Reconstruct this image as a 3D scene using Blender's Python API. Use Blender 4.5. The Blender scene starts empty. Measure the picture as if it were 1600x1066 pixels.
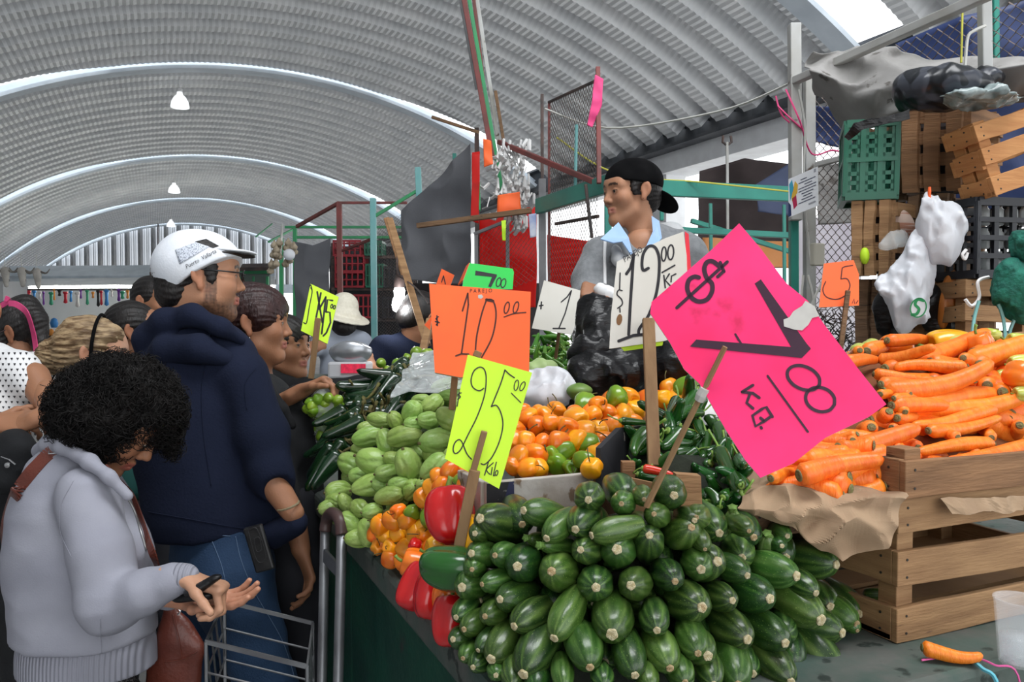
import bpy, bmesh, math, random
import numpy as np
from mathutils import Vector, Matrix, Euler, noise as mnoise

random.seed(7)
rng = np.random.default_rng(7)
SC = bpy.context.scene
COL = SC.collection
# ---------------------------------------------------------------- camera
FPX, YAW, PIT, EYE = 1256.0, 0.42, -0.028, 1.55
CF = np.array([math.sin(YAW)*math.cos(PIT), math.cos(YAW)*math.cos(PIT), math.sin(PIT)])
CR = np.array([math.cos(YAW), -math.sin(YAW), 0.0])
CU = np.cross(CR, CF)
cam_data = bpy.data.cameras.new('camera')
cam_data.sensor_width = 36.0
cam_data.lens = 36.0*FPX/1600.0
cam_data.clip_end = 500
cam_data.dof.use_dof = False
cam = bpy.data.objects.new('camera', cam_data)
COL.objects.link(cam)
cam.matrix_world = Matrix(((CR[0], CU[0], -CF[0], 0), (CR[1], CU[1], -CF[1], 0), (CR[2], CU[2], -CF[2], EYE), (0, 0, 0, 1)))
SC.camera = cam
# ---------------------------------------------------------------- world, lights, exposure
SC.view_settings.view_transform = 'Standard'
SC.view_settings.look = 'None'
SC.view_settings.gamma = 1.0
SC.view_settings.use_curve_mapping = False
SC.view_settings.exposure = 0.22
world = bpy.data.worlds.new('overcast_sky')
SC.world = world
world.use_nodes = True
wb = world.node_tree.nodes['Background']
wb.inputs['Color'].default_value = (0.965, 0.985, 1.0, 1)
wb.inputs['Strength'].default_value = 2.1

def area_light(name, loc, target, sx, sy, power, col=(1, 1, 1)):
    l = bpy.data.lights.new(name, 'AREA')
    l.shape = 'RECTANGLE'
    l.size, l.size_y, l.energy, l.color = sx, sy, power, col
    o = bpy.data.objects.new(name, l)
    COL.objects.link(o)
    o.location = loc
    o.rotation_euler = (Vector(target)-Vector(loc)).to_track_quat('-Z', 'Y').to_euler()
    return o
# added soft fill light, hung under the closed roof above the camera
area_light('overhead_fill', (1.2, 0.3, 5.9), (1.4, 1.6, 1.0), 4.0, 1.6, 210, (0.96, 0.98, 1.0))



def P(x, y, d):
    """pixel of the 1600x1066 photograph + depth in metres -> world point"""
    v = CF + CR*((x-800)/FPX) + CU*((533-y)/FPX)
    return np.array([0, 0, EYE]) + d*v

def PZ(x, y, z):
    v = CF + CR*((x-800)/FPX) + CU*((533-y)/FPX)
    return np.array([0, 0, EYE]) + v*((z-EYE)/v[2])

def V(a):
    return Vector((float(a[0]), float(a[1]), float(a[2])))

def zone(x, y, x0, x1, y0, y1, cols=('far left', 'left of centre', 'right of centre', 'far right'), rows=('top', 'upper', 'lower', 'bottom')):
    i = min(len(cols)-1, max(0, int((x-x0)/(x1-x0)*len(cols)))); j = min(len(rows)-1, max(0, int((y-y0)/(y1-y0)*len(rows))))
    return '%s rows, %s' % (rows[j], cols[i])

def nrm(a):
    a = np.asarray(a, float)
    return a/(np.linalg.norm(a)+1e-12)

# ---------------------------------------------------------------- tagging
def tag(o, label=None, cat=None, group=None, kind=None):
    if label: o['label'] = label
    if cat: o['category'] = cat
    if group: o['group'] = group
    if kind: o['kind'] = kind
    return o

def empty(name, loc=(0, 0, 0), label=None, cat=None, group=None):
    o = bpy.data.objects.new(name, None)
    COL.objects.link(o)
    o.empty_display_size = 0.05
    o.location = V(loc)
    return tag(o, label, cat, group)

def link(name, me, mat=None, parent=None, loc=None):
    o = bpy.data.objects.new(name, me)
    COL.objects.link(o)
    if mat is not None and len(me.materials) == 0:
        for m in (mat if isinstance(mat, (list, tuple)) else [mat]):
            me.materials.append(m)
    if loc is not None:
        o.location = V(loc)
    if parent is not None:
        o.parent = parent
        # shapes are in world coordinates when loc is None: undo the parent's offset
        if loc is None:
            bpy_m = parent_world(parent)
            o.matrix_parent_inverse = bpy_m.inverted()
    return o

def parent_world(p):
    m = p.matrix_basis.copy()
    q = p
    while q.parent is not None:
        m = q.parent.matrix_basis @ (q.matrix_parent_inverse @ m) if q.parent else m
        q = q.parent
    return m

def copy_tree(o, parent=None):
    c = o.copy()
    COL.objects.link(c)
    if parent is not None:
        c.parent = parent
        c.matrix_parent_inverse = o.matrix_parent_inverse.copy()
    for ch in list(CH.get(o.name, [])):
        copy_tree(ch, c)
    return c
CH = {}
def child(parent, o):
    CH.setdefault(parent.name, []).append(o)
    return o

# ---------------------------------------------------------------- meshes
class MB:
    """collects vertices and faces; build() links them as one mesh object"""
    def __init__(s):
        s.v = []; s.f = []; s.mi = []; s.m = 0; s.c = []
    def add(s, vs, fs):
        b = len(s.v)
        s.v.extend([tuple(map(float, p)) for p in vs])
        s.f.extend([tuple(i+b for i in f) for f in fs])
        s.mi.extend([s.m]*len(fs))
    def box(s, c, size, rot=None):
        hx, hy, hz = size[0]/2, size[1]/2, size[2]/2
        R = np.eye(3) if rot is None else np.asarray(rot)
        vs = [np.asarray(c)+R@np.array([a*hx, b*hy, d*hz]) for a in (-1, 1) for b in (-1, 1) for d in (-1, 1)]
        s.add(vs, [(0, 1, 3, 2), (4, 6, 7, 5), (0, 4, 5, 1), (2, 3, 7, 6), (0, 2, 6, 4), (1, 5, 7, 3)])
    def bar(s, a, b, w, h=None, up=(0, 0, 1)):
        """rectangular bar from a to b"""
        a = np.asarray(a, float); b = np.asarray(b, float); h = h or w
        z = nrm(b-a); x = np.cross(up, z)
        if np.linalg.norm(x) < 1e-3: x = np.cross((0, 1, 0), z)
        x = nrm(x); y = np.cross(z, x)
        vs = []
        for p in (a, b):
            for (i, j) in ((-1, -1), (1, -1), (1, 1), (-1, 1)):
                vs.append(p+x*i*w/2+y*j*h/2)
        s.add(vs, [(3, 2, 1, 0), (4, 5, 6, 7), (0, 1, 5, 4), (1, 2, 6, 5), (2, 3, 7, 6), (3, 0, 4, 7)])
    def tube(s, pts, r, n=8, cap=True, flat=None):
        pts = [np.asarray(p, float) for p in pts]
        k = len(pts)
        rs = r if isinstance(r, (list, tuple, np.ndarray)) else [r]*k
        t0 = nrm(pts[1]-pts[0])
        x = np.cross((0.13, 0.31, 0.94), t0)
        if np.linalg.norm(x) < 1e-3: x = np.cross((1, 0, 0), t0)
        x = nrm(x); vs = []
        for i in range(k):
            t = nrm(pts[min(i+1, k-1)]-pts[max(i-1, 0)])
            x = nrm(x-t*np.dot(x, t)); y = np.cross(t, x)
            for j in range(n):
                a = 2*math.pi*j/n
                vs.append(pts[i]+(x*math.cos(a)+y*math.sin(a))*rs[i])
        fs = [(i*n+j, i*n+(j+1) % n, (i+1)*n+(j+1) % n, (i+1)*n+j) for i in range(k-1) for j in range(n)]
        if cap:
            fs.append(tuple(range(n))[::-1]); fs.append(tuple((k-1)*n+j for j in range(n)))
        s.add(vs, fs)
    def grid(s, fn, nu, nv, closed_u=False):
        vs = [fn(i/(nu-(0 if closed_u else 1)), j/(nv-1)) for j in range(nv) for i in range(nu)]
        fs = []
        for j in range(nv-1):
            for i in range(nu if closed_u else nu-1):
                i2 = (i+1) % nu
                fs.append((j*nu+i, j*nu+i2, (j+1)*nu+i2, (j+1)*nu+i))
        s.add(vs, fs)
    def lathe(s, prof, n=20, origin=(0, 0, 0), axis=(0, 0, 1), fn=None):
        """prof: list of (r, z)"""
        o = np.asarray(origin, float); z = nrm(axis)
        x = np.cross((0, 1, 0), z)
        if np.linalg.norm(x) < 1e-3: x = np.cross((1, 0, 0), z)
        x = nrm(x); y = np.cross(z, x); vs = []
        for (r, h) in prof:
            for j in range(n):
                a = 2*math.pi*j/n
                rr = r if fn is None else fn(r, h, a)
                vs.append(o+z*h+(x*math.cos(a)+y*math.sin(a))*rr)
        fs = [(i*n+j, i*n+(j+1) % n, (i+1)*n+(j+1) % n, (i+1)*n+j) for i in range(len(prof)-1) for j in range(n)]
        fs.append(tuple(range(n))[::-1]); fs.append(tuple((len(prof)-1)*n+j for j in range(n)))
        s.add(vs, fs)
    def mesh(s, name, smooth=True):
        me = bpy.data.meshes.new(name)
        me.from_pydata(s.v, [], s.f)
        if any(s.mi): me.polygons.foreach_set('material_index', s.mi)
        if smooth: me.polygons.foreach_set('use_smooth', [True]*len(s.f))
        me.update()
        return me
    def build(s, name, mat, parent=None, smooth=False, bevel=0, thick=0, sub=0, loc=None):
        me = s.mesh(name, smooth)
        o = link(name, me, mat, parent, loc)
        if thick:
            m = o.modifiers.new('t', 'SOLIDIFY'); m.thickness = thick; m.offset = 0
        if bevel:
            m = o.modifiers.new('b', 'BEVEL'); m.width = bevel; m.segments = 2; m.limit_method = 'ANGLE'
        if sub:
            m = o.modifiers.new('s', 'SUBSURF'); m.levels = sub; m.render_levels = sub
        return o

def smooth_by_angle(o, ang=0.7):
    try:
        o.data.polygons.foreach_set('use_smooth', [True]*len(o.data.polygons))
        o.data.set_sharp_from_angle(angle=ang)
    except Exception:
        pass
    return o

# ---------------------------------------------------------------- materials
MATS = {}
def mat(name, c1, c2=None, rough=0.6, metal=0.0, scale=8.0, bump=0.0, bscale=None, detail=4.0, coat=0.0,
        stretch=(1, 1, 1), emit=None, estr=0.0, alpha=1.0, trans=0.0, sss=0.0, vcol=False, c3=None, c3scale=40.0, c3t=0.62,
        lo=0.35, hi=0.65, obvar=0.0, spec=0.5, sheen=0.0, ior=1.45, coords='Object', transl=0.0):
    if name in MATS: return MATS[name]
    m = bpy.data.materials.new(name); m.use_nodes = True
    nt = m.node_tree; N = nt.nodes; L = nt.links
    b = N['Principled BSDF']
    b.inputs['Roughness'].default_value = rough
    b.inputs['Metallic'].default_value = metal
    b.inputs['Specular IOR Level'].default_value = spec
    b.inputs['IOR'].default_value = ior
    if coat: b.inputs['Coat Weight'].default_value = coat; b.inputs['Coat Roughness'].default_value = 0.15
    if trans: b.inputs['Transmission Weight'].default_value = trans
    if sss:
        b.inputs['Subsurface Weight'].default_value = sss
        b.inputs['Subsurface Radius'].default_value = (0.012, 0.005, 0.003)
        b.inputs['Subsurface Scale'].default_value = 1.0
    if sheen: b.inputs['Sheen Weight'].default_value = sheen
    if emit: b.inputs['Emission Color'].default_value = (*emit, 1); b.inputs['Emission Strength'].default_value = estr
    b.inputs['Alpha'].default_value = alpha
    tc = N.new('ShaderNodeTexCoord'); mp = N.new('ShaderNodeMapping')
    mp.inputs['Scale'].default_value = stretch
    L.new(tc.outputs[coords], mp.inputs['Vector'])
    def noise_(sc, det=detail):
        n = N.new('ShaderNodeTexNoise'); n.inputs['Scale'].default_value = sc; n.inputs['Detail'].default_value = det
        L.new(mp.outputs[0], n.inputs['Vector']); return n
    def ramp(n, lo_, hi_):
        r = N.new('ShaderNodeMapRange'); r.inputs['From Min'].default_value = lo_; r.inputs['From Max'].default_value = hi_
        L.new(n.outputs['Fac'], r.inputs['Value']); return r
    if vcol:
        a = N.new('ShaderNodeAttribute'); a.attribute_name = 'Col'; src = a.outputs['Color']
        if c2:
            mx = N.new('ShaderNodeMix'); mx.data_type = 'RGBA'; mx.blend_type = 'MULTIPLY'
            r = ramp(noise_(scale), lo, hi); L.new(r.outputs[0], mx.inputs['Factor'])
            L.new(src, mx.inputs['A']); mx.inputs['B'].default_value = (*c2, 1); src = mx.outputs['Result']
    elif c2:
        mx = N.new('ShaderNodeMix'); mx.data_type = 'RGBA'
        r = ramp(noise_(scale), lo, hi); L.new(r.outputs[0], mx.inputs['Factor'])
        mx.inputs['A'].default_value = (*c1, 1); mx.inputs['B'].default_value = (*c2, 1); src = mx.outputs['Result']
    else:
        rg = N.new('ShaderNodeRGB'); rg.outputs[0].default_value = (*c1, 1); src = rg.outputs[0]
    if c3:
        mx = N.new('ShaderNodeMix'); mx.data_type = 'RGBA'
        r = ramp(noise_(c3scale, 5), c3t, c3t+0.05); L.new(r.outputs[0], mx.inputs['Factor'])
        L.new(src, mx.inputs['A']); mx.inputs['B'].default_value = (*c3, 1); src = mx.outputs['Result']
    if obvar:
        oi = N.new('ShaderNodeObjectInfo'); hs = N.new('ShaderNodeHueSaturation')
        r = N.new('ShaderNodeMapRange'); r.inputs['To Min'].default_value = 1-obvar; r.inputs['To Max'].default_value = 1+obvar
        L.new(oi.outputs['Random'], r.inputs['Value']); L.new(r.outputs[0], hs.inputs['Value'])
        r2 = N.new('ShaderNodeMapRange'); r2.inputs['To Min'].default_value = 0.5-obvar*0.07; r2.inputs['To Max'].default_value = 0.5+obvar*0.07
        ml = N.new('ShaderNodeMath'); ml.operation = 'FRACT'; mm = N.new('ShaderNodeMath'); mm.operation = 'MULTIPLY'; mm.inputs[1].default_value = 7.31
        L.new(oi.outputs['Random'], mm.inputs[0]); L.new(mm.outputs[0], ml.inputs[0]); L.new(ml.outputs[0], r2.inputs['Value'])
        L.new(r2.outputs[0], hs.inputs['Hue']); L.new(src, hs.inputs['Color']); src = hs.outputs['Color']
    L.new(src, b.inputs['Base Color'])
    if bump:
        bp = N.new('ShaderNodeBump'); bp.inputs['Strength'].default_value = min(1, bump); bp.inputs['Distance'].default_value = 0.004*max(1, bump)
        L.new(noise_(bscale or scale*3).outputs['Fac'], bp.inputs['Height']); L.new(bp.outputs[0], b.inputs['Normal'])
    if transl:
        tl = N.new('ShaderNodeBsdfTranslucent'); ms = N.new('ShaderNodeMixShader'); ms.inputs[0].default_value = transl
        L.new(src, tl.inputs['Color']); L.new(b.outputs[0], ms.inputs[1]); L.new(tl.outputs[0], ms.inputs[2])
        L.new(ms.outputs[0], N['Material Output'].inputs['Surface'])
    MATS[name] = m
    return m

# ---------------------------------------------------------------- smooth solid modelling (distance field -> one closed mesh)
class Sdf:
    def __init__(s, h=0.005, k=0.02):
        s.h = h; s.k = k; s.pr = []; s.disp = []
    def cone(s, a, b, ra, rb=None, k=None, flat=None, op=1):
        """round cone a->b; flat=(direction, factor<1) squashes it along a direction"""
        s.pr.append(('c', np.asarray(a, float), np.asarray(b, float), ra, ra if rb is None else rb, s.k if k is None else k, flat, op)); return s
    def ball(s, a, r, k=None, op=1):
        return s.cone(a, np.asarray(a, float)+1e-5, r, r, k, None, op)
    def ell(s, c, r, M=None, k=None, op=1):
        s.pr.append(('e', np.asarray(c, float), np.asarray(r, float), np.eye(3) if M is None else np.asarray(M), s.k if k is None else k, op)); return s
    def chain(s, pts, rs, k=None, flat=None):
        for i in range(len(pts)-1): s.cone(pts[i], pts[i+1], rs[i], rs[i+1], k, flat)
        return s
    def _bb(s, p):
        if p[0] == 'c':
            lo = np.minimum(p[1]-p[3], p[2]-p[4]); hi = np.maximum(p[1]+p[3], p[2]+p[4])
        else:
            R = p[2].max(); lo = p[1]-R; hi = p[1]+R
        return lo, hi
    def grid(s):
        h = s.h
        bbs = [s._bb(p) for p in s.pr if p[-1] == 1]
        lo = np.min([b[0] for b in bbs], 0)-4*h-0.012; hi = np.max([b[1] for b in bbs], 0)+4*h+0.012
        n = np.ceil((hi-lo)/h).astype(int)+1
        G = np.full(n, 0.06, np.float32)
        ax = [lo[i]+h*np.arange(n[i]) for i in range(3)]
        for p in s.pr:
            k = p[5] if p[0] == 'c' else p[4]
            op = p[-1]; l, u = s._bb(p); pad = k+2*h+0.004
            i0 = np.maximum(0, np.floor((l-pad-lo)/h).astype(int)); i1 = np.minimum(n, np.ceil((u+pad-lo)/h).astype(int)+1)
            if (i1 <= i0).any(): continue
            X = ax[0][i0[0]:i1[0], None, None]; Y = ax[1][None, i0[1]:i1[1], None]; Z = ax[2][None, None, i0[2]:i1[2]]
            if p[0] == 'c':
                a, b, ra, rb = p[1], p[2], p[3], p[4]
                dx, dy, dz = X-a[0], Y-a[1], Z-a[2]
                ab = b-a; sc = 1.0
                if p[6] is not None:
                    n_ = nrm(p[6][0]); g = 1/p[6][1]-1
                    q = (dx*n_[0]+dy*n_[1]+dz*n_[2])*g
                    dx, dy, dz = dx+q*n_[0], dy+q*n_[1], dz+q*n_[2]
                    ab = ab+n_*np.dot(ab, n_)*g; sc = p[6][1]**0.5
                t = np.clip((dx*ab[0]+dy*ab[1]+dz*ab[2])/(ab@ab+1e-12), 0, 1)
                d = (np.sqrt((dx-t*ab[0])**2+(dy-t*ab[1])**2+(dz-t*ab[2])**2)-(ra+(rb-ra)*t))*sc
            else:
                c, r, M = p[1], p[2], p[3]
                dx, dy, dz = X-c[0], Y-c[1], Z-c[2]
                q = [(dx*M[0][i]+dy*M[1][i]+dz*M[2][i])/r[i] for i in range(3)]
                l2 = np.sqrt(q[0]**2+q[1]**2+q[2]**2)+1e-9
                g2 = np.sqrt((q[0]/r[0])**2+(q[1]/r[1])**2+(q[2]/r[2])**2)+1e-9
                d = l2*(l2-1)/g2
            d = d.astype(np.float32)
            S = G[i0[0]:i1[0], i0[1]:i1[1], i0[2]:i1[2]]
            if op < 0:
                d = -d
                hh = np.maximum(k-np.abs(S-d), 0)/max(k, 1e-6)
                S[...] = np.maximum(S, d)+hh*hh*k*0.25
            else:
                hh = np.maximum(k-np.abs(S-d), 0)/max(k, 1e-6)
                S[...] = np.minimum(S, d)-hh*hh*k*0.25
        for fn in s.disp:
            idx = np.nonzero(np.abs(G) < 0.03)
            pts = np.stack([ax[i][idx[i]] for i in range(3)], 1)
            G[idx] += fn(pts).astype(np.float32)
        return G, lo
    def arrays(s):
        G, lo = s.grid(); h = s.h
        G[G == 0] = 1e-6
        I = G < 0
        a = I[:-1, :-1, :-1]; anyc = np.zeros(a.shape, bool); allc = np.ones(a.shape, bool)
        offs = [(i, j, k) for i in (0, 1) for j in (0, 1) for k in (0, 1)]
        nx, ny, nz = a.shape
        for (i, j, k) in offs:
            q = I[i:i+nx, j:j+ny, k:k+nz]; anyc |= q; allc &= q
        act = anyc & ~allc
        ci = np.nonzero(act); N = len(ci[0])
        vid = np.full(a.shape, -1, np.int32); vid[ci] = np.arange(N)
        val = np.stack([G[ci[0]+i, ci[1]+j, ci[2]+k] for (i, j, k) in offs], 1)
        acc = np.zeros((N, 3)); cnt = np.zeros(N)
        O = np.array(offs, float)
        for p in range(8):
            for q in range(p+1, 8):
                if abs(O[p]-O[q]).sum() != 1: continue
                m = (val[:, p] < 0) != (val[:, q] < 0)
                t = val[m, p]/(val[m, p]-val[m, q])
                acc[m] += O[p]+(O[q]-O[p])*t[:, None]; cnt[m] += 1
        Vv = lo+h*(np.stack(ci, 1)+acc/cnt[:, None])
        quads = []
        for axn in range(3):
            sl0 = [slice(1, -1)]*3; 
            A = I[tuple(slice(0, -1) if q == axn else slice(1, -1) for q in range(3))]
            B = I[tuple(slice(1, None) if q == axn else slice(1, -1) for q in range(3))]
            e = np.nonzero(A != B)
            st = A[e]
            base = [e[q] if q == axn else e[q]+1 for q in range(3)]
            u, w = [(1, 2), (2, 0), (0, 1)][axn]
            def cell(du, dw):
                c = [base[0].copy(), base[1].copy(), base[2].copy()]; c[u] = c[u]-du; c[w] = c[w]-dw
                return vid[c[0], c[1], c[2]]
            Q = np.stack([cell(1, 1), cell(0, 1), cell(0, 0), cell(1, 0)], 1)
            Q[~st] = Q[~st][:, ::-1]
            quads.append(Q)
        Q = np.concatenate(quads); Q = Q[(Q >= 0).all(1)]
        return Vv, Q

def mesh_arrays(name, Vv, Q, cols=None, mids=None):
    me = bpy.data.meshes.new(name)
    me.vertices.add(len(Vv)); me.vertices.foreach_set('co', np.asarray(Vv, np.float32).ravel())
    me.loops.add(len(Q)*4); me.loops.foreach_set('vertex_index', Q.ravel().astype(np.int32))
    me.polygons.add(len(Q)); me.polygons.foreach_set('loop_start', np.arange(0, len(Q)*4, 4, dtype=np.int32))
    me.polygons.foreach_set('loop_total', np.full(len(Q), 4, np.int32))
    me.polygons.foreach_set('use_smooth', np.ones(len(Q), bool))
    if cols is not None:
        at = me.color_attributes.new('Col', 'FLOAT_COLOR', 'POINT')
        c4 = np.ones((len(Vv), 4), np.float32); c4[:, :3] = cols
        at.data.foreach_set('color', c4.ravel())
    me.update(calc_edges=True); me.validate()
    return me

def sdf_obj(name, sds, mat_, parent=None, colfn=None):
    """one mesh from one or several fields"""
    vs, qs, cs = [], [], []; n = 0
    for i, s in enumerate(sds if isinstance(sds, (list, tuple)) else [sds]):
        v, q = s.arrays(); vs.append(v); qs.append(q+n); n += len(v)
        if colfn is not None: cs.append(colfn(v))
    me = mesh_arrays(name, np.concatenate(vs), np.concatenate(qs), np.concatenate(cs) if cs else None)
    return link(name, me, mat_, parent)

def wob(pts, f, seed=0):
    """cheap smooth noise in [-1,1] from a sum of sines"""
    r = np.random.default_rng(seed); o = np.zeros(len(pts))
    for i in range(6):
        w = r.normal(size=3); w = w/np.linalg.norm(w)*f*(0.6+0.9*r.random())
        w2 = r.normal(size=3); w2 = w2/np.linalg.norm(w2)*f*0.7
        o += np.sin(pts@w+r.random()*6.3+1.3*np.sin(pts@w2+r.random()*6))
    return o/4.0

# ================================================================ THE HALL (setting)
VR, VX, VZ = 10.5, 1.96, EYE-5.54        # vault radius and centre line
BAY0, BAY = 16.07, 9.15
THM = math.asin(5.94/VR)                  # angle of the right eaves; the left side comes lower
THL = 0.80
ARCH_Y = [BAY0+BAY*k for k in range(-2, 4)]
M_roof = mat('galvanised_sheet', (0.68, 0.70, 0.72), (0.80, 0.81, 0.82), rough=0.5, metal=0.25, scale=1.6, detail=6, bump=0.15, bscale=60)
M_white_paint = mat('white_paint', (0.62, 0.69, 0.76), (0.52, 0.59, 0.66), rough=0.5, scale=3)
M_dark_steel = mat('dark_steel', (0.045, 0.05, 0.06), (0.10, 0.105, 0.115), rough=0.55, metal=0.3, scale=3)
M_concrete = mat('pale_concrete', (0.84, 0.86, 0.88), (0.76, 0.77, 0.79), rough=0.85, scale=4, bump=0.2)
M_floor = mat('floor_concrete', (0.20, 0.20, 0.205), (0.28, 0.275, 0.27), rough=0.75, scale=2.5, detail=8, bump=0.3, bscale=30)

fl = MB(); fl.add([(-14, -8, 0), (22, -8, 0), (22, 60, 0), (-14, 60, 0), (-14, -8, -.2), (22, -8, -.2), (22, 60, -.2), (-14, 60, -.2)],
                  [(0, 1, 2, 3), (7, 6, 5, 4), (0, 4, 5, 1), (1, 5, 6, 2), (2, 6, 7, 3), (3, 7, 4, 0)])
tag(fl.build('floor', M_floor), kind='structure')

og = MB(); og.box((48, 20, -0.08), (80, 160, 0.2)); tag(og.build('floor_bounce', mat('bounce_ground', (0.55, 0.54, 0.52), (0.62, 0.61, 0.6), rough=.9, scale=.5)), kind='structure')  # pale ground added to bounce daylight up onto the roof
def vault_pt(th, y, r=VR):
    return (VX+r*math.sin(th), y, VZ+r*math.cos(th))
# curved self-supporting roof sheets: big ribs across, fine crimps along each rib
def roof_bay(y0, y1, gap):
    mb = MB(); nrib = round((y1-y0)/0.61); nth = 300
    prof = [(0.0, 0), (0.22, 0), (0.34, 0.15), (0.40, 0.20), (0.62, 0.20), (0.68, 0.15), (0.80, 0), (0.999, 0)]
    ys = []
    for i in range(nrib):
        for (t, hh) in prof: ys.append((y0+(i+t)*(y1-y0)/nrib, hh))
    def g(th):
        a = abs(th)/THM
        return gap*(min(1, max(0, (a-0.36)/0.4)) if th > 0 else 0.6*math.sin(min(3.1416, max(0, (a-0.42)*4.2))))
    vs = []
    for j in range(nth+1):
        th = -THL+(THM+THL)*j/nth
        crimp = 0.006*(1 if j % 2 else -1)
        ye = y1-g(th)
        for (yy, hh) in ys:
            vs.append(vault_pt(th, min(yy, ye), VR-0.17+hh+(crimp if hh > 0.1 or True else 0)))
    n = len(ys)
    fs = [(j*n+i, (j+1)*n+i, (j+1)*n+i+1, j*n+i+1) for j in range(nth) for i in range(n-1)]
    mb.add(vs, fs)
    o = mb.build('ceiling', M_roof, smooth=False, thick=0.004)
    return tag(o, kind='structure')
bays = [-3.0]+ARCH_Y
for i in range(len(ARCH_Y)):
    y0 = ARCH_Y[i-1]+0.35 if i else -6.0
    roof_bay(y0, ARCH_Y[i]-0.05, 0.55)
# painted arches between the bays
for k, y in enumerate(ARCH_Y):
    mb = MB()
    def fn(u, v, y=y):
        th = -THL+(THM+THL)*u
        pr = [(0, -0.20), (0, -0.26), (0.30, -0.26), (0.30, -0.02), (0.36, -0.02)]
        q = pr[int(round(v*4))]
        return vault_pt(th, y+q[0]-0.0, VR+q[1])
    mb.grid(fn, 90, 5)
    tag(mb.build('trim_%d' % (k+1), M_white_paint, thick=0.01), kind='structure')
# eave beams on both sides + pale ring beam outside
ZE = VZ+VR*math.cos(THM)
for side, nm in ((1, 'right'), (-1, 'left')):
    X = VX+5.94 if side > 0 else VX-VR*math.sin(THL)
    ZE = VZ+VR*math.cos(THM if side > 0 else THL)
    mb = MB()
    mb.box((X+side*0.05, 20, ZE-0.06), (0.10, 54, 0.46)); mb.box((X-side*0.03, 20, ZE-0.29), (0.26, 54, 0.05)); mb.box((X-side*0.03, 20, ZE+0.16), (0.26, 54, 0.04))
    for i in range(90): mb.box((X-side*0.012, -6+i*0.6, ZE-0.04), (0.03, 0.03, 0.03))
    tag(mb.build('trim_%s' % nm, M_dark_steel), kind='structure')
    mb = MB(); mb.box((X+side*0.42, 20, ZE-0.42), (0.6, 54, 0.42))
    for y in [-2+5.2*i for i in range(10)]:
        mb.box((X+side*0.42, y+3.5, (ZE-0.6)/2), (0.4, 0.5, ZE-0.6))
    tag(mb.build('wall_%s' % nm, M_concrete), kind='structure')
mb = MB(); mb.box((VX-VR*math.sin(THL)-.6, 20, 1.6), (.2, 54, 3.2))  # wall added to block daylight from the open left side
tag(mb.build('wall_light_block', mat('light_block_grey', (0.30, 0.31, 0.33), (0.42, 0.43, 0.45), rough=.8, scale=.8)), kind='structure')
# end wall: tall ribbed sheets, white with a daylight glow put into the material, and grey, above a beam
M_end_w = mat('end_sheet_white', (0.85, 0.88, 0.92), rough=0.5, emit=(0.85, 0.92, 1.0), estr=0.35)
M_end_g = mat('end_sheet_grey', (0.40, 0.41, 0.43), (0.5, 0.5, 0.5), rough=0.5, metal=0.2, scale=2)
YW = ARCH_Y[-1]+0.6
mb = MB(); zb = 3.35; x0 = VX-7.5; nst = 68
for i in range(nst):
    xa = x0+i*13.4/nst; xb = xa+13.4/nst
    def top(x): return VZ+math.sqrt(max(0, VR*VR-(x-VX)**2))-0.1
    w = xb-xa; pat = [(0, 0), (0.35, 0), (0.45, -0.12), (0.85, -0.12), (1.0, 0)]
    mb.m = [0, 1, 0, 0, 1, 0, 1][i % 7]
    for (a, da), (b, db) in zip(pat[:-1], pat[1:]):
        xa2, xb2 = xa+a*w, xa+b*w
        mb.m = 1 if (da != db or (i % 3 == 1)) else 0
        mb.add([(xa2, YW+da, zb), (xb2, YW+db, zb), (xb2, YW+db, top(xb2)), (xa2, YW+da, top(xa2))], [(0, 1, 2, 3)])
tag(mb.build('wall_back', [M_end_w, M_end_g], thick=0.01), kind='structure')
mb = MB(); mb.box((VX-.8, YW-0.1, zb-0.22), (15, 0.3, 0.45))
tag(mb.build('trim_back', M_white_paint), kind='structure')
# pendant lamps on the centre line
M_lamp = mat('frosted_shade', (0.9, 0.92, 0.93), rough=0.35, emit=(0.95, 0.98, 1), estr=0.8)
M_wire = mat('white_wire', (0.8, 0.8, 0.8), rough=0.6)
def lamp(px, py, d, top_py, label):
    c = P(px, py, d); e = empty('pendant_lamp', c, label, 'lamp', 'white pendant lamps under the vault')
    mb = MB(); mb.lathe([(0.14, -0.20), (0.17, -0.20), (0.175, -0.185), (0.155, -0.08), (0.11, 0.0), (0.06, 0.05), (0.05, 0.10)], 24, c)
    mb.build('lamp_shade', M_lamp, e, smooth=True)
    mb = MB(); mb.lathe([(0.05, 0.08), (0.055, 0.16), (0.02, 0.18)], 12, c); mb.build('socket', M_wire, e, smooth=True)
    t = P(px-2, top_py, d)
    mb = MB(); mb.tube([c+np.array([0, 0, .15]), t], 0.012, 6)
    mb.tube([t, t+np.array([-0.25, 0, -.16]), t+np.array([-0.50, 0, -.02])], 0.010, 5)
    mb.build('cable', M_wire, e)
lamp(281, 152, 15.6, 66, 'nearest and largest white pendant lamp hanging under the vault')
lamp(272, 291, 24.5, 236, 'middle white pendant lamp under the vault, between the near and far ones')
lamp(267, 347, 33.5, 306, 'farthest small white pendant lamp above the white cap')
# grooved gutter seam along the ridge
mb = MB(); mb.box((VX-2.0-0.0, 20, VZ+math.sqrt(VR**2-4)-0.22), (0.05, 50, 0.05))

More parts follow.
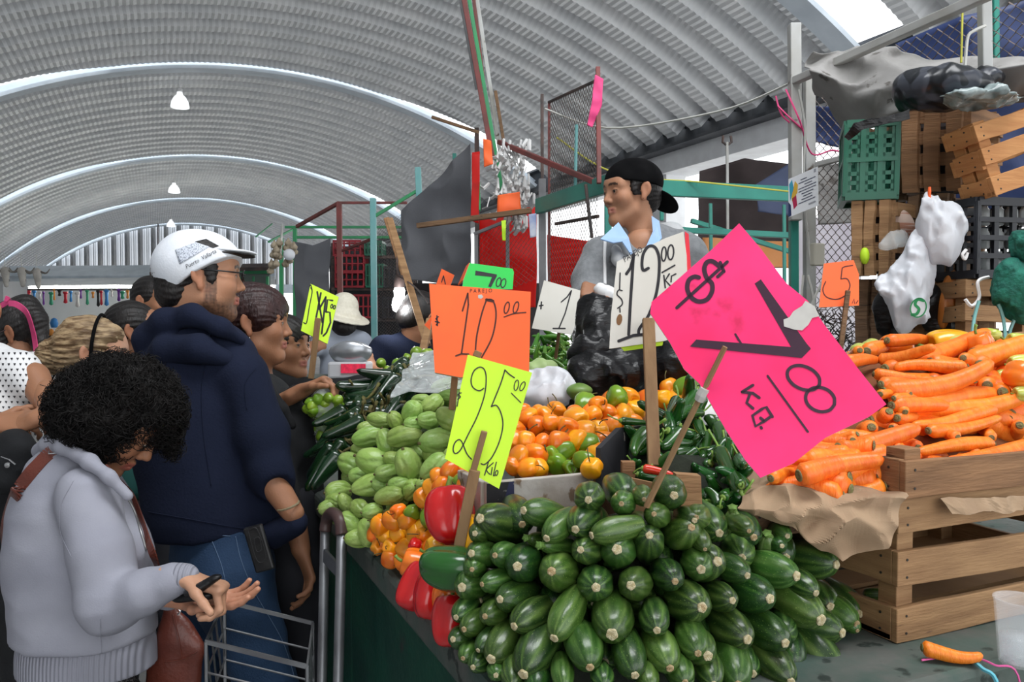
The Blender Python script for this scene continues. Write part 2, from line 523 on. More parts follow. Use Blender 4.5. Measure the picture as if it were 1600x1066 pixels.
# ================================================================ COUNTER AND PRODUCE
XC, YC, ZC = 0.415, 0.765, 1.05      # left edge, front edge and top of the concrete counter
M_green_wall = mat('green_paint', (0.006, 0.075, 0.042), (0.004, 0.045, 0.03), rough=0.55, scale=5, bump=0.6, bscale=45, c3=(0.03, 0.03, 0.028), c3scale=9, c3t=0.66)
M_counter_top = mat('worn_counter_top', (0.05, 0.085, 0.07), (0.10, 0.105, 0.095), rough=0.7, scale=14, bump=0.4, c3=(0.02, 0.03, 0.025), c3scale=22, c3t=0.6)
stall = empty('market_stall', (1.2, 2.2, 0), 'dark green painted concrete stall counter carrying all the heaped vegetables', 'counter')
ARMS = [(XC, YC, 2.9, 1.92), (XC, 1.90, 1.12, 3.05), (1.98, 1.90, 2.9, 3.0)]
mb = MB()
for (a, b, c, d_) in ARMS: mb.box(((a+c)/2, (b+d_)/2+.005, (ZC-0.06)/2), (c-a-.03, d_-b-.02, ZC-0.06))
mb.build('base', M_green_wall, stall, bevel=0.008)
mb = MB()
for (a, b, c, d_) in ARMS: mb.box(((a+c)/2, (b+d_)/2, ZC-0.03), (c-a, d_-b, 0.06))
mb.build('counter_top', M_counter_top, stall, bevel=0.012)

def stem_mesh(r0, L, bend, mb=None, n=7, tip=1.25):
    mb = mb or MB(); pts = []
    for i in range(6):
        t = i/5; pts.append((bend*L*t*t, 0, -L*t))
    mb.tube(pts, [r0*(1.0+0.0*i) if i < 5 else r0*tip for i in range(6)], n)
    return mb

def vc_mesh(mb, name, fn):
    me = mb.mesh(name)
    v = np.array(mb.v); at = me.color_attributes.new('Col', 'FLOAT_COLOR', 'POINT')
    c = np.ones((len(v), 4), np.float32); c[:, :3] = fn(v); at.data.foreach_set('color', c.ravel())
    return me

class Proto:
    """one kind of produce, built once along +z from the stem end at the origin; later ones are copies with their parts"""
    def __init__(s, name, me, m, parts=()):
        s.root = link(name, me, m); s.used = False
        for (pn, pm, pmat) in parts:
            c = link(pn, pm, pmat); c.parent = s.root; child(s.root, c)
        s.name = name
    def put(s, loc, axis, scale=1.0, roll=None, label='', cat='', group='', squash=None):
        if s.used:
            o = s.root.copy(); COL.objects.link(o)
            for ch in CH.get(s.root.name, []):
                c = ch.copy(); COL.objects.link(c); c.parent = o
        else:
            o = s.root; s.used = True
        z = nrm(axis); x = np.cross((0.3, 0.2, 0.9), z); x = nrm(x); y = np.cross(z, x)
        a = random.uniform(0, 6.28) if roll is None else roll
        X = x*math.cos(a)+y*math.sin(a); Y = np.cross(z, X)
        sc = (scale,)*3 if not isinstance(scale, (tuple, list)) else scale
        o.matrix_basis = Matrix(((X[0]*sc[0], Y[0]*sc[1], z[0]*sc[2], loc[0]), (X[1]*sc[0], Y[1]*sc[1], z[1]*sc[2], loc[1]),
                                 (X[2]*sc[0], Y[2]*sc[1], z[2]*sc[2], loc[2]), (0, 0, 0, 1)))
        return tag(o, label, cat, group)

def hull(name, pts, m, zbase, label, cat, shrink=0.0):
    pts = [np.asarray(p, float) for p in pts]
    c = sum(pts)/len(pts); out = []
    for p in pts:
        q = p+(c-p)*shrink; out.append(q); out.append(np.array([q[0], q[1], zbase]))
    bm = bmesh.new()
    for p in out: bm.verts.new(V(p))
    r = bmesh.ops.convex_hull(bm, input=bm.verts)
    bmesh.ops.delete(bm, geom=[v for v in bm.verts if not v.link_faces], context='VERTS')
    bmesh.ops.recalc_face_normals(bm, faces=bm.faces)
    me = bpy.data.meshes.new(name); bm.to_mesh(me); bm.free()
    return tag(link(name, me, m), label, cat)

def idw(ctrl):
    C = np.array(ctrl, float)
    def f(x, y):
        w = 1/((C[:, 0]-x)**2+(C[:, 1]-y)**2+300)**1.2
        return float((w*C[:, 2]).sum()/w.sum())
    return f

def inpoly(x, y, poly):
    c = False; n = len(poly)
    for i in range(n):
        x1, y1 = poly[i]; x2, y2 = poly[(i+1) % n]
        if (y1 > y) != (y2 > y) and x < (x2-x1)*(y-y1)/(y2-y1)+x1: c = not c
    return c

def scatter(poly, step, jit=0.25, seed=1):
    r = random.Random(seed); xs = [p[0] for p in poly]; ys = [p[1] for p in poly]; out = []
    y = min(ys); k = 0
    while y <= max(ys):
        x = min(xs)+(step/2 if k % 2 else 0)
        while x <= max(xs):
            px = x+r.uniform(-jit, jit)*step; py = y+r.uniform(-jit, jit)*step
            if inpoly(px, py, poly): out.append((px, py))
            x += step
        y += step*0.87; k += 1
    return out

# ---- zucchini
M_zuc = mat('zucchini_skin', (1, 1, 1), (0.55, 0.62, 0.5), rough=0.32, scale=60, stretch=(1, 1, 0.25), vcol=True, c3=(0.19, 0.30, 0.07), c3scale=520, c3t=0.635, coat=0.25, bump=0.12, bscale=160, obvar=0.22)
M_scar = mat('stem_scar', (0.60, 0.47, 0.27), (0.38, 0.25, 0.11), rough=0.85, scale=160, bump=0.8, bscale=500)
M_scar2 = mat('pale_scar', (0.72, 0.64, 0.42), (0.5, 0.4, 0.2), rough=0.85, scale=160, bump=0.8, bscale=500)
M_zstem = mat('zucchini_stem', (0.16, 0.30, 0.06), (0.09, 0.18, 0.03), rough=0.6, scale=120, bump=0.5)
def zuc_body(L, R, neck, seed, dark, light, bulge=0.45):
    mb = MB(); prof = []
    n = 22
    for i in range(n+1):
        t = i/n
        z = L*t
        r = R*(math.sin(min(1, t/bulge)*math.pi/2)**0.40 if t < bulge else 1-(1-neck)*((t-bulge)/(1-bulge))**1.6)
        if t > 0.93: r *= math.sqrt(max(0.02, 1-((t-0.93)/0.075)**2))
        if i == 0: r = 0.006
        prof.append((max(r, 0.003), z))
    mb.lathe(prof, 40, fn=lambda r, h, a: r*(1+0.022*math.cos(5*a+seed)+0.012*math.cos(10*a)))
    r_ = random.Random(seed); bx, by = r_.uniform(-.2, .2), r_.uniform(-.2, .2)
    mb.v = [(x+bx*z*z*2.5, y+by*z*z*2.5, z) for (x, y, z) in mb.v]
    def col(v):
        a = np.arctan2(v[:, 1], v[:, 0]); t = np.clip(v[:, 2]/L, 0, 1)
        st = 0.5+0.5*np.sin(10*a+1.6*np.sin(3*a+seed)+v[:, 2]*6)
        st2 = 0.5+0.5*np.sin(23*a+seed*2+v[:, 2]*20)
        near = np.clip(1-t*6, 0, 1)
        k = 0.75*st**3+0.35*st2*st
        c = np.array(dark)*(1-k)[:, None]+np.array(light)*k[:, None]
        c = c*(1-0.35*near*(1-st2))[:, None]
        return c
    return vc_mesh(mb, 'zucchini', col)
def scar_mesh(r, lobes=5, ph=0.0):
    mb = MB(); mb.lathe([(r*0.95, 0.004), (r, -0.0015), (r*0.8, -0.003), (r*0.3, -0.0022)], 20, fn=lambda q, h, a: q*(1+0.07*math.cos(lobes*a+ph)))
    return mb.mesh('stem_scar')
ZD, ZM, ZL, ZP = (0.020, 0.062, 0.014), (0.044, 0.112, 0.018), (0.115, 0.21, 0.045), (0.22, 0.36, 0.10)
zp = []
for i, (dk, lt, nk, sr) in enumerate([(ZD, ZL, .62, .0085), (ZM, ZL, .55, .0075), (ZM, (0.12, 0.21, 0.05), .6, .0095), ((0.012, 0.036, 0.012), ZM, .6, .0075), (ZD, ZM, .7, .0085)]):
    me = zuc_body(0.175, 0.0405, nk, i+1, dk, lt)
    zp.append(Proto('zucchini', me, M_zuc, [('stem_scar', scar_mesh(sr*1.12, 5+i % 2, i), M_scar if i % 2 else M_scar2)]))
# pale zucchini seen with its ribbed stem end towards the camera
def stem_zuc(dk, lt, stemL=0.02):
    me = zuc_body(0.165, 0.036, .9, 4, dk, lt, bulge=0.8)
    mb = MB(); mb.lathe([(0.012, 0.014), (0.0105, 0.0), (0.010, -stemL*.6), (0.013, -stemL), (0.006, -stemL-.001)], 15, fn=lambda q, h, a: q*(1+0.2*math.cos(5*a)))
    return Proto('zucchini', me, M_zuc, [('stem', mb.mesh('stem'), M_zstem)])
zstem = stem_zuc(ZM, ZL); zpale = stem_zuc((0.16, 0.28, 0.07), (0.34, 0.46, 0.18), 0.01)

def zdepth(px, py):
    return 1.0+0.085*((px-985)/245.0)**2*(1.25 if px > 985 else 1)+max(0, (1066-py))/300*0.10
c5 = lambda x, y: (600+x*0.3125, 740+y*0.3125)
c6 = lambda x, y: (1050+x*0.34375, 740+y*0.34375)
ZL5 = [(1022,132,1043,138,80),(697,185,810,220,75),(1187,152,1220,165,65),(1450,110,1455,128,88),(1300,130,1305,122,55),(480,225,590,280,100),(812,325,890,280,70),(957,280,1030,255,85),
(1037,310,1180,290,72),(1350,203,1385,235,65),(1552,235,1540,250,60),(1537,270,1515,355,90),(1327,310,1350,385,82),(1165,380,1195,435,95),(983,382,1030,420,75),(437,400,500,435,72),(555,410,620,435,70),
(667,465,715,500,98),(838,490,900,540,105),(1060,570,1080,595,95),(1235,560,1283,600,87),(1455,540,1440,540,82),(1585,480,1600,490,85),(490,555,580,565,62),(580,630,670,660,80),(505,715,565,735,70),
(650,765,760,735,85),(850,825,930,745,85),(1365,785,1372,760,80),(1140,805,1175,780,112),(1030,970,1015,900,100),(1255,1010,1240,950,88),(1430,975,1405,920,95),(1590,670,1530,700,110),(535,930,620,880,95),
(696,1005,790,920,115),(390,570,450,600,85),(400,780,470,780,70),(345,830,400,860,65),(395,925,430,920,55),(445,970,490,970,58),(560,1010,560,1020,50),(640,1060,650,1040,70),(900,1075,900,1040,60),
(1570,900,1560,880,85),(470,885,520,850,50),(440,480,450,490,60),(360,720,410,710,60),(455,300,480,320,55),(1100,1060,1100,1050,62),(1330,1070,1330,1050,62),(1510,1065,1510,1045,62),(760,1090,770,1060,70)]
ZL6 = [(150,345,150,310,45),(207,400,165,450,92),(343,465,290,455,65),(567,467,470,470,85),(747,415,660,430,85),(350,262,345,255,50),(135,610,100,635,97),(275,578,240,605,68),(445,570,385,590,92),
(678,668,590,625,100),(775,735,660,740,90),(840,685,760,650,80),(843,715,830,690,45),(343,755,290,760,92),(515,772,455,760,88),(163,830,135,830,85),(540,950,490,920,90),(300,960,320,930,90),
(970,880,850,850,90),(770,940,670,890,105),(500,330,500,345,45),(525,285,520,290,45),(655,545,610,520,65),(110,200,140,220,60),(60,950,55,930,70),(190,960,190,940,70)]
zpts = []
def zuc_label(px, py, var):
    tone = ['striped dark green', 'mid green', 'light streaked', 'very dark green', 'plain dark green'][var]
    return '%s zucchini with pale cut end, heap\'s %s' % (tone, zone(px, py, 700, 1400, 760, 1066, ('far left', 'left', 'centre left', 'centre right', 'right', 'far right'), ('top', 'upper', 'middle', 'lower', 'bottom')))
def put_zuc(S, Cc, rpx, var, extra=0.0, proto=None, label=None, Lf=1.0):
    d = zdepth(*S)+extra
    r = rpx*d/FPX; sc = r/0.0405
    a = 0.085*sc*Lf
    dx, dy = (Cc[0]-S[0])*d/FPX, -(Cc[1]-S[1])*d/FPX
    lat = math.hypot(dx, dy)
    ad = math.sqrt(max(0.12*a*a, (a)**2-lat*lat))
    dirn = CR*dx*1.0+CU*dy+CF*ad
    A = P(S[0], S[1], d-0.01)
    A = A.copy()
    ax = nrm(dirn)
    # the heap rests on the counter
    zmin = ZC+r*0.9
    if A[2] < zmin: A[2] = zmin if Cc[1] < 1030 else A[2]
    end = A+ax*0.17*sc
    if end[2] < zmin: ax = nrm(ax+np.array([0, 0, (zmin-end[2])/(0.17*sc)]))
    o = (proto or zp[var]).put(A, ax, (sc, sc, sc*0.92*Lf), None, label or zuc_label(S[0], S[1], var), 'zucchini', 'zucchini heaped at the front of the stall')
    zpts.append(A+ax*0.10*sc+np.array([0, 0, -0.02]))
    return o
for i, (sx, sy, cx, cy, r) in enumerate(ZL5):
    S = c5(sx, sy); put_zuc(S, c5(cx, cy), r*0.3125, 3 if i == 21 else [0, 2, 1, 4, 1, 0, 2][i % 7])
for i, (sx, sy, cx, cy, r) in enumerate(ZL6):
    S = c6(sx, sy); put_zuc(S, c6(cx, cy), r*0.34375, [1, 0, 4, 2, 0, 1][i % 6], 0.04 if S[1] < 870 and S[0] > 1180 else 0)
# second layer showing dark between the front ones
fill_poly = [(745, 830), (820, 795), (900, 790), (1000, 775), (1090, 800), (1200, 850), (1290, 880), (1350, 970), (1330, 1060), (760, 1060), (720, 990), (730, 890)]
for (x, y) in scatter(fill_poly, 62, 0.2, 5):
    put_zuc((x, y), (x+random.uniform(-8, 8), y+random.uniform(-8, 8)), 27, random.choice([0, 3, 4, 0]), 0.055, label='dark green zucchini half hidden in a gap, heap\'s '+zone(x, y, 700, 1400, 760, 1066, ('far left', 'left', 'centre left', 'centre right', 'right', 'far right'), ('top', 'upper', 'middle', 'lower', 'bottom')))
# stem-end ones
put_zuc(c6(275, 165), c6(295, 310), 24, 0, 0.09, zpale, 'pale green pear-shaped zucchini standing upright, stem up, on the heap', 1.05)
put_zuc(c6(432, 278), c6(455, 370), 23, 0, 0.07, zpale, 'pale green zucchini with stem up, right of the upright pale one', 0.8)
put_zuc(c5(722, 325), c5(800, 360), 18, 0, 0.03, zstem, 'slim zucchini with a star-shaped green stem, left of its twin in the heap')
put_zuc(c5(790, 360), c5(880, 385), 20, 0, 0.01, zstem, 'slim zucchini with a star-shaped green stem, right of its twin in the heap')
put_zuc(c6(700, 325), c6(620, 370), 17, 0, 0.12, zstem, 'dark zucchini with curled stem lying below the brown paper')
put_zuc(c6(1030, 770), c6(950, 800), 14, 0, 0.08, zstem, 'thin zucchini with dark stem near the crate foot at the right')
put_zuc(c6(1140, 890), c6(1000, 845), 19, 0, 0.0, zstem, 'zucchini with yellow-green tip, rightmost on the counter')
ctr_z = np.mean(zpts, 0)
M_shade_fill = mat('shade_fill_dark', (0.010, 0.014, 0.009), (0.02, 0.025, 0.015), rough=0.95, scale=30, bump=0.5)  # near-black colour stands in for shade in the heap gaps
hull('sack', [p+CF*0.05+np.array([0, 0, -0.015]) for p in zpts], M_shade_fill, ZC+0.001, 'dark filler mound hidden under the zucchini heap', 'sack', 0.10)  # added support mound, coloured dark so the zucchini gaps look shaded

# ---- carrots
M_car = mat('carrot_skin', (0.86, 0.165, 0.008), (0.93, 0.25, 0.022), rough=0.42, scale=25, stretch=(1, 1, 3), c3=(0.62, 0.14, 0.02), c3scale=150, c3t=0.70, coat=0.1, bump=0.35, bscale=90, obvar=0.10, sss=0.05)
M_crown = mat('carrot_crown', (0.20, 0.13, 0.06), (0.22, 0.24, 0.09), rough=0.8, scale=90, bump=0.8)
def carrot(seed):
    r_ = random.Random(seed); mb = MB(); L = 0.20; prof = []
    for i in range(27):
        t = i/26; r = 0.0185*(min(1, (t/0.07))**0.5 if t < .07 else 1-0.42*t**1.5)
        if t > 0.92: r *= math.sqrt(max(0.03, 1-((t-0.92)/0.083)**2))
        r *= 1+0.02*math.sin(i*2.7+seed)*(i % 3 == 0)
        prof.append((max(r, 0.0035), L*t))
    mb.lathe(prof, 18)
    bx, by = r_.uniform(-.9, .9), r_.uniform(-.6, .6)
    mb.v = [(x+bx*(z-.1)**2, y+by*(z-.1)**2+0.004*math.sin(z*25+seed), z) for (x, y, z) in mb.v]
    m2 = MB(); o = (bx*.01, by*.01+0.004*math.sin(seed), 0)
    m2.lathe([(0.0098, 0.0022), (0.0092, 0.0003), (0.0072, -0.0014), (0.0055, 0.0), (0.0042, -0.0026), (0.0015, -0.0026)], 16, o)
    return Proto('carrot', mb.mesh('carrot'), M_car, [('stem_scar', m2.mesh('stem_scar'), M_crown)])
cp = [carrot(i) for i in (1, 2, 3, 5)]
cdepth = idw([(1230, 745, 1.235), (1320, 765, 1.23), (1400, 760, 1.245), (1490, 740, 1.30), (1600, 720, 1.37), (1400, 640, 1.42), (1600, 640, 1.50), (1380, 530, 1.72), (1600, 530, 1.75), (1300, 690, 1.34), (1480, 590, 1.56)])
c7 = lambda x, y: (1100+x*0.3189, 480+y*0.3189)
CL = [(905,150,1140,170,34),(820,203,900,185,40),(860,262,1140,205,35),(700,265,850,262,36),(1290,282,925,292,37),(835,325,1085,355,30),(865,370,1140,395,38),(1105,355,1260,420,40),(1195,400,1440,515,44),
(935,470,1270,485,42),(925,440,1180,440,25),(945,540,1130,560,38),(1440,510,1030,590,38),(1090,628,1450,560,36),(1410,668,1040,697,38),(1600,690,1190,765,44),(1060,675,920,650,36),(900,600,1070,628,30),
(960,700,865,670,28),(660,735,940,715,48),(745,610,575,690,27),(800,570,750,668,40),(900,505,815,640,36),(420,745,650,757,28),(310,830,505,800,36),(515,828,610,808,42),(610,845,835,900,50),(970,765,780,820,44),
(840,890,760,860,36),(1060,765,1190,785,28),(1370,285,1335,300,52),(1395,382,1350,390,46),(1457,440,1410,440,46),(1540,530,1600,470,56),(1330,350,1180,335,32),(1500,550,1430,490,30),(870,440,940,405,26),
(1420,625,1330,600,30),(650,700,540,712,24),(790,790,700,805,32),(1000,735,1090,720,30),(1290,240,1340,300,30),(980,520,900,430,28),(1250,640,1100,600,30),(720,640,690,700,26),(1340,730,1240,740,28),(830,720,760,690,26),
(1180,360,1300,430,30),(760,225,700,235,26),(1560,600,1480,650,36),(1010,430,860,400,26),(1480,740,1400,790,30),(1100,790,1000,800,28),(870,800,780,850,28)]
cpts = []
def car_label(x, y, i):
    return ['orange', 'thick orange', 'slim orange'][i % 3 if False else (1 if CL[i][4] > 42 else (2 if CL[i][4] < 30 else 0))]+' carrot in the heap\'s '+zone(x, y, 1190, 1600, 515, 780, ('far left', 'left', 'middle', 'right', 'far right'), ('topmost', 'upper', 'middle', 'lower', 'bottom'))
for i, (bx, by, tx, ty, r) in enumerate(CL):
    B = c7(bx, by); T = c7(tx, ty); dB = cdepth(*B); dT = cdepth(*T)
    rr = r*0.3189*dB/FPX; sc = rr/0.0185
    lat = math.hypot(T[0]-B[0], T[1]-B[1])*dB/FPX; Lw = 0.17*sc
    dd = 0
    if lat < Lw*0.8: dd = math.sqrt((Lw*0.95)**2-lat*lat)
    A = P(*B, dB+0.006*random.uniform(-1, 1)); E_ = P(*T, (dT if dd == 0 else dB+dd*0.9))
    Lr = max(np.linalg.norm(E_-A), 0.6*Lw)
    cp[i % 4].put(A, E_-A, (sc, sc, Lr/0.2), None, car_label(*B, i), 'carrot', 'carrots heaped on the brown paper')
    cpts += [A+CF*0.05+np.array([0, 0, -.03]), E_+CF*0.05+np.array([0, 0, -.03])]
for (x, y) in scatter([(1250, 735), (1330, 680), (1385, 560), (1600, 545), (1620, 680), (1400, 690), (1380, 735)], 30, 0.3, 9):
    if y > 668 and x > 1330: continue
    d = cdepth(x, y)+0.04; a = random.uniform(-.5, .5); A = P(x, y, d)
    cp[random.randrange(4)].put(A, CR*math.cos(a)+CU*math.sin(a)*0.6+CF*random.uniform(.1, .5), 1.15, None, 'orange carrot mostly buried in the heap\'s '+zone(x, y, 1190, 1600, 515, 780, ('far left', 'left', 'middle', 'right', 'far right'), ('topmost', 'upper', 'middle', 'lower', 'bottom')), 'carrot', 'carrots heaped on the brown paper')
for (x, y) in scatter([(1212, 748), (1262, 712), (1330, 690), (1402, 690), (1402, 762), (1330, 778), (1270, 762)], 21, 0.3, 19):
    d = cdepth(x, y)-.005; a = random.uniform(-.4, .4)+(0 if x < 1310 else 3.14); A = P(x, y, d)
    cp[random.randrange(4)].put(A, CR*math.cos(a)+CU*math.sin(a)*0.5+CF*random.uniform(.1, .9), (1.0, 1.0, random.uniform(.55, .75)), None, 'orange carrot spilling onto the brown paper, '+zone(x, y, 1210, 1404, 690, 780, ('far left', 'left', 'centre', 'right', 'far right'), ('top', 'upper', 'lower', 'bottom')), 'carrot', 'carrots spilling onto the paper')
M_cmound = mat('carrot_fill', (0.16, 0.05, 0.015), (0.22, 0.08, 0.03), rough=0.9, scale=12)  # dark rust filler tone behind the carrots

# ---- small round chilies (orange, yellow, green)
M_or = mat('orange_chili_skin', (0.88, 0.19, 0.008), (0.93, 0.33, 0.012), rough=0.28, scale=30, coat=0.3, obvar=0.16, sss=0.08, c3=(0.35, 0.07, 0.01), c3scale=60, c3t=0.76)
M_ye = mat('yellow_chili_skin', (0.93, 0.42, 0.01), (0.90, 0.30, 0.01), rough=0.28, scale=30, coat=0.3, obvar=0.10, sss=0.08, c3=(0.4, 0.12, 0.01), c3scale=60, c3t=0.76)
M_gr = mat('green_chili_skin', (0.11, 0.26, 0.012), (0.20, 0.33, 0.02), rough=0.25, scale=20, coat=0.4, obvar=0.1)
M_calyx = mat('dry_stem', (0.14, 0.13, 0.03), (0.07, 0.05, 0.02), rough=0.7, scale=90)
M_gstem = mat('green_stem', (0.13, 0.26, 0.03), (0.22, 0.34, 0.07), rough=0.5, scale=60)
def chili(m, seed, tall=1.0, lob=3):
    mb = MB(); prof = []
    for i in range(17):
        t = i/16; a = t*math.pi
        z = 0.026*tall*(1-math.cos(a)); r = 0.027*math.sin(a)**0.72*(1.0-0.20*t)
        if t < 0.12: z += 0.007*(1-t/0.12)
        prof.append((max(r, 0.0015), z))
    r_ = random.Random(seed); p1, p2 = r_.uniform(0, 6), r_.uniform(0, 6)
    mb.lathe(prof, 24, fn=lambda r, h, a: r*(1+0.09*math.cos(lob*a+p1+h*20)+0.05*math.cos(2*a+p2)+0.03*math.cos(7*a+h*90)))
    st = MB(); st.lathe([(0.008, 0.008), (0.009, 0.004), (0.003, 0.003)], 8); stem_mesh(0.0014, 0.024, 0.8*r_.choice((-1, 1)), st)
    st.v = [(x, y, z+0.004) for (x, y, z) in st.v]
    return Proto('round_chili', mb.mesh('round_chili'), m, [('stem', st.mesh('stem'), M_calyx)])
hab = [chili(M_or, 1), chili(M_or, 2, 1.1, 2), chili(M_ye, 3, 0.95, 4), chili(M_or, 4, .9), chili(M_ye, 5, 1.15, 3), chili(M_or, 6, 1.0, 5)]
habg = [chili(M_gr, 7), chili(M_gr, 8, 1.2)]
def heap(poly, step, depth, protos, rpx, base_r, label, cat, group, seed, axis_fn=None, zmin=None, pts=None, jd=0.01, extra=0.0, pick=None, spread=0.8):
    r_ = random.Random(seed)
    for (x, y) in scatter(poly, step, 0.28, seed):
        d = depth(x, y)+r_.uniform(-jd, jd)+extra
        sc = rpx*r_.uniform(0.84, 1.16)*d/FPX/base_r
        p = P(x, y, d)
        if zmin is not None and p[2] < zmin: continue
        ax = axis_fn(r_) if axis_fn else nrm(np.array([r_.gauss(0, 1), r_.gauss(0, 1), r_.gauss(0, 1)])*spread-CF*(-0.1))
        pr = pick(r_, x, y) if pick else r_.choice(protos)
        off = ax*base_r*sc
        pr.put(p-off, ax, sc, None, label(x, y) if callable(label) else label, cat, group)
        if pts is not None: pts.append(p+CF*0.06+np.array([0, 0, -0.035]))
def hpick(r_, x, y):
    return r_.choice(habg) if r_.random() < 0.07 or (850 < x < 885 and 695 < y < 735) else r_.choice(hab)
hd_mid = idw([(800, 735, 1.34), (930, 735, 1.34), (800, 650, 1.62), (960, 650, 1.62), (880, 690, 1.48), (1080, 620, 1.8), (860, 615, 1.78), (1000, 610, 1.85)])
M_dim = mat('chili_gap_shade', (0.16, 0.07, 0.02), (0.22, 0.10, 0.04), rough=0.95, scale=20)  # brown stands in for the orange-tinted shade between chilies
hp = []
POLY_MID = [(796, 738), (796, 650), (830, 636), (905, 632), (960, 612), (1095, 604), (1092, 626), (985, 668), (950, 700), (932, 738)]
heap(POLY_MID, 25, hd_mid, hab, 17.5, 0.027, lambda x, y: 'glossy round chili in the painted box, '+zone(x, y, 790, 1100, 600, 740), 'chili pepper', 'orange chilies in the painted box', 3, pick=hpick, pts=hp)
heap(POLY_MID, 25, hd_mid, hab, 16, 0.027, lambda x, y: 'glossy round chili underneath in the painted box, '+zone(x, y, 790, 1100, 600, 740), 'chili pepper', 'orange chilies in the painted box', 33, pick=hpick, extra=0.045)
hull('box_filling', hp, M_dim, ZC+0.01, 'dim filler mound under the orange chilies in the painted box', 'paper', 0.06)  # added mound, gap shade is in its colour
hd_left = idw([(620, 870, 1.56), (700, 860, 1.40), (590, 840, 1.66), (690, 730, 1.50), (740, 780, 1.38), (640, 800, 1.52)])
hp = []
POLY_L = [(676, 735), (700, 722), (728, 733), (760, 745), (750, 800), (735, 860), (690, 872), (640, 885), (590, 866), (583, 835), (592, 806), (640, 782)]
heap(POLY_L, 22, hd_left, hab, 16, 0.027, lambda x, y: 'small round chili heaped left of the yellow card\'s stake, '+zone(x, y, 580, 760, 720, 890), 'chili pepper', 'orange chilies heaped beside the chayotes', 4, pick=hpick, pts=hp)
hull('filler_mound', hp, M_dim, ZC+0.002, 'dim filler mound under the orange chilies beside the chayotes', 'paper', 0.08)  # added mound filling the left chili heap, shade put in its colour

# ---- bell peppers
M_rb = mat('red_bell_skin', (0.55, 0.006, 0.012), (0.65, 0.015, 0.012), rough=0.2, scale=12, coat=0.6, sss=0.04)
M_ob = mat('orange_bell_skin', (0.92, 0.17, 0.01), (0.90, 0.25, 0.02), rough=0.25, scale=12, coat=0.5, sss=0.05)
M_yb = mat('yellow_bell_skin', (0.95, 0.48, 0.01), (0.92, 0.38, 0.01), rough=0.25, scale=12, coat=0.5, sss=0.05)
M_gb = mat('green_bell_skin', (0.010, 0.075, 0.010), (0.02, 0.11, 0.015), rough=0.2, scale=12, coat=0.6)
M_pg = mat('pale_pepper_skin', (0.50, 0.58, 0.10), (0.60, 0.62, 0.16), rough=0.28, scale=12, coat=0.4)
def bell(m, seed, tall=1.0, name='bell_pepper', stem=True):
    mb = MB(); prof = []
    for i in range(25):
        t = i/24; a = t*math.pi
        z = 0.045*tall*(1-math.cos(a)); r = 0.042*math.sin(a)**0.55*(1.03-0.22*t)
        if t < 0.16: z += 0.018*(1-t/0.16)**1.2
        prof.append((max(r, 0.002), z))
    r_ = random.Random(seed); p1 = r_.uniform(0, 6)
    def fn(r, h, a):
        return r*(1-0.13*abs(math.sin(2*(a+p1*.2)+0.25*math.sin(h*30)))**0.0*0+0.20*abs(math.sin(2*a+p1))**0.6-0.11+0.03*math.cos(a+p1))
    mb.lathe(prof, 40, fn=fn)
    mb.v = [(x+0.3*(z-.04)**2*math.sin(seed)*6, y, z) for (x, y, z) in mb.v]
    st = MB(); st.lathe([(0.012, 0.020), (0.013, 0.014), (0.006, 0.012)], 12, fn=lambda q, h, a: q*(1+.2*math.cos(6*a))); 
    stem_mesh(0.0042, 0.022, 0.4, st); st.v = [(x, y, z+0.005) for (x, y, z) in st.v]
    return Proto(name, mb.mesh(name), m, [('stem', st.mesh('stem'), M_gstem)])
bells = dict(r=bell(M_rb, 1), o=bell(M_ob, 2, 1.05), y=bell(M_yb, 3, 1.25), g=bell(M_gb, 4, 1.15), r2=bell(M_rb, 5, 1.2), p=bell(M_pg, 6, 1.5))
def bp(key, x, y, d, rpx, axis, label, tall=1.0, roll=None):
    sc = rpx*d/FPX/0.041; ax = nrm(axis)
    c = P(x, y, d)
    return bells[key].put(c-ax*0.045*sc, ax, (sc, sc, sc*tall), roll, label, 'bell pepper', 'large bell peppers')
R_, U_, F_ = CR, CU, CF
bp('r', 702, 806, 1.30, 41, -U_*0.85-F_*0.5+R_*0.1, 'big glossy red bell pepper leaning on the yellow sign stake')
bp('y', 745, 832, 1.24, 27, -U_*1.0+R_*-0.25, 'yellow bell pepper wedged right of the stake by the zucchini', 1.3)
bp('g', 712, 889, 1.20, 35, R_*-1+F_*0.3, 'dark green bell pepper at the left foot of the zucchini heap', 1.1)
bp('r2', 656, 912, 1.37, 29, -U_*0.8+R_*-0.4-F_*.5, 'red bell pepper, leftmost on the counter edge')
bp('r', 676, 922, 1.31, 29, -U_*1+R_*-0.2-F_*.5, 'red bell pepper second from left on the counter edge', 1.2)
bp('o', 697, 936, 1.26, 24, -U_*1+R_*0.1, 'orange bell pepper between two red ones on the counter edge', 1.25)
bp('r2', 706, 962, 1.22, 30, -U_*1-F_*0.5, 'red bell pepper nearest the counter corner, below the green one', 1.0)
bp('o', 652, 884, 1.42, 25, R_*1+U_*-0.3, 'orange bell pepper above the leftmost red ones')
bp('y', 690, 861, 1.36, 24, R_*1+F_*0.4, 'yellow bell pepper just under the big red one', 0.8)
bp('r', 648, 853, 1.47, 11, -U_*0.3-F_*1, 'small red pepper peeping between the orange chilies')
bp('o', 1531, 541, 1.66, 21, U_*-0.9+R_*0.3, 'orange bell pepper standing behind the top carrots', 1.3)
bp('y', 1480, 543, 1.74, 30, R_*1, 'golden yellow bell pepper behind the top carrots', 1.0)
bp('p', 1500, 538, 1.70, 14, -R_*1-F_*0.5, 'pale green bell pepper beside the golden one', 0.8)
bp('p', 1588, 536, 1.66, 16, R_*1-U_*0.25, 'long pale yellow-green pepper at the far right', 1.2)
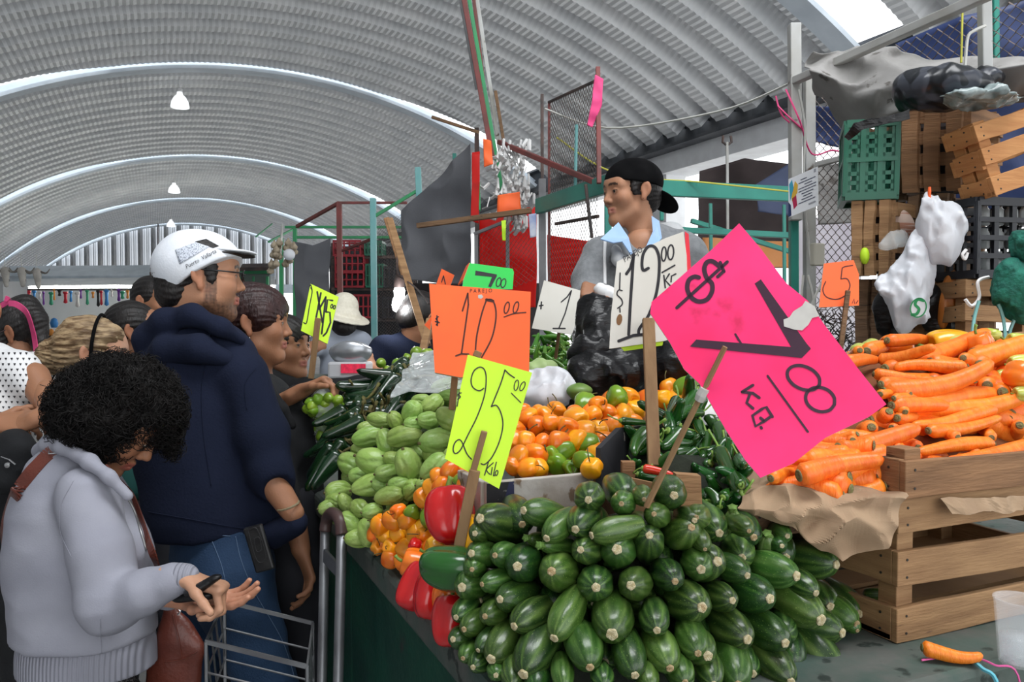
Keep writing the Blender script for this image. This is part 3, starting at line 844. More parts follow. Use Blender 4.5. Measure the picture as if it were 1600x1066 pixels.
bp('o', 1597, 588, 1.50, 24, F_*-1+R_*.1, 'orange bell pepper at the right frame edge', 0.8, 1.0)
bp('p', 1568, 590, 1.60, 14, R_*1, 'pale yellow pepper left of the right-edge orange bell', 0.8)
bp('p', 1565, 568, 1.64, 12, F_*-1+R_*.5, 'small pale green pepper under the long pale one', 0.8)
bp('p', 1590, 568, 1.58, 13, R_*1+U_*.1, 'curved pale green pepper above the right-edge orange bell', 0.9)
bp('p', 1362, 543, 1.78, 14, F_*-1, 'pale yellow pepper behind the carrots, left end', 0.8)
bp('p', 1342, 547, 1.78, 11, F_*-1+R_*.3, 'small pale pepper at the left end behind the carrots', 0.8)
bp('p', 1596, 615, 1.49, 12, R_*1, 'pale yellow pepper under the right-edge orange bell', .9)
bp('p', 1540, 525, 1.76, 13, F_*-1+R_*.3, 'pale pepper behind the standing orange bell', .9)
bp('o', 1400, 545, 1.80, 22, R_*1, 'orange bell pepper hidden behind the topmost carrot')

# ---- chayotes
M_chay = mat('chayote_skin', (0.22, 0.36, 0.070), (0.33, 0.46, 0.125), rough=0.38, scale=18, coat=0.15, bump=0.5, bscale=70, obvar=0.18, c3=(0.14, 0.23, 0.04), c3scale=45, c3t=0.70)
M_chay2 = mat('chayote_groove', (0.20, 0.33, 0.07), rough=0.6)
def chayote(seed, pear=0.75):
    mb = MB(); prof = []; L = 0.105; n = 26
    for i in range(n+1):
        t = i/n; a = t*math.pi
        z = L/2*(1-math.cos(a)); s_ = math.sin(a)**0.75
        r = 0.040*s_*(pear+(1-pear)*math.sin(min(1, t*1.15)*math.pi/2)**1.2+0.06*t)
        if t > 0.9: z -= 0.010*((t-0.9)/0.1)**1.5
        prof.append((max(r, 0.002), z))
    r_ = random.Random(seed); p1 = r_.uniform(0, 6); dep = [r_.uniform(0.07, 0.16) for _ in range(5)]
    def fn(r, h, a):
        q = 0
        for k in range(5):
            da = (a-p1-k*2*math.pi/5-0.25*math.sin(h*40+k)+math.pi) % (2*math.pi)-math.pi
            q += dep[k]*math.exp(-(da/0.14)**2)
        return r*(1-q*(0.35+0.65*min(1, h/0.05))+0.03*math.cos(2*a+p1)+0.015*math.sin(9*a+h*80))
    mb.lathe(prof, 60, fn=fn)
    bx = r_.uniform(-1.2, 1.2)
    mb.v = [(x+bx*(z-.05)**2, y, z) for (x, y, z) in mb.v]
    st = MB(); st.lathe([(0.006, 0.004), (0.0045, -0.002), (0.004, -0.006), (0.002, -0.006)], 9)
    return Proto('chayote', mb.mesh('chayote'), M_chay, [('stem', st.mesh('stem'), M_calyx)])
chs = [chayote(1), chayote(2, .85), chayote(3, .65), chayote(4, .8), chayote(5, .9)]
c4 = lambda x, y: (480+x*0.2815, 560+y*0.2815)
chd = idw([(540, 850, 1.68), (515, 790, 1.82), (520, 740, 1.98), (700, 735, 1.52), (600, 800, 1.60), (690, 600, 2.0), (560, 680, 1.95), (640, 680, 1.76), (710, 660, 1.68), (620, 740, 1.64)])
CHL = [(390,340,45,70,10),(490,345,45,52,60),(325,440,58,82,-10),(440,460,55,78,70),(560,430,62,98,172),(715,465,76,84,0),(580,300,52,62,-60),(670,345,50,56,10),(690,260,52,68,-30),(780,220,46,78,5),(755,160,52,80,-10),
(625,235,36,52,0),(780,330,60,68,40),(370,575,78,112,20),(560,590,72,92,75),(235,585,62,64,30),(700,610,62,88,-40),(330,710,64,106,-15),(440,765,52,82,-15),(170,740,56,62,0),(210,800,42,62,60),(290,830,46,52,20),
(360,850,46,52,0),(505,700,44,62,0),(580,730,52,58,-60),(650,700,42,44,0),(245,920,62,82,45),(340,965,62,72,60),(120,830,46,52,0),(590,365,42,52,0),(150,790,42,52,0),(290,650,46,62,0),(275,1000,52,62,10),
(620,520,50,60,30),(440,640,50,60,0),(480,560,46,60,20),(820,430,50,60,0),(500,800,50,60,-30),(860,260,50,60,0),(180,880,46,54,0),(420,700,50,60,20),(640,640,50,60,50),(520,500,50,60,0),(300,510,44,60,10),
(820,540,50,60,0),(250,660,50,60,0),(220,980,44,54,30),(420,900,50,60,0),(480,870,48,58,0),(330,390,40,50,0),(840,180,50,60,20),(700,540,52,60,20)]
hp = []
def ch_label(x, y):
    return 'pale green grooved chayote, heap\'s '+zone(x, y, 500, 725, 590, 860, ('far left', 'left', 'centre', 'right', 'far right'), ('top', 'upper', 'middle', 'lower', 'bottom'))
for i, (x, y, hw, hl, ang) in enumerate(CHL):
    X, Y = c4(x, y); d = chd(X, Y)+(0.05 if i > 32 else 0); w = hw*0.2815*d/FPX
    sc = w/0.0385; a = math.radians(ang); ratio = hl/hw
    ax = CR*math.cos(a)-CU*math.sin(a)
    want = min(1.0, (ratio*0.0385)/(0.0525)); 
    ax = nrm(ax*want+(-CF)*math.sqrt(max(0.02, 1-want*want))*(-1 if i % 3 else 1))
    p = P(X, Y, d)
    chs[i % 5].put(p-ax*0.052*sc, ax, (sc*1.02, sc*1.02, sc*max(1.0, ratio*0.77)), None, ch_label(X, Y), 'chayote', 'chayotes heaped at the left of the stall')
    hp.append(p+CF*0.05+np.array([0.02, 0, -0.05]))
M_cmat = mat('shade_fill_green', (0.03, 0.05, 0.015), (0.05, 0.07, 0.02), rough=0.95, scale=20)  # dark green painted in for shaded gaps of the heap
hull('sack', hp, M_cmat, ZC+0.002, 'dark green filler mound hidden under the chayote heap', 'sack', 0.12)  # added mound under the chayotes, gap shade in its colour

# ---- jalapenos, poblanos, serranos
M_jal = mat('jalapeno_skin', (0.010, 0.062, 0.008), (0.022, 0.10, 0.014), rough=0.2, scale=20, coat=0.55, obvar=0.25)
M_pob = mat('poblano_skin', (0.006, 0.022, 0.008), (0.010, 0.038, 0.010), rough=0.18, scale=14, coat=0.7, bump=0.4, bscale=35, obvar=0.25)
M_ser = mat('serrano_skin', (0.045, 0.17, 0.015), (0.10, 0.26, 0.03), rough=0.25, scale=20, coat=0.4, obvar=0.25)
M_redc = mat('red_chili_skin', (0.62, 0.03, 0.012), (0.72, 0.06, 0.02), rough=0.22, scale=20, coat=0.5)
def longchili(name, m, seed, R, L, taper, bend, crease=0.0, calyx=M_gstem):
    mb = MB(); prof = []; n = 20
    for i in range(n+1):
        t = i/n; r = R*(min(1, t/0.10)**0.45)*(1-taper*t**1.5)
        if t > 0.85: r *= math.sqrt(max(0.03, 1-((t-0.85)/0.153)**2))
        prof.append((max(r, 0.0015), L*t))
    r_ = random.Random(seed); p1 = r_.uniform(0, 6)
    mb.lathe(prof, 20, fn=lambda r, h, a: r*(1+crease*math.cos(2*a+p1+h*14)+crease*.6*math.cos(3*a+h*30)+0.02*math.sin(5*a+h*60)))
    mb.v = [(x+bend*(z/L)**2*L, y+0.2*bend*L*math.sin(z/L*3), z) for (x, y, z) in mb.v]
    st = MB(); st.lathe([(R*0.55, 0.003), (R*0.6, 0.0), (R*.25, -0.003)], 8); stem_mesh(R*0.16, R*1.9, 0.7, st)
    return Proto(name, mb.mesh(name), m, [('stem', st.mesh('stem'), calyx)])
jal = [longchili('jalapeno', M_jal, i, 0.016, 0.085, 0.45, b) for i, b in ((1, .15), (2, -.1), (3, .3))]
redc = longchili('red_chili', M_redc, 9, 0.011, 0.085, 0.4, 0.1)
pob = [longchili('poblano', M_pob, i, 0.026, 0.13, 0.6, b, 0.10, M_calyx) for i, b in ((1, .2), (2, -.15), (3, .1))]
ser = [longchili('serrano_chili', M_ser, i, 0.009, 0.07, 0.5, b) for i, b in ((1, .2), (2, -.2), (3, .05))]
cj = lambda x, y: (780+x*0.2625, 560+y*0.2625)
jd = idw([(1010, 745, 1.30), (1150, 780, 1.22), (1000, 690, 1.42), (1080, 610, 1.66), (1130, 720, 1.34), (1100, 660, 1.50), (1180, 760, 1.22), (1060, 700, 1.40)])
JL = [(1180,210,1040,330,40),(1060,240,970,400,34),(900,430,750,590,52),(1000,430,1080,480,40),(1090,430,985,560,46),(1190,460,1120,570,42),(1232,450,1236,630,44),(1310,540,1400,780,46),(1250,350,1258,435,36),(1120,630,1310,730,46),
(1300,400,1340,500,40),(1210,320,1110,372,30),(960,490,840,590,44),(1040,570,1130,560,40),(1430,590,1490,690,40),(1390,480,1350,570,36),(1240,860,1200,770,45),(1310,890,1280,830,40),(720,370,890,400,24),(820,690,960,725,30),
(800,620,860,650,30),(1080,400,1000,380,26),(1180,545,1060,620,34),(1350,620,1300,560,36),(1140,300,1070,380,34),(1000,330,1030,420,30),(1440,760,1380,700,34),(1260,620,1180,690,36),(900,560,1010,620,40),(1180,380,1240,500,34),(1330,830,1400,760,34),(1050,500,1140,520,34)]
hp = []
for i, (bx, by, tx, ty, r) in enumerate(JL):
    B = cj(bx, by); T = cj(tx, ty); dB = jd(*B)-0.01; dT = jd(*T)-0.01
    rr = r*0.2625*dB/FPX; A = P(*B, dB); E_ = P(*T, dT+(0.03 if i % 3 == 0 else 0)); Lr = max(np.linalg.norm(E_-A), rr*3.2)
    jal[i % 3].put(A, E_-A, (rr/.0155, rr/.0155, Lr/.085), None, 'dark green glossy jalapeno under the pink card, '+zone(B[0], B[1], 960, 1190, 600, 810), 'chili pepper', 'jalapenos heaped under the pink sign')
    hp.append(A+CF*0.05-np.array([0, 0, .02])); hp.append(E_+CF*0.05-np.array([0, 0, .02]))
A = P(*cj(850, 655), 1.285); E_ = P(*cj(1050, 682), 1.275)
redc.put(A, E_-A, (0.7, 0.7, np.linalg.norm(E_-A)/.085), None, 'single bright red chili lying in front of the jalapenos', 'chili pepper')
heap([(975, 700), (1010, 650), (1085, 610), (1120, 680), (1180, 750), (1160, 800), (1100, 790), (1010, 745)], 27, jd, jal, 11, 0.016, lambda x, y: 'half buried dark jalapeno under the pink card, '+zone(x, y, 960, 1190, 600, 810), 'chili pepper', 'jalapenos heaped under the pink sign', 12, extra=0.03)
hull('sack', hp, M_shade_fill, ZC+0.002, 'dark filler mound hidden under the jalapeno heap', 'sack', 0.08)  # added mound, dark colour gives the jalapeno gaps their shade
hp = []
pd = idw([(505, 745, 2.12), (520, 660, 2.25), (560, 610, 2.35), (640, 560, 2.5), (700, 570, 2.3), (640, 610, 2.15), (560, 660, 2.05), (530, 720, 2.02)])
heap([(503, 760), (506, 700), (530, 640), (580, 590), (640, 560), (715, 555), (720, 600), (650, 615), (600, 650), (560, 665), (535, 705), (520, 730)], 17, pd, pob, 13, 0.026,
     lambda x, y: 'very dark shiny poblano behind the chayotes, '+zone(x, y, 500, 725, 550, 770), 'chili pepper', 'poblano chilies behind the chayotes', 6,
     axis_fn=lambda r_: nrm(-CR*0.8-CU*0.6+0.35*np.array([r_.gauss(0, 1), r_.gauss(0, 1), r_.gauss(0, 1)])), pts=hp)
hull('sack', hp, M_shade_fill, ZC+0.002, 'dark filler mound hidden under the poblano chilies', 'sack', 0.08)  # added mound with shade in its colour behind the poblanos
hp = []
sd = idw([(830, 575, 2.45), (895, 575, 2.4), (860, 525, 2.8)])
heap([(822, 578), (832, 545), (852, 524), (896, 520), (902, 580)], 9.5, sd, ser, 4.6, 0.009, lambda x, y: 'small mid green chili left of the black bags, '+zone(x, y, 820, 905, 518, 582), 'chili pepper', 'small green chilies left of the black bags', 8, pts=hp)
hull('sack', hp, M_cmat, ZC+0.002, 'green filler mound hidden under the far small green chilies', 'sack', 0.05)  # added filler mound, darker green in the gaps of the pile

# ---- limes
M_lime = mat('lime_skin', (0.14, 0.30, 0.015), (0.28, 0.42, 0.04), rough=0.3, scale=14, coat=0.3, obvar=0.2, bump=0.2, bscale=120)
mb = MB(); mb.lathe([(0.003, 0), (0.010, 0.003), (0.018, 0.010), (0.022, 0.022), (0.021, 0.032), (0.014, 0.042), (0.006, 0.0475), (0.002, 0.050)], 18)
limep = Proto('lime', mb.mesh('lime'), M_lime)
for i, (x, y, r) in enumerate([(628, 562, 9), (641, 552, 9), (652, 560, 8), (661, 551, 8), (672, 545, 8), (617, 570, 9), (640, 569, 8), (585, 580, 9), (600, 575, 8), (598, 566, 8), (690, 548, 8)]):
    d = 2.45; p = P(x, y, d)
    limep.put(p, (random.gauss(0, 1), random.gauss(0, 1), random.gauss(0, 1)), r*d/FPX/.022, None, 'green lime lying on top of the poblano heap', 'lime', 'limes on the poblano heap')

# ================================================================ CRATES, BOXES, PAPER
M_wood = mat('crate_wood', (0.30, 0.155, 0.07), (0.19, 0.095, 0.042), rough=0.75, scale=7, stretch=(1, 1, 9), detail=7, bump=0.4, bscale=30, c3=(0.09, 0.045, 0.02), c3scale=16, c3t=0.66)
M_wood2 = mat('pale_crate_wood', (0.37, 0.215, 0.10), (0.25, 0.135, 0.06), rough=0.75, scale=7, stretch=(1, 1, 9), detail=7, bump=0.4, bscale=30, c3=(0.12, 0.06, 0.03), c3scale=14, c3t=0.68)
M_wood3 = mat('orange_crate_wood', (0.52, 0.25, 0.09), (0.42, 0.18, 0.06), rough=0.7, scale=7, stretch=(1, 1, 9), detail=7, bump=0.3, bscale=30)
M_wood_old = mat('old_crate_wood', (0.20, 0.115, 0.06), (0.12, 0.07, 0.038), rough=0.8, scale=8, stretch=(1, 1, 8), detail=7, bump=0.5, bscale=30, c3=(0.05, 0.03, 0.02), c3scale=14, c3t=0.62)
M_stake = mat('stake_wood', (0.30, 0.18, 0.085), (0.20, 0.11, 0.05), rough=0.75, scale=30, stretch=(1, 1, 0.15), bump=0.4, bscale=60, c3=(0.08, 0.04, 0.02), c3scale=60, c3t=0.66)
M_nail = mat('nail', (0.05, 0.045, 0.04), rough=0.5, metal=0.6)

def crate(o, ex, ey, ez, dims, m, label, group=None, nsl=3, cat='crate', sw=None, post=0.035, seed=0, bottom=True, jit=0.006, bow=None):
    """slatted wooden crate: o is a corner, ex/ey/ez its unit axes, dims its size"""
    ex, ey, ez = nrm(ex), nrm(ey), nrm(ez); W, D, H = dims; r_ = random.Random(seed)
    o = np.asarray(o, float); c = o+ex*W/2+ey*D/2
    root = empty('wooden_crate', c, label, cat, group)
    Mx = np.stack([ex, ey, ez], 1)
    def pt(a, b, h): return o+ex*a+ey*b+ez*h
    def slab(mb, a, b, w, th, up):
        """plank between two points in its own frame (grain along it)"""
        mb.bar(a, b, w, th, up)
    t = 0.011; sw = sw or H/nsl*0.72
    for (a, b) in ((0, 0), (1, 0), (0, 1), (1, 1)):
        mb = MB(); p = pt(t+post/2+(W-2*t-post)*a, t+post/2+(D-2*t-post)*b, 0)
        mb.bar(p, p+ez*H, post, post, ey)
        mb.build('corner_post', m, root, bevel=0.0015)
    gaps = (H-sw*nsl)/max(1, nsl-1)
    for side in range(4):
        for k in range(nsl):
            h = sw/2+k*(sw+gaps)+r_.uniform(-jit, jit)*(k not in (0,)); w2 = sw*r_.uniform(0.9, 1.08)
            h = min(h, H-w2/2); tl = r_.uniform(-jit, jit)
            if side == 0: A, B, n_ = pt(0, t/2, h), pt(W, t/2, h+tl), ey
            elif side == 1: A, B, n_ = pt(0, D-t/2, h), pt(W, D-t/2, h+tl), ey
            elif side == 2: A, B, n_ = pt(t/2, t, h), pt(t/2, D-t, h+tl), ex
            else: A, B, n_ = pt(W-t/2, t, h), pt(W-t/2, D-t, h+tl), ex
            mb = MB(); mb.bar(A, B, t, w2, ez) if False else slat(mb, A, B, n_, ez, t, w2, r_)
            s_ = mb.build('slat', m, root, bevel=0.0015)
            nb = MB()
            for q, e in ((A, 1), (B, -1)):
                u = nrm(B-A)*e
                outn = -n_ if side in (0, 2) else n_
                for dh in (-.25, .25): nb.lathe([(0.0022, 0), (0.0022, 0.001)], 6, q+u*0.02+ez*dh*w2+outn*t*0.5, outn)
            nb.build('nail', M_nail, root)
    if bottom:
        for k in range(4):
            mb = MB(); y = D*(k+0.5)/4; slat(mb, pt(0, y, t/2), pt(W, y, t/2), ez, ey, t*.8, D/4*0.75, r_); mb.build('bottom_slat', m, root)
    return root
def slat(mb, A, B, n_, up, t, w, r_):
    n = 8; vs = []; bw = r_.uniform(-.004, .004)
    for i in range(n+1):
        s = i/n; c = A+(B-A)*s+up*bw*math.sin(s*3.14)
        e1 = r_.uniform(-.0012, .0012); e2 = r_.uniform(-.0012, .0012)
        for (a, b) in ((-1, -1), (1, -1), (1, 1), (-1, 1)):
            vs.append(c+n_*a*t/2+up*(b*w/2+(e1 if b < 0 else e2)))
    fs = [(i*4+j, i*4+(j+1) % 4, (i+1)*4+(j+1) % 4, (i+1)*4+j) for i in range(n) for j in range(4)]+[(3, 2, 1, 0), (n*4, n*4+1, n*4+2, n*4+3)]
    mb.add(vs, fs)

X3, Y3, Z3 = np.eye(3)
crate((1.035, 0.872, ZC+.001), X3, Y3, Z3, (0.60, 0.40, 0.222), M_wood2, 'large slatted wooden crate on the counter corner under the carrots', nsl=3, sw=0.054, seed=3)
crate((1.037, 0.862, 1.274), X3, Y3, Z3, (0.60, 0.42, 0.076), M_wood, 'shallow wooden crate tray stacked on the large crate, holding carrots', nsl=1, sw=0.062, seed=4)
crate((0.845, 0.985, ZC+.001), X3, Y3, Z3, (0.17, 0.16, 0.205), M_wood_old, 'dark old wooden crate behind the zucchini, under the brown paper', nsl=3, sw=0.05, seed=5)
hull('filler_mound', cpts+[np.array([1.06, .99, 1.31]), np.array([1.60, .99, 1.31])], M_cmound, 1.285, 'rust brown filler mound hidden under the carrot heap', 'paper', 0.10)  # added support mound filling the carrot heap from inside

M_kraft = mat('kraft_paper', (0.36, 0.25, 0.155), (0.27, 0.18, 0.11), rough=0.9, scale=9, bump=0.35, bscale=26)
def patch(rows, nu, nv, amp, freq, seed, crease=1.0, latk=1.0):
    """smooth sheet through a grid of (px, py, depth) points with crumples"""
    G = np.array([[P(*p) for p in r] for r in rows]); R_n, C_n = G.shape[:2]
    def ev(u, v):
        a = v*(R_n-1); b = u*(C_n-1); i = min(int(a), R_n-2); j = min(int(b), C_n-2); s, t = a-i, b-j
        s2, t2 = s*s*(3-2*s)*.5+s*.5, t*t*(3-2*t)*.5+t*.5
        p = (G[i, j]*(1-t2)+G[i, j+1]*t2)*(1-s2)+(G[i+1, j]*(1-t2)+G[i+1, j+1]*t2)*s2
        n = mnoise.noise_vector(Vector(p*freq)+Vector((seed, 0, 0)))
        m = mnoise.noise_vector(Vector(p*freq*2.3)+Vector((seed, 3, 0)))
        r = 1-2*abs(mnoise.noise(Vector(p*freq*1.3)+Vector((0, seed, 0))))
        lat = np.array(n)*amp+np.array(m)*amp*0.4; lat = lat*latk+CF*np.dot(lat, CF)*(1-latk)
        return p+lat-CF*r*amp*crease
    mb = MB(); mb.grid(ev, nu, nv); return mb
mb = patch([[(1165, 735, 1.46), (1230, 730, 1.42), (1310, 740, 1.40), (1404, 745, 1.32)],
            [(1158, 770, 1.26), (1215, 757, 1.25), (1290, 765, 1.235), (1408, 782, 1.205)],
            [(1150, 792, 1.235), (1212, 792, 1.22), (1300, 815, 1.20), (1398, 812, 1.195)],
            [(1172, 806, 1.235), (1250, 826, 1.22), (1312, 875, 1.20), (1372, 858, 1.19)]], 70, 56, 0.011, 17, 3, 1.3)
tag(mb.build('kraft_paper', M_kraft, smooth=False, thick=0.0008), 'crumpled brown paper sheet hanging over the crates under the carrots', 'paper')
mb = patch([[(1470, 780, 1.25), (1600, 775, 1.32)], [(1490, 806, 1.235), (1600, 798, 1.305)]], 20, 6, 0.006, 20, 5)
tag(mb.build('kraft_paper', M_kraft, thick=0.0008), 'strip of brown paper sticking out between the two right crates', 'paper')

# painted chili box
M_pbox = mat('weathered_white_board', (0.56, 0.54, 0.50), (0.36, 0.32, 0.27), rough=0.8, scale=12, detail=9, bump=0.5, bscale=40, c3=(0.20, 0.14, 0.09), c3scale=26, c3t=0.60)
M_pblk = mat('weathered_black_board', (0.014, 0.015, 0.018), (0.03, 0.03, 0.035), rough=0.6, scale=12, c3=(0.5, 0.48, 0.44), c3scale=38, c3t=0.63)
M_pnavy = mat('navy_print', (0.02, 0.025, 0.07), (0.03, 0.035, 0.09), rough=0.7, scale=10, c3=(0.4, 0.38, 0.34), c3scale=40, c3t=0.64)
M_ptan = mat('tan_print', (0.30, 0.20, 0.09), (0.22, 0.17, 0.12), rough=0.8, scale=10)
bx0 = P(748, 745, 1.33); bx1 = P(938, 738, 1.36)
zt = 1.285; Yb = (bx0[1]+bx1[1])/2; xa, xb = bx0[0], bx1[0]
box = empty('painted_box', ((xa+xb)/2, Yb+.25, ZC), 'weathered white and black painted box full of orange chilies', 'box')
mb = MB(); mb.box(((xa+xb)/2, Yb, (ZC+zt)/2), (xb-xa, 0.012, zt-ZC)); mb.build('front_panel', M_pbox, box, bevel=0.002)
mb = MB(); mb.box((xa, Yb+.06, (ZC+zt)/2), (0.012, 0.11, zt-ZC)); mb.build('side_panel', M_pbox, box, bevel=0.002)
w = xb-xa; yy = Yb-0.0066
def flatpoly(mb, pts): mb.add(pts, [tuple(range(len(pts)))])
mb = MB(); flatpoly(mb, [(xa, yy, zt-.002), (xa+w*.20, yy, zt-.002), (xa+w*.20, yy, zt-.055), (xa, yy, zt-.055)]); mb.build('printed_patch', M_pblk, box)
mb = MB(); flatpoly(mb, [(xa+w*.20, yy-.0002, zt-.002), (xa+w*.245, yy-.0002, zt-.002), (xa+w*.245, yy-.0002, zt-.12), (xa+w*.12, yy-.0004, zt-.055)]); mb.build('printed_patch', M_pnavy, box)
mb = MB(); flatpoly(mb, [(xa, yy, zt-.058), (xa+w*.08, yy, zt-.05), (xa+w*.2, yy, zt-.12), (xa, yy, zt-.12)]); mb.build('printed_patch', M_ptan, box)
# black side panel cut at a slant, between the chilies and the jalapenos
pts = [P(935, 770, 1.35), P(935, 700, 1.36), P(966, 669, 1.40), P(1010, 664, 1.50), P(1045, 690, 1.62), P(1045, 760, 1.62), P(985, 790, 1.42)]
mb = MB(); mb.add(pts, [(0, 1, 2, 3, 4, 5, 6)])
mb.build('divider_panel', M_pblk, box, thick=0.01)
crd = empty('cardboard_tray', P(1010, 770, 1.27), 'small broken tray of cardboard and wood holding the jalapenos', 'tray')
M_card = mat('cardboard', (0.40, 0.24, 0.12), (0.33, 0.19, 0.09), rough=0.9, scale=10, bump=0.2)
def slabpx(pts, m, name, parent, th=0.008):
    mb = MB(); mb.add([P(*p) for p in pts], [tuple(range(len(pts)))]); return mb.build(name, m, parent, thick=th)
slabpx([(965, 742, 1.28), (1030, 756, 1.265), (1032, 810, 1.265), (965, 800, 1.28)], M_card, 'front_panel', crd, 0.005)
slabpx([(1054, 739, 1.21), (1092, 742, 1.21), (1095, 800, 1.21), (1056, 800, 1.21)], M_wood2, 'corner_block', crd, 0.025)
slabpx([(971, 721, 1.30), (991, 721, 1.30), (991, 748, 1.30), (971, 748, 1.30)], M_wood, 'corner_block', crd, 0.02)

# ================================================================ PRICE SIGNS
M_ink = mat('black_marker', (0.012, 0.010, 0.014), rough=0.5)
M_ink2 = mat('brown_black_marker', (0.06, 0.012, 0.006), rough=0.5)
M_inkp = mat('marker_on_pink', (0.035, 0.004, 0.022), rough=0.45)
M_pink = mat('fluorescent_pink_card', (0.93, 0.012, 0.13), (0.98, 0.03, 0.20), rough=0.6, scale=7, c3=(0.70, 0.008, 0.09), c3scale=11, c3t=0.655, bump=0.1, bscale=20)
M_orange = mat('fluorescent_orange_card', (0.97, 0.155, 0.03), (0.93, 0.13, 0.03), rough=0.6, scale=6, c3=(0.75, 0.09, 0.02), c3scale=24, c3t=0.72)
M_yellow = mat('fluorescent_yellow_card', (0.62, 0.93, 0.03), (0.58, 0.90, 0.04), rough=0.6, scale=6)
M_greenc = mat('fluorescent_green_card', (0.02, 0.55, 0.07), (0.03, 0.50, 0.08), rough=0.6, scale=6)
M_whitec = mat('grubby_white_card', (0.70, 0.68, 0.62), (0.62, 0.59, 0.52), rough=0.7, scale=5, c3=(0.42, 0.33, 0.22), c3scale=11, c3t=0.71)
M_cardedge = mat('card_core', (0.75, 0.72, 0.62), rough=0.8)
def catmull(pts, n=8, closed=False):
    pts = [np.asarray(p, float) for p in pts]
    if len(pts) < 3: return pts
    out = []; N = len(pts); rng_ = range(N) if closed else range(N-1)
    for i in rng_:
        p0 = pts[(i-1) % N] if closed or i > 0 else pts[0]; p1 = pts[i]; p2 = pts[(i+1) % N]
        p3 = pts[(i+2) % N] if closed or i+2 < N else pts[-1]
        for k in range(n):
            t = k/n
            out.append(0.5*((2*p1)+(-p0+p2)*t+(2*p0-5*p1+4*p2-p3)*t*t+(-p0+3*p1-3*p2+p3)*t**3))
    out.append(pts[0] if closed else pts[-1]); return out
def arc(cx, cy, rx, ry, rot=0, a0=0, a1=360, n=10):
    c, s = math.cos(math.radians(rot)), math.sin(math.radians(rot)); o = []
    for i in range(n+1):
        a = math.radians(a0+(a1-a0)*i/n); x, y = rx*math.cos(a), ry*math.sin(a); o.append((cx+x*c-y*s, cy+x*s+y*c))
    return o
def text_decal(txt, surf, a, b, hpx, m, root, name='lettering', slant=.2, off=.0022):
    cu = bpy.data.curves.new('t', 'FONT'); cu.body = txt; cu.size = 1; cu.fill_mode = 'FRONT'; cu.resolution_u = 2; cu.shear = slant
    o = bpy.data.objects.new('t', cu); COL.objects.link(o); dg = bpy.context.evaluated_depsgraph_get(); me = o.evaluated_get(dg).to_mesh()
    vs = np.array([v.co[:] for v in me.vertices]); fs = [tuple(p.vertices) for p in me.polygons]
    o.to_mesh_clear() if hasattr(o, 'to_mesh_clear') else None
    bpy.data.objects.remove(o); W = vs[:, 0].max(); a = np.array(a, float); b = np.array(b, float); t = nrm(b-a); n = np.array([t[1], -t[0]]); out = []
    for v in vs:
        p = a+(b-a)*(v[0]/W)+n*v[1]*hpx
        w = surf.at(p[0], p[1], off) if surf else None
        out.append(w if w is not None else P(p[0], p[1], 2.0))
    mb = MB(); mb.add(out, fs); return mb.build(name, m, root)
class Sign:
    def __init__(s, outline, depth_pts, m, label, back=None, th=0.003, cat='sign', name='price_sign', mat_edge=None):
        D = [P(*p) for p in depth_pts]
        s.o = D[0]; n = np.cross(D[1]-D[0], D[2]-D[0]); n = nrm(n)
        if np.dot(n, CF) > 0: n = -n
        s.n = n; pts = [s.at(x, y) for (x, y) in outline]
        c = sum(pts)/len(pts)
        s.root = empty(name, c, label, cat)
        mb = MB(); N = len(pts); vs = pts+[p-n*th for p in pts]
        mb.m = 0; mb.add(vs, [tuple(range(N)), tuple(range(2*N-1, N-1, -1))])
        mb.m = 1; b = 0
        mb.f += [(i, (i+1) % N, N+(i+1) % N, N+i) for i in range(N)]; mb.mi += [1]*N
        mb.build('card', [m, mat_edge or M_cardedge], s.root)
        s.th = th
    def at(s, x, y, off=0.0):
        v = CF+CR*((x-800)/FPX)+CU*((533-y)/FPX); e = np.array([0, 0, EYE])
        t = np.dot(s.o+s.n*off-e, s.n)/np.dot(v, s.n); return e+v*t
    def write(s, strokes, wpx, m=None, name='handwriting', n=6, smooth=True):
        """strokes in photo pixels, drawn as flat ribbons lying on the card"""
        mb = MB()
        for st in strokes:
            w = wpx
            if isinstance(st, dict): w = st['w']; st = st['p']; sm = st
            q = catmull(st, n) if smooth and len(st) > 2 else [np.asarray(p, float) for p in st]
            L_ = []; w = w*1.3
            for i, p in enumerate(q):
                t = nrm(q[min(i+1, len(q)-1)]-q[max(i-1, 0)]); nn = np.array([-t[1], t[0]])*w/2
                L_.append((s.at(*(p+nn), 0.0006), s.at(*(p-nn), 0.0006)))
            vs = [v for a in L_ for v in a]
            mb.add(vs, [(2*i, 2*i+1, 2*i+3, 2*i+2) for i in range(len(L_)-1)])
            for e in (q[0], q[-1]):
                k = 8; mb.add([s.at(e[0]+w/2*math.cos(2*math.pi*j/k), e[1]+w/2*math.sin(2*math.pi*j/k), 0.0005) for j in range(k)], [tuple(range(k))])
        return mb.build(name, m or M_ink, s.root)
    def poly(s, pts, m, name, off=0.0004):
        mb = MB(); mb.add([s.at(x, y, off) for (x, y) in pts], [tuple(range(len(pts)))]); return mb.build(name, m, s.root)
def stake(pts, w, t, m, label, parent=None, name='stake'):
    mb = MB(); mb.bar(P(*pts[0]), P(*pts[1]), t, w, CR)
    o = mb.build(name, m, parent, bevel=0.0015)
    return o
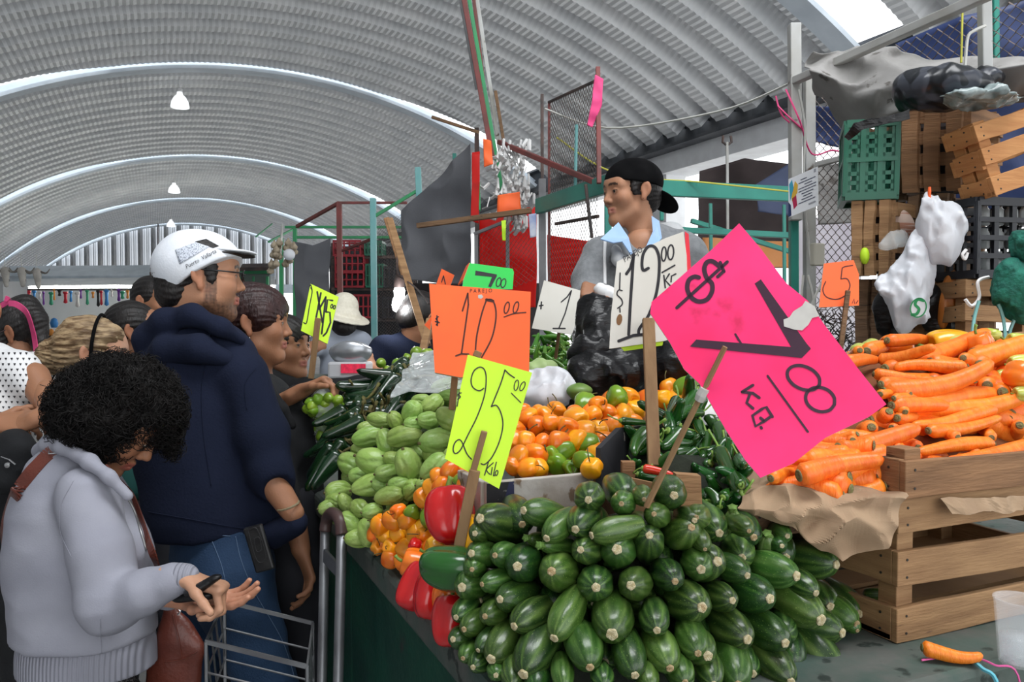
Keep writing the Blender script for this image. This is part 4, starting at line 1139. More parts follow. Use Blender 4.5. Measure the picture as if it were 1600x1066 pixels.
# -- pink $7.00 KG.
cc = lambda x, y: (820+x*0.394, 340+y*0.394)
sg = Sign([(1155, 349), (1189, 389), (1228, 442), (1262, 470), (1290, 510), (1340, 575), (1385, 632), (1357, 652), (1290, 684), (1240, 724), (1188, 747), (1165, 720), (1134, 672), (1100, 612), (1093, 600), (1069, 577), (1047, 536), (1016, 490), (1018, 472), (1055, 440), (1110, 392)],
          [(1155, 349, 1.07), (1385, 632, 0.98), (1016, 475, 1.06)], M_pink, 'large tilted fluorescent pink price card reading $ 7.00 KG.')
sg.write([[cc(770,192), cc(745,174), cc(722,178), cc(712,205), cc(722,240), cc(742,262), cc(742,295), cc(722,325), cc(690,333), cc(662,318), cc(645,285), cc(650,250), cc(672,235), cc(690,238)]], 5.5, M_inkp)
sg.write([[cc(603, 358), cc(803, 176)], [cc(775, 178), cc(790, 214)], [cc(765, 235), cc(790, 212)]], 4, M_inkp, smooth=False)
sg.poly([cc(936, 245), cc(912, 262), cc(1060, 520), cc(1100, 556), cc(1135, 520), cc(1118, 500)], M_inkp, 'handwriting')
sg.poly([cc(680, 484), cc(655, 512), cc(1098, 557), cc(1112, 518)], M_inkp, 'handwriting', 0.0008)
sg.write([[cc(835, 463), cc(858, 500)], [cc(963, 628), cc(1123, 850)]], 2.6, M_inkp, smooth=False)
sg.write([arc(*cc(1106, 636), 27, 17.5, 24), arc(*cc(1172, 722), 23.5, 18.5, 20)], 4.0, M_inkp)
sg.write([[cc(905, 665), cc(862, 692)], [cc(862, 692), cc(905, 697), cc(930, 715)], [cc(893, 700), cc(880, 735), cc(905, 757)]], 3.6, M_inkp, smooth=False)
sg.write([[cc(982, 790), cc(958, 752), cc(940, 760), cc(903, 786), cc(915, 828), cc(950, 808), cc(975, 790)], [cc(950, 808), cc(935, 795)], [cc(937, 832), cc(939, 836)]], 3.6, M_inkp, smooth=False)
M_torn = mat('torn_paper', (0.58, 0.56, 0.52), (0.45, 0.43, 0.40), rough=0.9, scale=20)
sg.poly([cc(1113, 330), cc(1100, 350), cc(1065, 372), cc(1050, 395), cc(1026, 405), cc(1028, 432), cc(1070, 445), cc(1100, 448), cc(1125, 425), cc(1140, 398), cc(1168, 392), cc(1150, 352)], M_torn, 'torn_patch', 0.0011)
st = empty('sign_stake', P(1010, 790, 1.06), 'thin grey-brown stick holding up the tilted pink card', 'stake')
mb = MB(); mb.tube([P(1010, 792, 1.07), P(1060, 690, 1.045), P(1133, 542, 1.005)], [0.0042, 0.004, 0.0034], 6); mb.build('stick', M_stake, st)
mb = MB(); mb.lathe([(0.006, -0.008), (0.0075, 0.0), (0.006, 0.010)], 8, P(1096, 618, 1.022), P(1133, 542, 1.0)-P(1060, 690, 1.04)); mb.build('paper_plug', M_torn, st)
# -- yellow $25 Kilo
cy = lambda x, y: (680+x*0.3187, 540+y*0.3187)
sg = Sign([cy(160, 45), cy(475, 133), cy(313, 703), cy(48, 555)], [cy(160, 45)+(1.27,), cy(475, 133)+(1.27,), cy(48, 555)+(1.24,)], M_yellow, 'fluorescent yellow price card reading $ 25.00 Kilo on a wooden stake', th=0.002)
sg.write([[cy(238, 210), cy(215, 222), cy(185, 205), cy(176, 170), cy(190, 125), cy(220, 106), cy(243, 122), cy(250, 170), cy(240, 250), cy(205, 350), cy(160, 440), cy(125, 510), cy(100, 530), cy(88, 512), cy(95, 480), cy(115, 462), cy(132, 475), cy(155, 530), cy(178, 558)],
          [cy(388, 158), cy(362, 140), cy(342, 120)], [cy(342, 120), cy(320, 190), cy(275, 300)], [cy(275, 300), cy(300, 294), cy(322, 330), cy(332, 390), cy(315, 470), cy(280, 545), cy(245, 582), cy(225, 580)]], 1.5)
sg.write([arc(*cy(398, 195), 3.2, 8.2, 12), arc(*cy(428, 200), 3.2, 7.5, 25), [cy(373, 233), cy(420, 280)], [cy(128, 232), cy(112, 240), cy(124, 252), cy(110, 264)], [cy(120, 228), cy(108, 298)]], 1.2)
sg.write([[cy(262, 568), cy(242, 636)], [cy(285, 575), cy(252, 608), cy(268, 632)], [cy(280, 598), cy(274, 634)], [cy(300, 572), cy(286, 634), cy(292, 636)], arc(*cy(301, 625), 2, 4, 15)], 1.3)
st = empty('sign_stake', P(715, 858, 1.22), 'rough wooden stake carrying the yellow $ 25.00 card', 'stake')
stake([(757, 674, 1.235), (737, 745, 1.235)], 0.010, 0.012, M_stake, '', st, 'stake_tip')
stake([(742, 735, 1.232), (716, 862, 1.22)], 0.017, 0.012, M_stake, '', st, 'stake_body')
# -- orange PAREJO $10.00
co = lambda x, y: (640+x*0.18755, 420+y*0.18755)
sg = Sign([co(163, 125), co(1010, 192), co(995, 875), co(975, 880), co(420, 905), co(210, 865)], [co(163, 125)+(1.66,), co(1010, 192)+(1.66,), co(210, 865)+(1.62,)], M_orange, 'square fluorescent orange price card reading PAREJO $ 10.00 on a stake', th=0.012)
sg.write([[co(440, 352), co(485, 205)], [co(485, 205), co(490, 300), co(465, 480), co(432, 710)], [co(385, 727), co(430, 710), co(492, 712)]], 1.9, M_ink2, smooth=False)
sg.write([[co(548, 700), co(560, 560), co(600, 380), co(640, 260)], [co(640, 258), co(690, 262), co(718, 340), co(715, 450), co(680, 590), co(600, 740)]], 1.9, M_ink2)
sg.write([[co(640, 258), co(695, 270)]], 3.4, M_ink2)
sg.write([arc(*co(810, 325), 3.6, 9, 14), arc(*co(886, 322), 3.6, 9, 16), [co(788, 402), co(870, 374), co(968, 364)]], 1.5, M_ink2)
text_decal('P A R E J O', sg, co(500, 200), co(688, 196), 8.5, M_ink, sg.root, 'handwriting', 0.05, .0006)
sg.write([[co(240, 400), co(218, 415), co(240, 445), co(222, 468)], [co(228, 392), co(232, 475)], [co(215, 440), co(248, 450)]], 1.5, M_ink, smooth=False)
sg.poly([co(570, 220), co(600, 215), co(615, 235), co(595, 252), co(572, 245)], M_torn, 'torn_patch')
st = empty('sign_stake', P(705, 620, 1.66), 'wooden stake of the orange PAREJO card standing in the chayotes', 'stake')
stake([(748, 549, 1.61), (744, 558, 1.61)], 0.016, 0.004, M_stake, '', st, 'stake_tip')
stake([(712, 575, 1.68), (706, 640, 1.70)], 0.014, 0.010, M_stake, '', st, 'stake_body')
# -- white PAREJO $12.00
cw = lambda x, y: (850+x*0.2251, 230+y*0.2251)
sg = Sign([(964, 409), (1000, 391), (1040, 372), (1068, 362), (1073, 400), (1075, 470), (1072, 522), (1037, 533), (952, 545), (955, 490)], [(964, 409, 1.47), (1068, 362, 1.47), (952, 545, 1.44)], M_whitec, 'white price card reading PAREJO $ 12.00 KG on a tall wooden stake')
sg.write([[cw(572, 880), cw(600, 840), cw(622, 760)], [cw(622, 745), cw(612, 900), cw(600, 1080), cc(412, 465)], [cc(372, 490), cc(430, 468), cc(485, 462)]], 3.6, M_ink, smooth=False)
sg.write([[cw(725, 840), cw(690, 855), cw(680, 810), cw(690, 740), cw(725, 690), cw(770, 695), cw(798, 760), cw(800, 860), cw(790, 960), cw(770, 1050), cc(490, 390), cc(455, 440), cc(452, 462)]], 3.6)
sg.write([arc(*cw(832, 742), 3.6, 11, 3), arc(*cw(880, 730), 4.6, 11.5, 3), [cw(820, 870), cw(908, 820)]], 1.9)
sg.write([[cw(832, 890), cw(842, 975)], [cw(870, 880), cw(842, 925), cw(880, 965)], [cw(915, 880), cw(885, 895), cw(882, 935)]], 1.8, smooth=False)
text_decal('PAREJO', sg, cw(560, 800), cw(690, 722), 13, M_ink, sg.root, 'handwriting', 0.1, .0006)
sg.write([[cc(386, 290), cc(372, 288), cc(366, 305), cc(384, 325), cc(386, 345), cc(368, 360)], [cc(378, 220), cc(376, 285)], [cc(377, 360), cc(378, 375)]], 1.6)
sg.poly([(p[0], p[1]) for p in arc(*cc(375, 405), 4.6, 9, 8)], mat('rust_stain', (0.22, 0.11, 0.05), rough=.9), 'stain')
mb = MB(); mb.add([sg.at(1070, 362, -.004), sg.at(1076, 366, -.004), sg.at(1080, 425, -.004), sg.at(1073, 425, -.004)], [(0, 1, 2, 3)]); mb.build('red_backing', mat('red_card', (0.7, 0.02, 0.04), rough=.6), sg.root, thick=0.002)
mb = MB(); mb.add([sg.at(968, 540, -.006), sg.at(1037, 531, -.006), sg.at(1035, 540, -.006), sg.at(975, 549, -.006)], [(0, 1, 2, 3)]); mb.build('yellow_backing', M_yellow, sg.root, thick=0.002)
st = empty('sign_stake', P(1022, 725, 1.38), 'broad wooden stake holding the white PAREJO $ 12.00 card', 'stake')
stake([(1013, 498, 1.42), (1022, 728, 1.34)], 0.021, 0.012, M_stake, '', st, 'stake_body')
# -- small white card with 1
sg = Sign([(850, 438), (907, 454), (899, 524), (831, 513)], [(850, 438, 2.3), (907, 454, 2.3), (831, 513, 2.28)], M_whitec, 'small grubby white price card with a tall 1, left of the seller')
sg.write([[cc(145, 335), cc(168, 315), cc(185, 290)], [cc(185, 290), cc(160, 380), cc(135, 440)], [cc(112, 440), cc(160, 440)]], 1.6, smooth=False)
sg.write([[cc(58, 350), cc(72, 348)], [cc(66, 335), cc(64, 362)]], 1.8, smooth=False)
st = empty('sign_stake', P(868, 530, 2.32), 'thin stick under the small white card with a 1', 'stake'); mb = MB(); mb.tube([P(876, 500, 2.32), P(868, 560, 2.38)], 0.005, 6); mb.build('stick', M_stake, st)
# -- green 7.00
sg = Sign([(734, 411), (801, 420), (803, 425), (801, 452), (722, 452), (724, 438)], [(734, 411, 1.95), (801, 420, 1.98), (724, 445, 1.93)], M_greenc, 'green price card reading 7.00 behind the orange PAREJO card')
sg.poly([co(550, 15), co(728, 48), co(722, 72), co(545, 55)], M_ink, 'handwriting'); sg.poly([co(690, 60), co(728, 60), co(678, 155), co(655, 148)], M_ink, 'handwriting', .0007)
sg.write([arc(*co(742, 112), 3.4, 7, 15), arc(*co(782, 120), 3.6, 7, 15)], 1.3)
mb = MB(); mb.add([sg.at(734, 411, -.004), sg.at(724, 438, -.004), P(716, 446, 1.99), P(729, 416, 2.02)], [(0, 1, 2, 3)]); mb.build('orange_backing', M_orange, sg.root, thick=0.003)
# -- small orange ones left behind
sg = Sign([(690, 420), (710, 430), (704, 446), (681, 446)], [(690, 420, 2.05), (710, 430, 2.05), (681, 446, 2.05)], M_orange, 'small torn orange card with a 1 behind the top left of the orange card')
sg.write([[(690, 441), (693, 431)], [(693, 431), (696, 444)]], 1.2, smooth=False)
Sign([(676, 492), (672, 516), (663, 508)], [(676, 492, 1.9), (672, 516, 1.9), (663, 508, 1.9)], M_orange, 'small orange card corner sticking out left of the orange PAREJO card', back=None)
# -- yellow X15
cx = lambda x, y: (400+x*0.3189, 300+y*0.3189)
sg = Sign([cx(267, 450), cx(405, 515), cx(350, 745), cx(220, 680)], [cx(267, 450)+(2.6,), cx(405, 515)+(2.6,), cx(220, 680)+(2.56,)], M_yellow, 'yellow price card reading X15.00 beside the dark-haired woman', th=0.01)
sg.write([[cx(300, 490), cx(325, 640)], [cx(318, 495), cx(290, 640)], [cx(310, 575), cx(342, 515)], [cx(342, 515), cx(322, 695)], [cx(375, 532), cx(350, 528), cx(343, 588)], [cx(343, 588), cx(362, 590), cx(365, 640), cx(345, 690), cx(330, 705)]], 2.2, smooth=False)
sg.write([arc(*cx(371, 560), 1.5, 3, 15), arc(*cx(384, 565), 1.5, 3, 15), [cx(268, 470), cx(275, 490), cx(262, 560), cx(248, 640), cx(233, 640)], [cx(262, 465), cx(268, 455), cx(275, 480)]], 1.3)
st = empty('sign_stake', P(487, 590, 2.58), 'wooden stake holding the yellow X15.00 card', 'stake')
stake([(497, 497, 2.545), (486, 592, 2.56)], 0.018, 0.01, M_stake, '', st, 'stake_body')
# -- orange 5
cr = lambda x, y: (1200+x*0.2815, 260+y*0.2815)
sg = Sign([cr(310, 540), cr(475, 520), cr(505, 600), cr(505, 772), cr(283, 783)], [cr(310, 540)+(1.85,), cr(500, 520)+(1.85,), cr(283, 783)+(1.82,)], M_orange, 'orange price card with a 5 in front of the stacked crates')
sg.write([[cr(470, 550), cr(430, 556), cr(412, 565)], [cr(412, 565), cr(405, 625)], [cr(405, 625), cr(440, 625), cr(455, 665), cr(430, 715), cr(380, 738), cr(325, 725), cr(305, 685), cr(320, 640)]], 1.4, M_ink2)
sg.write([[cr(468, 760), cr(478, 735), cr(482, 762)], [cr(490, 760), cr(500, 745)]], 1.0, M_ink2, smooth=False)
st = empty('sign_stake', P(1315, 536, 1.80), 'dark thin stake carrying the orange card with a 5', 'stake')
stake([(1325, 454, 1.81), (1313, 548, 1.80)], 0.011, 0.007, M_wood_old, '', st, 'stake_body')

# ================================================================ BAGS
M_blackbag = mat('black_plastic_bag', (0.006, 0.006, 0.007), (0.010, 0.010, 0.011), rough=0.33, spec=.4, scale=6, bump=1.5, bscale=22, stretch=(1, 1, 2.2))
M_whitebag = mat('white_plastic_bag', (0.86, 0.88, 0.92), (0.76, 0.79, 0.84), rough=0.35, scale=5, bump=1.0, bscale=20, transl=0.3)
M_clear = mat('clear_plastic', (0.9, 0.95, 0.95), rough=0.12, alpha=0.28, bump=2.0, bscale=16, scale=8)
def fold(amp, f, seed, dirn=None):
    """crinkled plastic: sharp creases at several sizes"""
    def fn(p):
        o = 0
        for k, (a, ff) in enumerate(((1.0, 1.0), (0.55, 2.1), (0.30, 4.3))):
            q = p.copy(); q[:, 2] *= 0.55
            o = o+a*(np.abs(wob(q, f*ff, seed+7*k))*2.2-0.6)
        return amp*o
    return fn
def px_ell(s, x, y, d, rx, ry, rz, k=None, rot=0):
    m = d/FPX; M = np.stack([CR, CU, CF], 1)
    if rot:
        c, q = math.cos(rot), math.sin(rot); M = np.stack([CR*c+CU*q, CU*c-CR*q, CF], 1)
    return s.ell(P(x, y, d), (rx*m, ry*m, rz*m), M, k)
s = Sdf(0.008, 0.04); px_ell(s, 933, 508, 1.98, 44, 46, 45); px_ell(s, 925, 548, 1.95, 42, 30, 50); s.disp.append(fold(0.012, 34, 1))
tag(sdf_obj('garbage_bag', s, M_blackbag), 'upper stuffed black plastic bag in front of the seller, above the others', 'bag')
s = Sdf(0.008, 0.04); px_ell(s, 942, 578, 1.90, 56, 42, 60); px_ell(s, 975, 568, 1.93, 46, 48, 50); s.disp.append(fold(0.012, 30, 2))
tag(sdf_obj('garbage_bag', s, M_blackbag), 'large lower black plastic bag bulging behind the orange chilies', 'bag')
s = Sdf(0.008, 0.04); px_ell(s, 1060, 572, 1.92, 56, 42, 50); px_ell(s, 1015, 545, 2.0, 40, 50, 50); s.disp.append(fold(0.012, 32, 3))
tag(sdf_obj('garbage_bag', s, M_blackbag), 'black plastic bag right of the white card stake, partly behind the pink card', 'bag')
s = Sdf(0.006, 0.03); px_ell(s, 862, 600, 1.82, 40, 30, 36, rot=-.35); px_ell(s, 846, 618, 1.78, 36, 28, 30); px_ell(s, 868, 622, 1.76, 26, 20, 20); s.disp.append(fold(0.018, 26, 4))
tag(sdf_obj('plastic_bag', s, M_whitebag), 'crumpled white plastic bag lying behind the orange chili box', 'bag')
# cabbage / big green squash behind
M_squash = mat('pale_squash', (0.30, 0.44, 0.16), (0.42, 0.55, 0.24), rough=0.5, scale=12, bump=0.4)
s = Sdf(0.007, 0.02); px_ell(s, 846, 580, 2.05, 28, 20, 25); s.disp.append(lambda p: 0.003*np.sin(p[:, 0]*180))
tag(sdf_obj('cabbage', s, M_squash), 'pale green cabbage peeking over the white plastic bag', 'cabbage')
hull('sack', [P(830, 600, 2.0), P(865, 600, 2.0), P(845, 590, 2.15), P(900, 628, 1.78), P(915, 628, 1.84)], M_shade_fill, ZC+.002, 'dark filler mound under the cabbage behind the white plastic bag', 'sack')  # added support mound for the cabbage and squash
s = Sdf(0.005, 0.02); px_ell(s, 905, 612, 1.78, 20, 15, 18); s.disp.append(lambda p: 0.002*np.sin(p[:, 2]*220))
tag(sdf_obj('tomatillo', s, mat('dark_squash', (0.12, 0.22, 0.04), (0.2, 0.3, 0.08), rough=.4, scale=12)), 'dull green squash between the white and black bags', 'squash')
# clear sheet over the poblanos
mb = patch([[(648, 552, 2.20), (680, 545, 2.18), (740, 548, 2.1)], [(632, 580, 2.05), (672, 575, 2.02), (735, 580, 1.98)], [(612, 618, 1.93), (660, 615, 1.88), (725, 605, 1.82)]], 50, 34, 0.012, 14, 8, 1.6)
tag(mb.build('plastic_sheet', M_clear, smooth=True, thick=0.0006), 'shiny clear plastic sheet over the dark poblano chilies', 'plastic sheet')
# lime bags hanging from the woman's hand
def lime_bag(x, y, d, rx, ry, n, label, seed):
    e = empty('lime_bag', P(x, y, d), label, 'bag', 'bags of limes')
    s = Sdf(0.006, 0.03); px_ell(s, x, y, d, rx, ry, rx); s.cone(P(x, y-ry*.6, d), P(x-3, y-ry*1.25, d), rx*.45*d/FPX, 6*d/FPX); s.disp.append(fold(0.004, 40, seed))
    sdf_obj('film', s, M_clear, e)
    r_ = random.Random(seed)
    for i in range(n):
        a = r_.uniform(0, 6.28); q = math.sqrt(r_.random())*.78; z = r_.choice((-1, -1, 1))
        p = P(x+rx*q*math.cos(a), y+ry*q*math.sin(a), d+z*math.sqrt(1-q*q)*rx*.7*d/FPX)
        limep.put(p, (r_.gauss(0, 1), r_.gauss(0, 1), r_.gauss(0, 1)), 0.72, None, 'green lime inside %s' % ('the upper clear bag held by the woman' if y < 650 else 'the lower clear bag in the aisle'), 'lime', 'limes in clear bags')
lime_bag(509, 636, 2.28, 27, 26, 26, 'clear plastic bag of limes held by the dark-haired woman', 3)
lime_bag(505, 685, 2.30, 16, 24, 14, 'smaller clear bag of limes hanging below the first', 4)

# clear cup, loose carrot, string on the counter corner
M_cup = mat('cup_plastic', (0.92, 0.95, 0.98), rough=0.06, alpha=0.16)
c = PZ(1592, 1026, ZC); c = P(1592, 1020, 1.16); c[2] = ZC+.002
e = empty('plastic_cup', c, 'clear disposable plastic cup standing on the counter corner', 'cup')
mb = MB(); mb.lathe([(0.024, 0.0), (0.0255, 0.002), (0.033, 0.090), (0.0345, 0.092), (0.0345, 0.095), (0.032, 0.095), (0.030, 0.086), (0.023, 0.004)], 32, c); mb.build('cup_wall', M_cup, e, smooth=True)
mb = MB(); mb.lathe([(0.0225, 0.004), (0.026, 0.040), (0.0, 0.0401)], 24, c); mb.build('water', mat('water', (0.9, 0.95, 1), rough=.02, alpha=.25), e, smooth=True)
A = PZ(1440, 1019, ZC+.014); E_ = PZ(1535, 1030, ZC+.010)
cp[0].put(A, E_-A, (0.62, 0.62, np.linalg.norm(E_-A)/.2), None, 'single small carrot lying on the green counter by the crate foot', 'carrot')
M_cord1 = mat('pink_cord', (0.75, 0.12, 0.35), rough=.6); M_cord2 = mat('blue_cord', (0.12, 0.45, 0.55), rough=.6)
cA = [PZ(1440, 1032, ZC+.004), PZ(1490, 1026, ZC+.004), PZ(1530, 1030, ZC+.004), PZ(1555, 1040, ZC+.004)]
cA += [cA[-1]+np.array([.02, -.02, -.01]), cA[-1]+np.array([.03, -.03, -.12])]
mb = MB(); mb.tube(catmull(cA, 6), 0.0016, 5); tag(mb.build('cord', M_cord1), 'thin pink string trailing over the counter edge', 'string')
cA = [PZ(1515, 1030, ZC+.003), PZ(1535, 1045, ZC+.003)]; cA += [cA[-1]+np.array([.005, -.02, -.02]), cA[-1]+np.array([.01, -.03, -.15])]
mb = MB(); mb.tube(catmull(cA, 6), 0.003, 5); tag(mb.build('cord', M_cord2), 'pale blue plastic ribbon hanging over the counter edge', 'string')

# ================================================================ STALL FRAMES, CLOTHS, BACKGROUND
def P_(p): return P(*p)
def barpx(a, b, wpx, m, parent=None, name='bar', hpx=None, label=None, cat=None, group=None):
    d = (a[2]+b[2])/2; mb = MB(); mb.bar(P(*a), P(*b), wpx*d/FPX, (hpx or wpx)*d/FPX, CU if abs(b[0]-a[0]) > abs(b[1]-a[1]) else CR)
    return tag(mb.build(name, m, parent, bevel=0.003), label, cat, group)
M_pw = mat('worn_white_post', (0.52, 0.53, 0.52), (0.36, 0.35, 0.32), rough=0.75, scale=6, detail=9, c3=(0.10, 0.07, 0.05), c3scale=14, c3t=0.66)
M_tealp = mat('teal_paint', (0.03, 0.26, 0.20), (0.025, 0.20, 0.16), rough=0.4, scale=6, c3=(0.02, 0.10, 0.08), c3scale=30, c3t=0.7)
M_ltteal = mat('pale_teal_paint', (0.16, 0.42, 0.42), (0.22, 0.46, 0.46), rough=0.5, scale=6)
M_gpaint = mat('green_frame_paint', (0.04, 0.33, 0.12), (0.05, 0.26, 0.12), rough=0.5, scale=6)
M_redp = mat('rusty_red_paint', (0.22, 0.055, 0.05), (0.14, 0.05, 0.045), rough=0.6, scale=8, c3=(0.30, 0.24, 0.22), c3scale=30, c3t=0.68)
M_iron = mat('dark_iron', (0.05, 0.045, 0.045), (0.12, 0.08, 0.07), rough=0.6, metal=0.4, scale=14)
M_greypost = mat('grey_post', (0.30, 0.31, 0.32), (0.22, 0.22, 0.23), rough=0.6, scale=8)
M_mesh = mat('chain_link_wire', (0.10, 0.09, 0.085), (0.16, 0.12, 0.10), rough=0.5, metal=0.5, scale=20)
M_gcloth = mat('grey_cloth', (0.13, 0.135, 0.15), (0.16, 0.165, 0.18), transl=.2, rough=0.95, scale=3, bump=0.3, bscale=120)
M_tarp = mat('dirty_grey_tarp', (0.33, 0.32, 0.31), (0.22, 0.215, 0.205), rough=0.9, scale=7, detail=9, bump=0.3, bscale=60, c3=(0.12, 0.11, 0.10), c3scale=18, c3t=0.64)
M_btarp = mat('blue_tarp', (0.015, 0.03, 0.10), (0.03, 0.05, 0.15), rough=0.5, scale=5, bump=0.6, bscale=12)
M_dtarp = mat('dark_brown_tarp', (0.035, 0.025, 0.025), (0.055, 0.04, 0.04), rough=0.8, scale=3)
M_rtarp = mat('red_tarp', (0.90, 0.05, 0.04), (0.80, 0.04, 0.035), rough=0.55, scale=3, transl=0.65, bump=0.5, bscale=14)
M_white_rag = mat('white_shreds', (0.75, 0.75, 0.74), (0.5, 0.5, 0.5), rough=0.8, scale=9)
M_string = mat('string_white', (0.6, 0.6, 0.56), rough=0.8)
M_ystring = mat('string_yellow', (0.65, 0.62, 0.10), rough=0.7)
M_pinkrag = mat('pink_rag', (0.85, 0.10, 0.28), (0.75, 0.06, 0.22), rough=0.7, scale=9)

def chainlink(o, u, v, cell, r, m, parent=None, label=None):
    """diamond wire mesh over the parallelogram o, o+u, o+v (vectors)"""
    o, u, v = (np.asarray(a, float) for a in (o, u, v)); lu, lv = np.linalg.norm(u), np.linalg.norm(v)
    nu = max(2, int(round(lu/cell))); nv = max(2, int(round(lv/cell))); mb = MB(); n_ = nrm(np.cross(u, v))
    for i in range(nu):
        for ph in (0,):
            pts = []
            for j in range(nv*2+1):
                a = (i+(0.5 if j % 2 else 0.0)+0.0)/nu; pts.append(o+u*min(1, a)+v*j/(nv*2)+n_*r*(1 if j % 2 else -1))
            mb.tube(pts, r, 3, cap=False)
            pts = [o+u*min(1, max(0, (i+(0.5 if j % 2 == 0 else 0.0) if False else (i+1-(0.5 if j % 2 else 0.0)))/nu))+v*j/(nv*2)-n_*r*(1 if j % 2 else -1) for j in range(nv*2+1)]
            mb.tube(pts, r, 3, cap=False)
    o_ = mb.build('wire_mesh', m, parent)
    if label: tag(o_, label, 'wire fence')
    return o_
def meshpx(p0, p1, p2, cellpx, rpx, m, parent=None, label=None):
    o = P(*p0); d = p0[2]
    return chainlink(o, P(*p1)-o, P(*p2)-o, cellpx*d/FPX, rpx*d/FPX, m, parent, label)
def cloth(rows, m, label, nu=40, nv=40, amp=0.02, freq=4, seed=1, crease=1.0, cat='cloth', name='hanging_cloth', thick=0.003, vertical=False):
    mb = patch(rows, nu, nv, amp, freq, seed, crease, .25)
    o = mb.build(name, m, smooth=True, thick=thick)
    return tag(o, label, cat)

# --- right frame of the stall
fr = empty('fence_frame', P(1245, 500, 2.6), 'worn white post frame with wire mesh right of the seller', 'frame')
barpx((1241, 38, 2.6), (1243, 345, 2.6), 17, M_pw, fr, 'post')
barpx((1264, 125, 2.75), (1266, 1206, 2.75), 16, M_pw, fr, 'post')
barpx((1240, 330, 2.62), (1242, 1241, 2.62), 13, M_tealp, fr, 'post')
barpx((1238, 128, 2.6), (1600, -33, 1.84), 14, M_pw, fr, 'top_rail')
barpx((1275, 258, 2.72), (1420, 220, 2.45), 9, M_pw, fr, 'rail')
barpx((1538, -6, 2.02), (1540, 130, 2.04), 16, M_pw, fr, 'post')
meshpx((1268, 150, 2.75), (1345, 140, 2.6), (1268, 620, 2.75), 15, 0.9, M_mesh, fr)
meshpx((1400, 70, 2.5), (1640, -20, 2.1), (1400, 175, 2.5), 18, 1.0, M_mesh, fr)
barpx((1555, -10, 2.3), (1556, 120, 2.3), 9, M_tealp, fr, 'post')
cloth([[(1262, 92, 2.50), (1345, 80, 2.42), (1440, 92, 2.30), (1530, 100, 2.2), (1610, 99, 2.1)],
       [(1256, 118, 2.38), (1335, 148, 2.30), (1430, 145, 2.20), (1530, 118, 2.12), (1610, 118, 2.02)],
       [(1270, 150, 2.46), (1330, 205, 2.38), (1420, 200, 2.24), (1530, 168, 2.16), (1610, 160, 2.08)]], M_tarp, 'dirty grey canvas tarp slung over the crates on the right', 70, 40, 0.035, 7, 4, 1.5, 'tarp', 'tarp')
cloth([[(1395, 70, 2.75), (1500, 30, 2.6), (1620, -10, 2.5)], [(1395, 330, 2.85), (1500, 330, 2.75), (1640, 330, 2.7)]], M_btarp, 'dark blue plastic tarp behind the upper wire mesh on the right', 30, 20, 0.04, 3, 6, 1, 'tarp', 'tarp')
cloth([[(1270, 170, 2.95), (1345, 175, 2.85)], [(1268, 222, 2.95), (1345, 238, 2.85)]], M_btarp, 'small dark blue tarp behind the mesh under the grey canvas', 20, 16, 0.03, 5, 7, 1, 'tarp', 'tarp')
cloth([[(1276, 262, 2.95), (1335, 250, 2.9)], [(1276, 352, 2.95), (1335, 350, 2.9)]], M_tarp, 'grey rag hanging behind the mesh next to the notice', 16, 16, 0.02, 6, 8, 1)
# white knots, strings
def strings(lines, r, m, label, name='cord'):
    e = empty(name, P(*lines[0][0]), label, 'string')
    for l in lines:
        mb = MB(); mb.tube(catmull([P(*p) for p in l], 6), r, 5); mb.build('strand', m, e)
strings([[(1228, 140, 2.6), (1250, 190, 2.55), (1268, 240, 2.6), (1300, 235, 2.6), (1322, 240, 2.6)], [(1215, 165, 2.6), (1235, 185, 2.58), (1258, 205, 2.58)], [(1212, 150, 2.6), (1222, 180, 2.6), (1246, 200, 2.6)]], 0.003, M_pinkrag, 'pink cords tangled on the white post')
strings([[(1248, 140, 2.5), (1258, 200, 2.5), (1256, 260, 2.5), (1258, 330, 2.5), (1268, 420, 2.5)], [(1508, 105, 2.0), (1512, 60, 2.0), (1522, 48, 2.0), (1540, 40, 2.0)]], 0.004, M_string, 'white cords hanging down the white post')
strings([[(1502, 98, 2.05), (1504, 15, 2.05)]], 0.003, M_ystring, 'yellow cord over the blue tarp')
strings([[(1240, 128, 2.6), (1120, 175, 3.2), (950, 200, 3.9), (852, 170, 4.2)]], 0.005, M_string, 'long white rope spanning from the white post to the iron frame')
strings([[(870, 215, 4.2), (960, 270, 3.8), (1100, 285, 3.7), (1240, 300, 3.6)]], 0.004, M_ystring, 'thin yellow rope above the teal beam')
strings([[(1262, 430, 2.45), (1272, 480, 2.45), (1265, 560, 2.45), (1280, 600, 2.45)], [(1255, 430, 2.45), (1250, 520, 2.45), (1275, 560, 2.4)], [(1290, 430, 2.45), (1262, 500, 2.45), (1268, 590, 2.45)]], 0.004, M_string, 'tangle of white string at the post behind the pink card')
# tangle of wires and dark foliage-like string below the orange 5
mb = MB(); r_ = random.Random(4)
for i in range(90):
    x, y = r_.uniform(1272, 1330), r_.uniform(478, 560); a = r_.uniform(0, 6.28)
    mb.tube([P(x, y, 2.55), P(x+12*math.cos(a), y+12*math.sin(a), 2.5), P(x+20*math.cos(a+.8), y+20*math.sin(a+.8), 2.55)], 0.0022, 3)
tag(mb.build('wire_tangle', M_iron), 'tangle of dark wires and string under the orange 5 card', 'wire', kind='stuff')
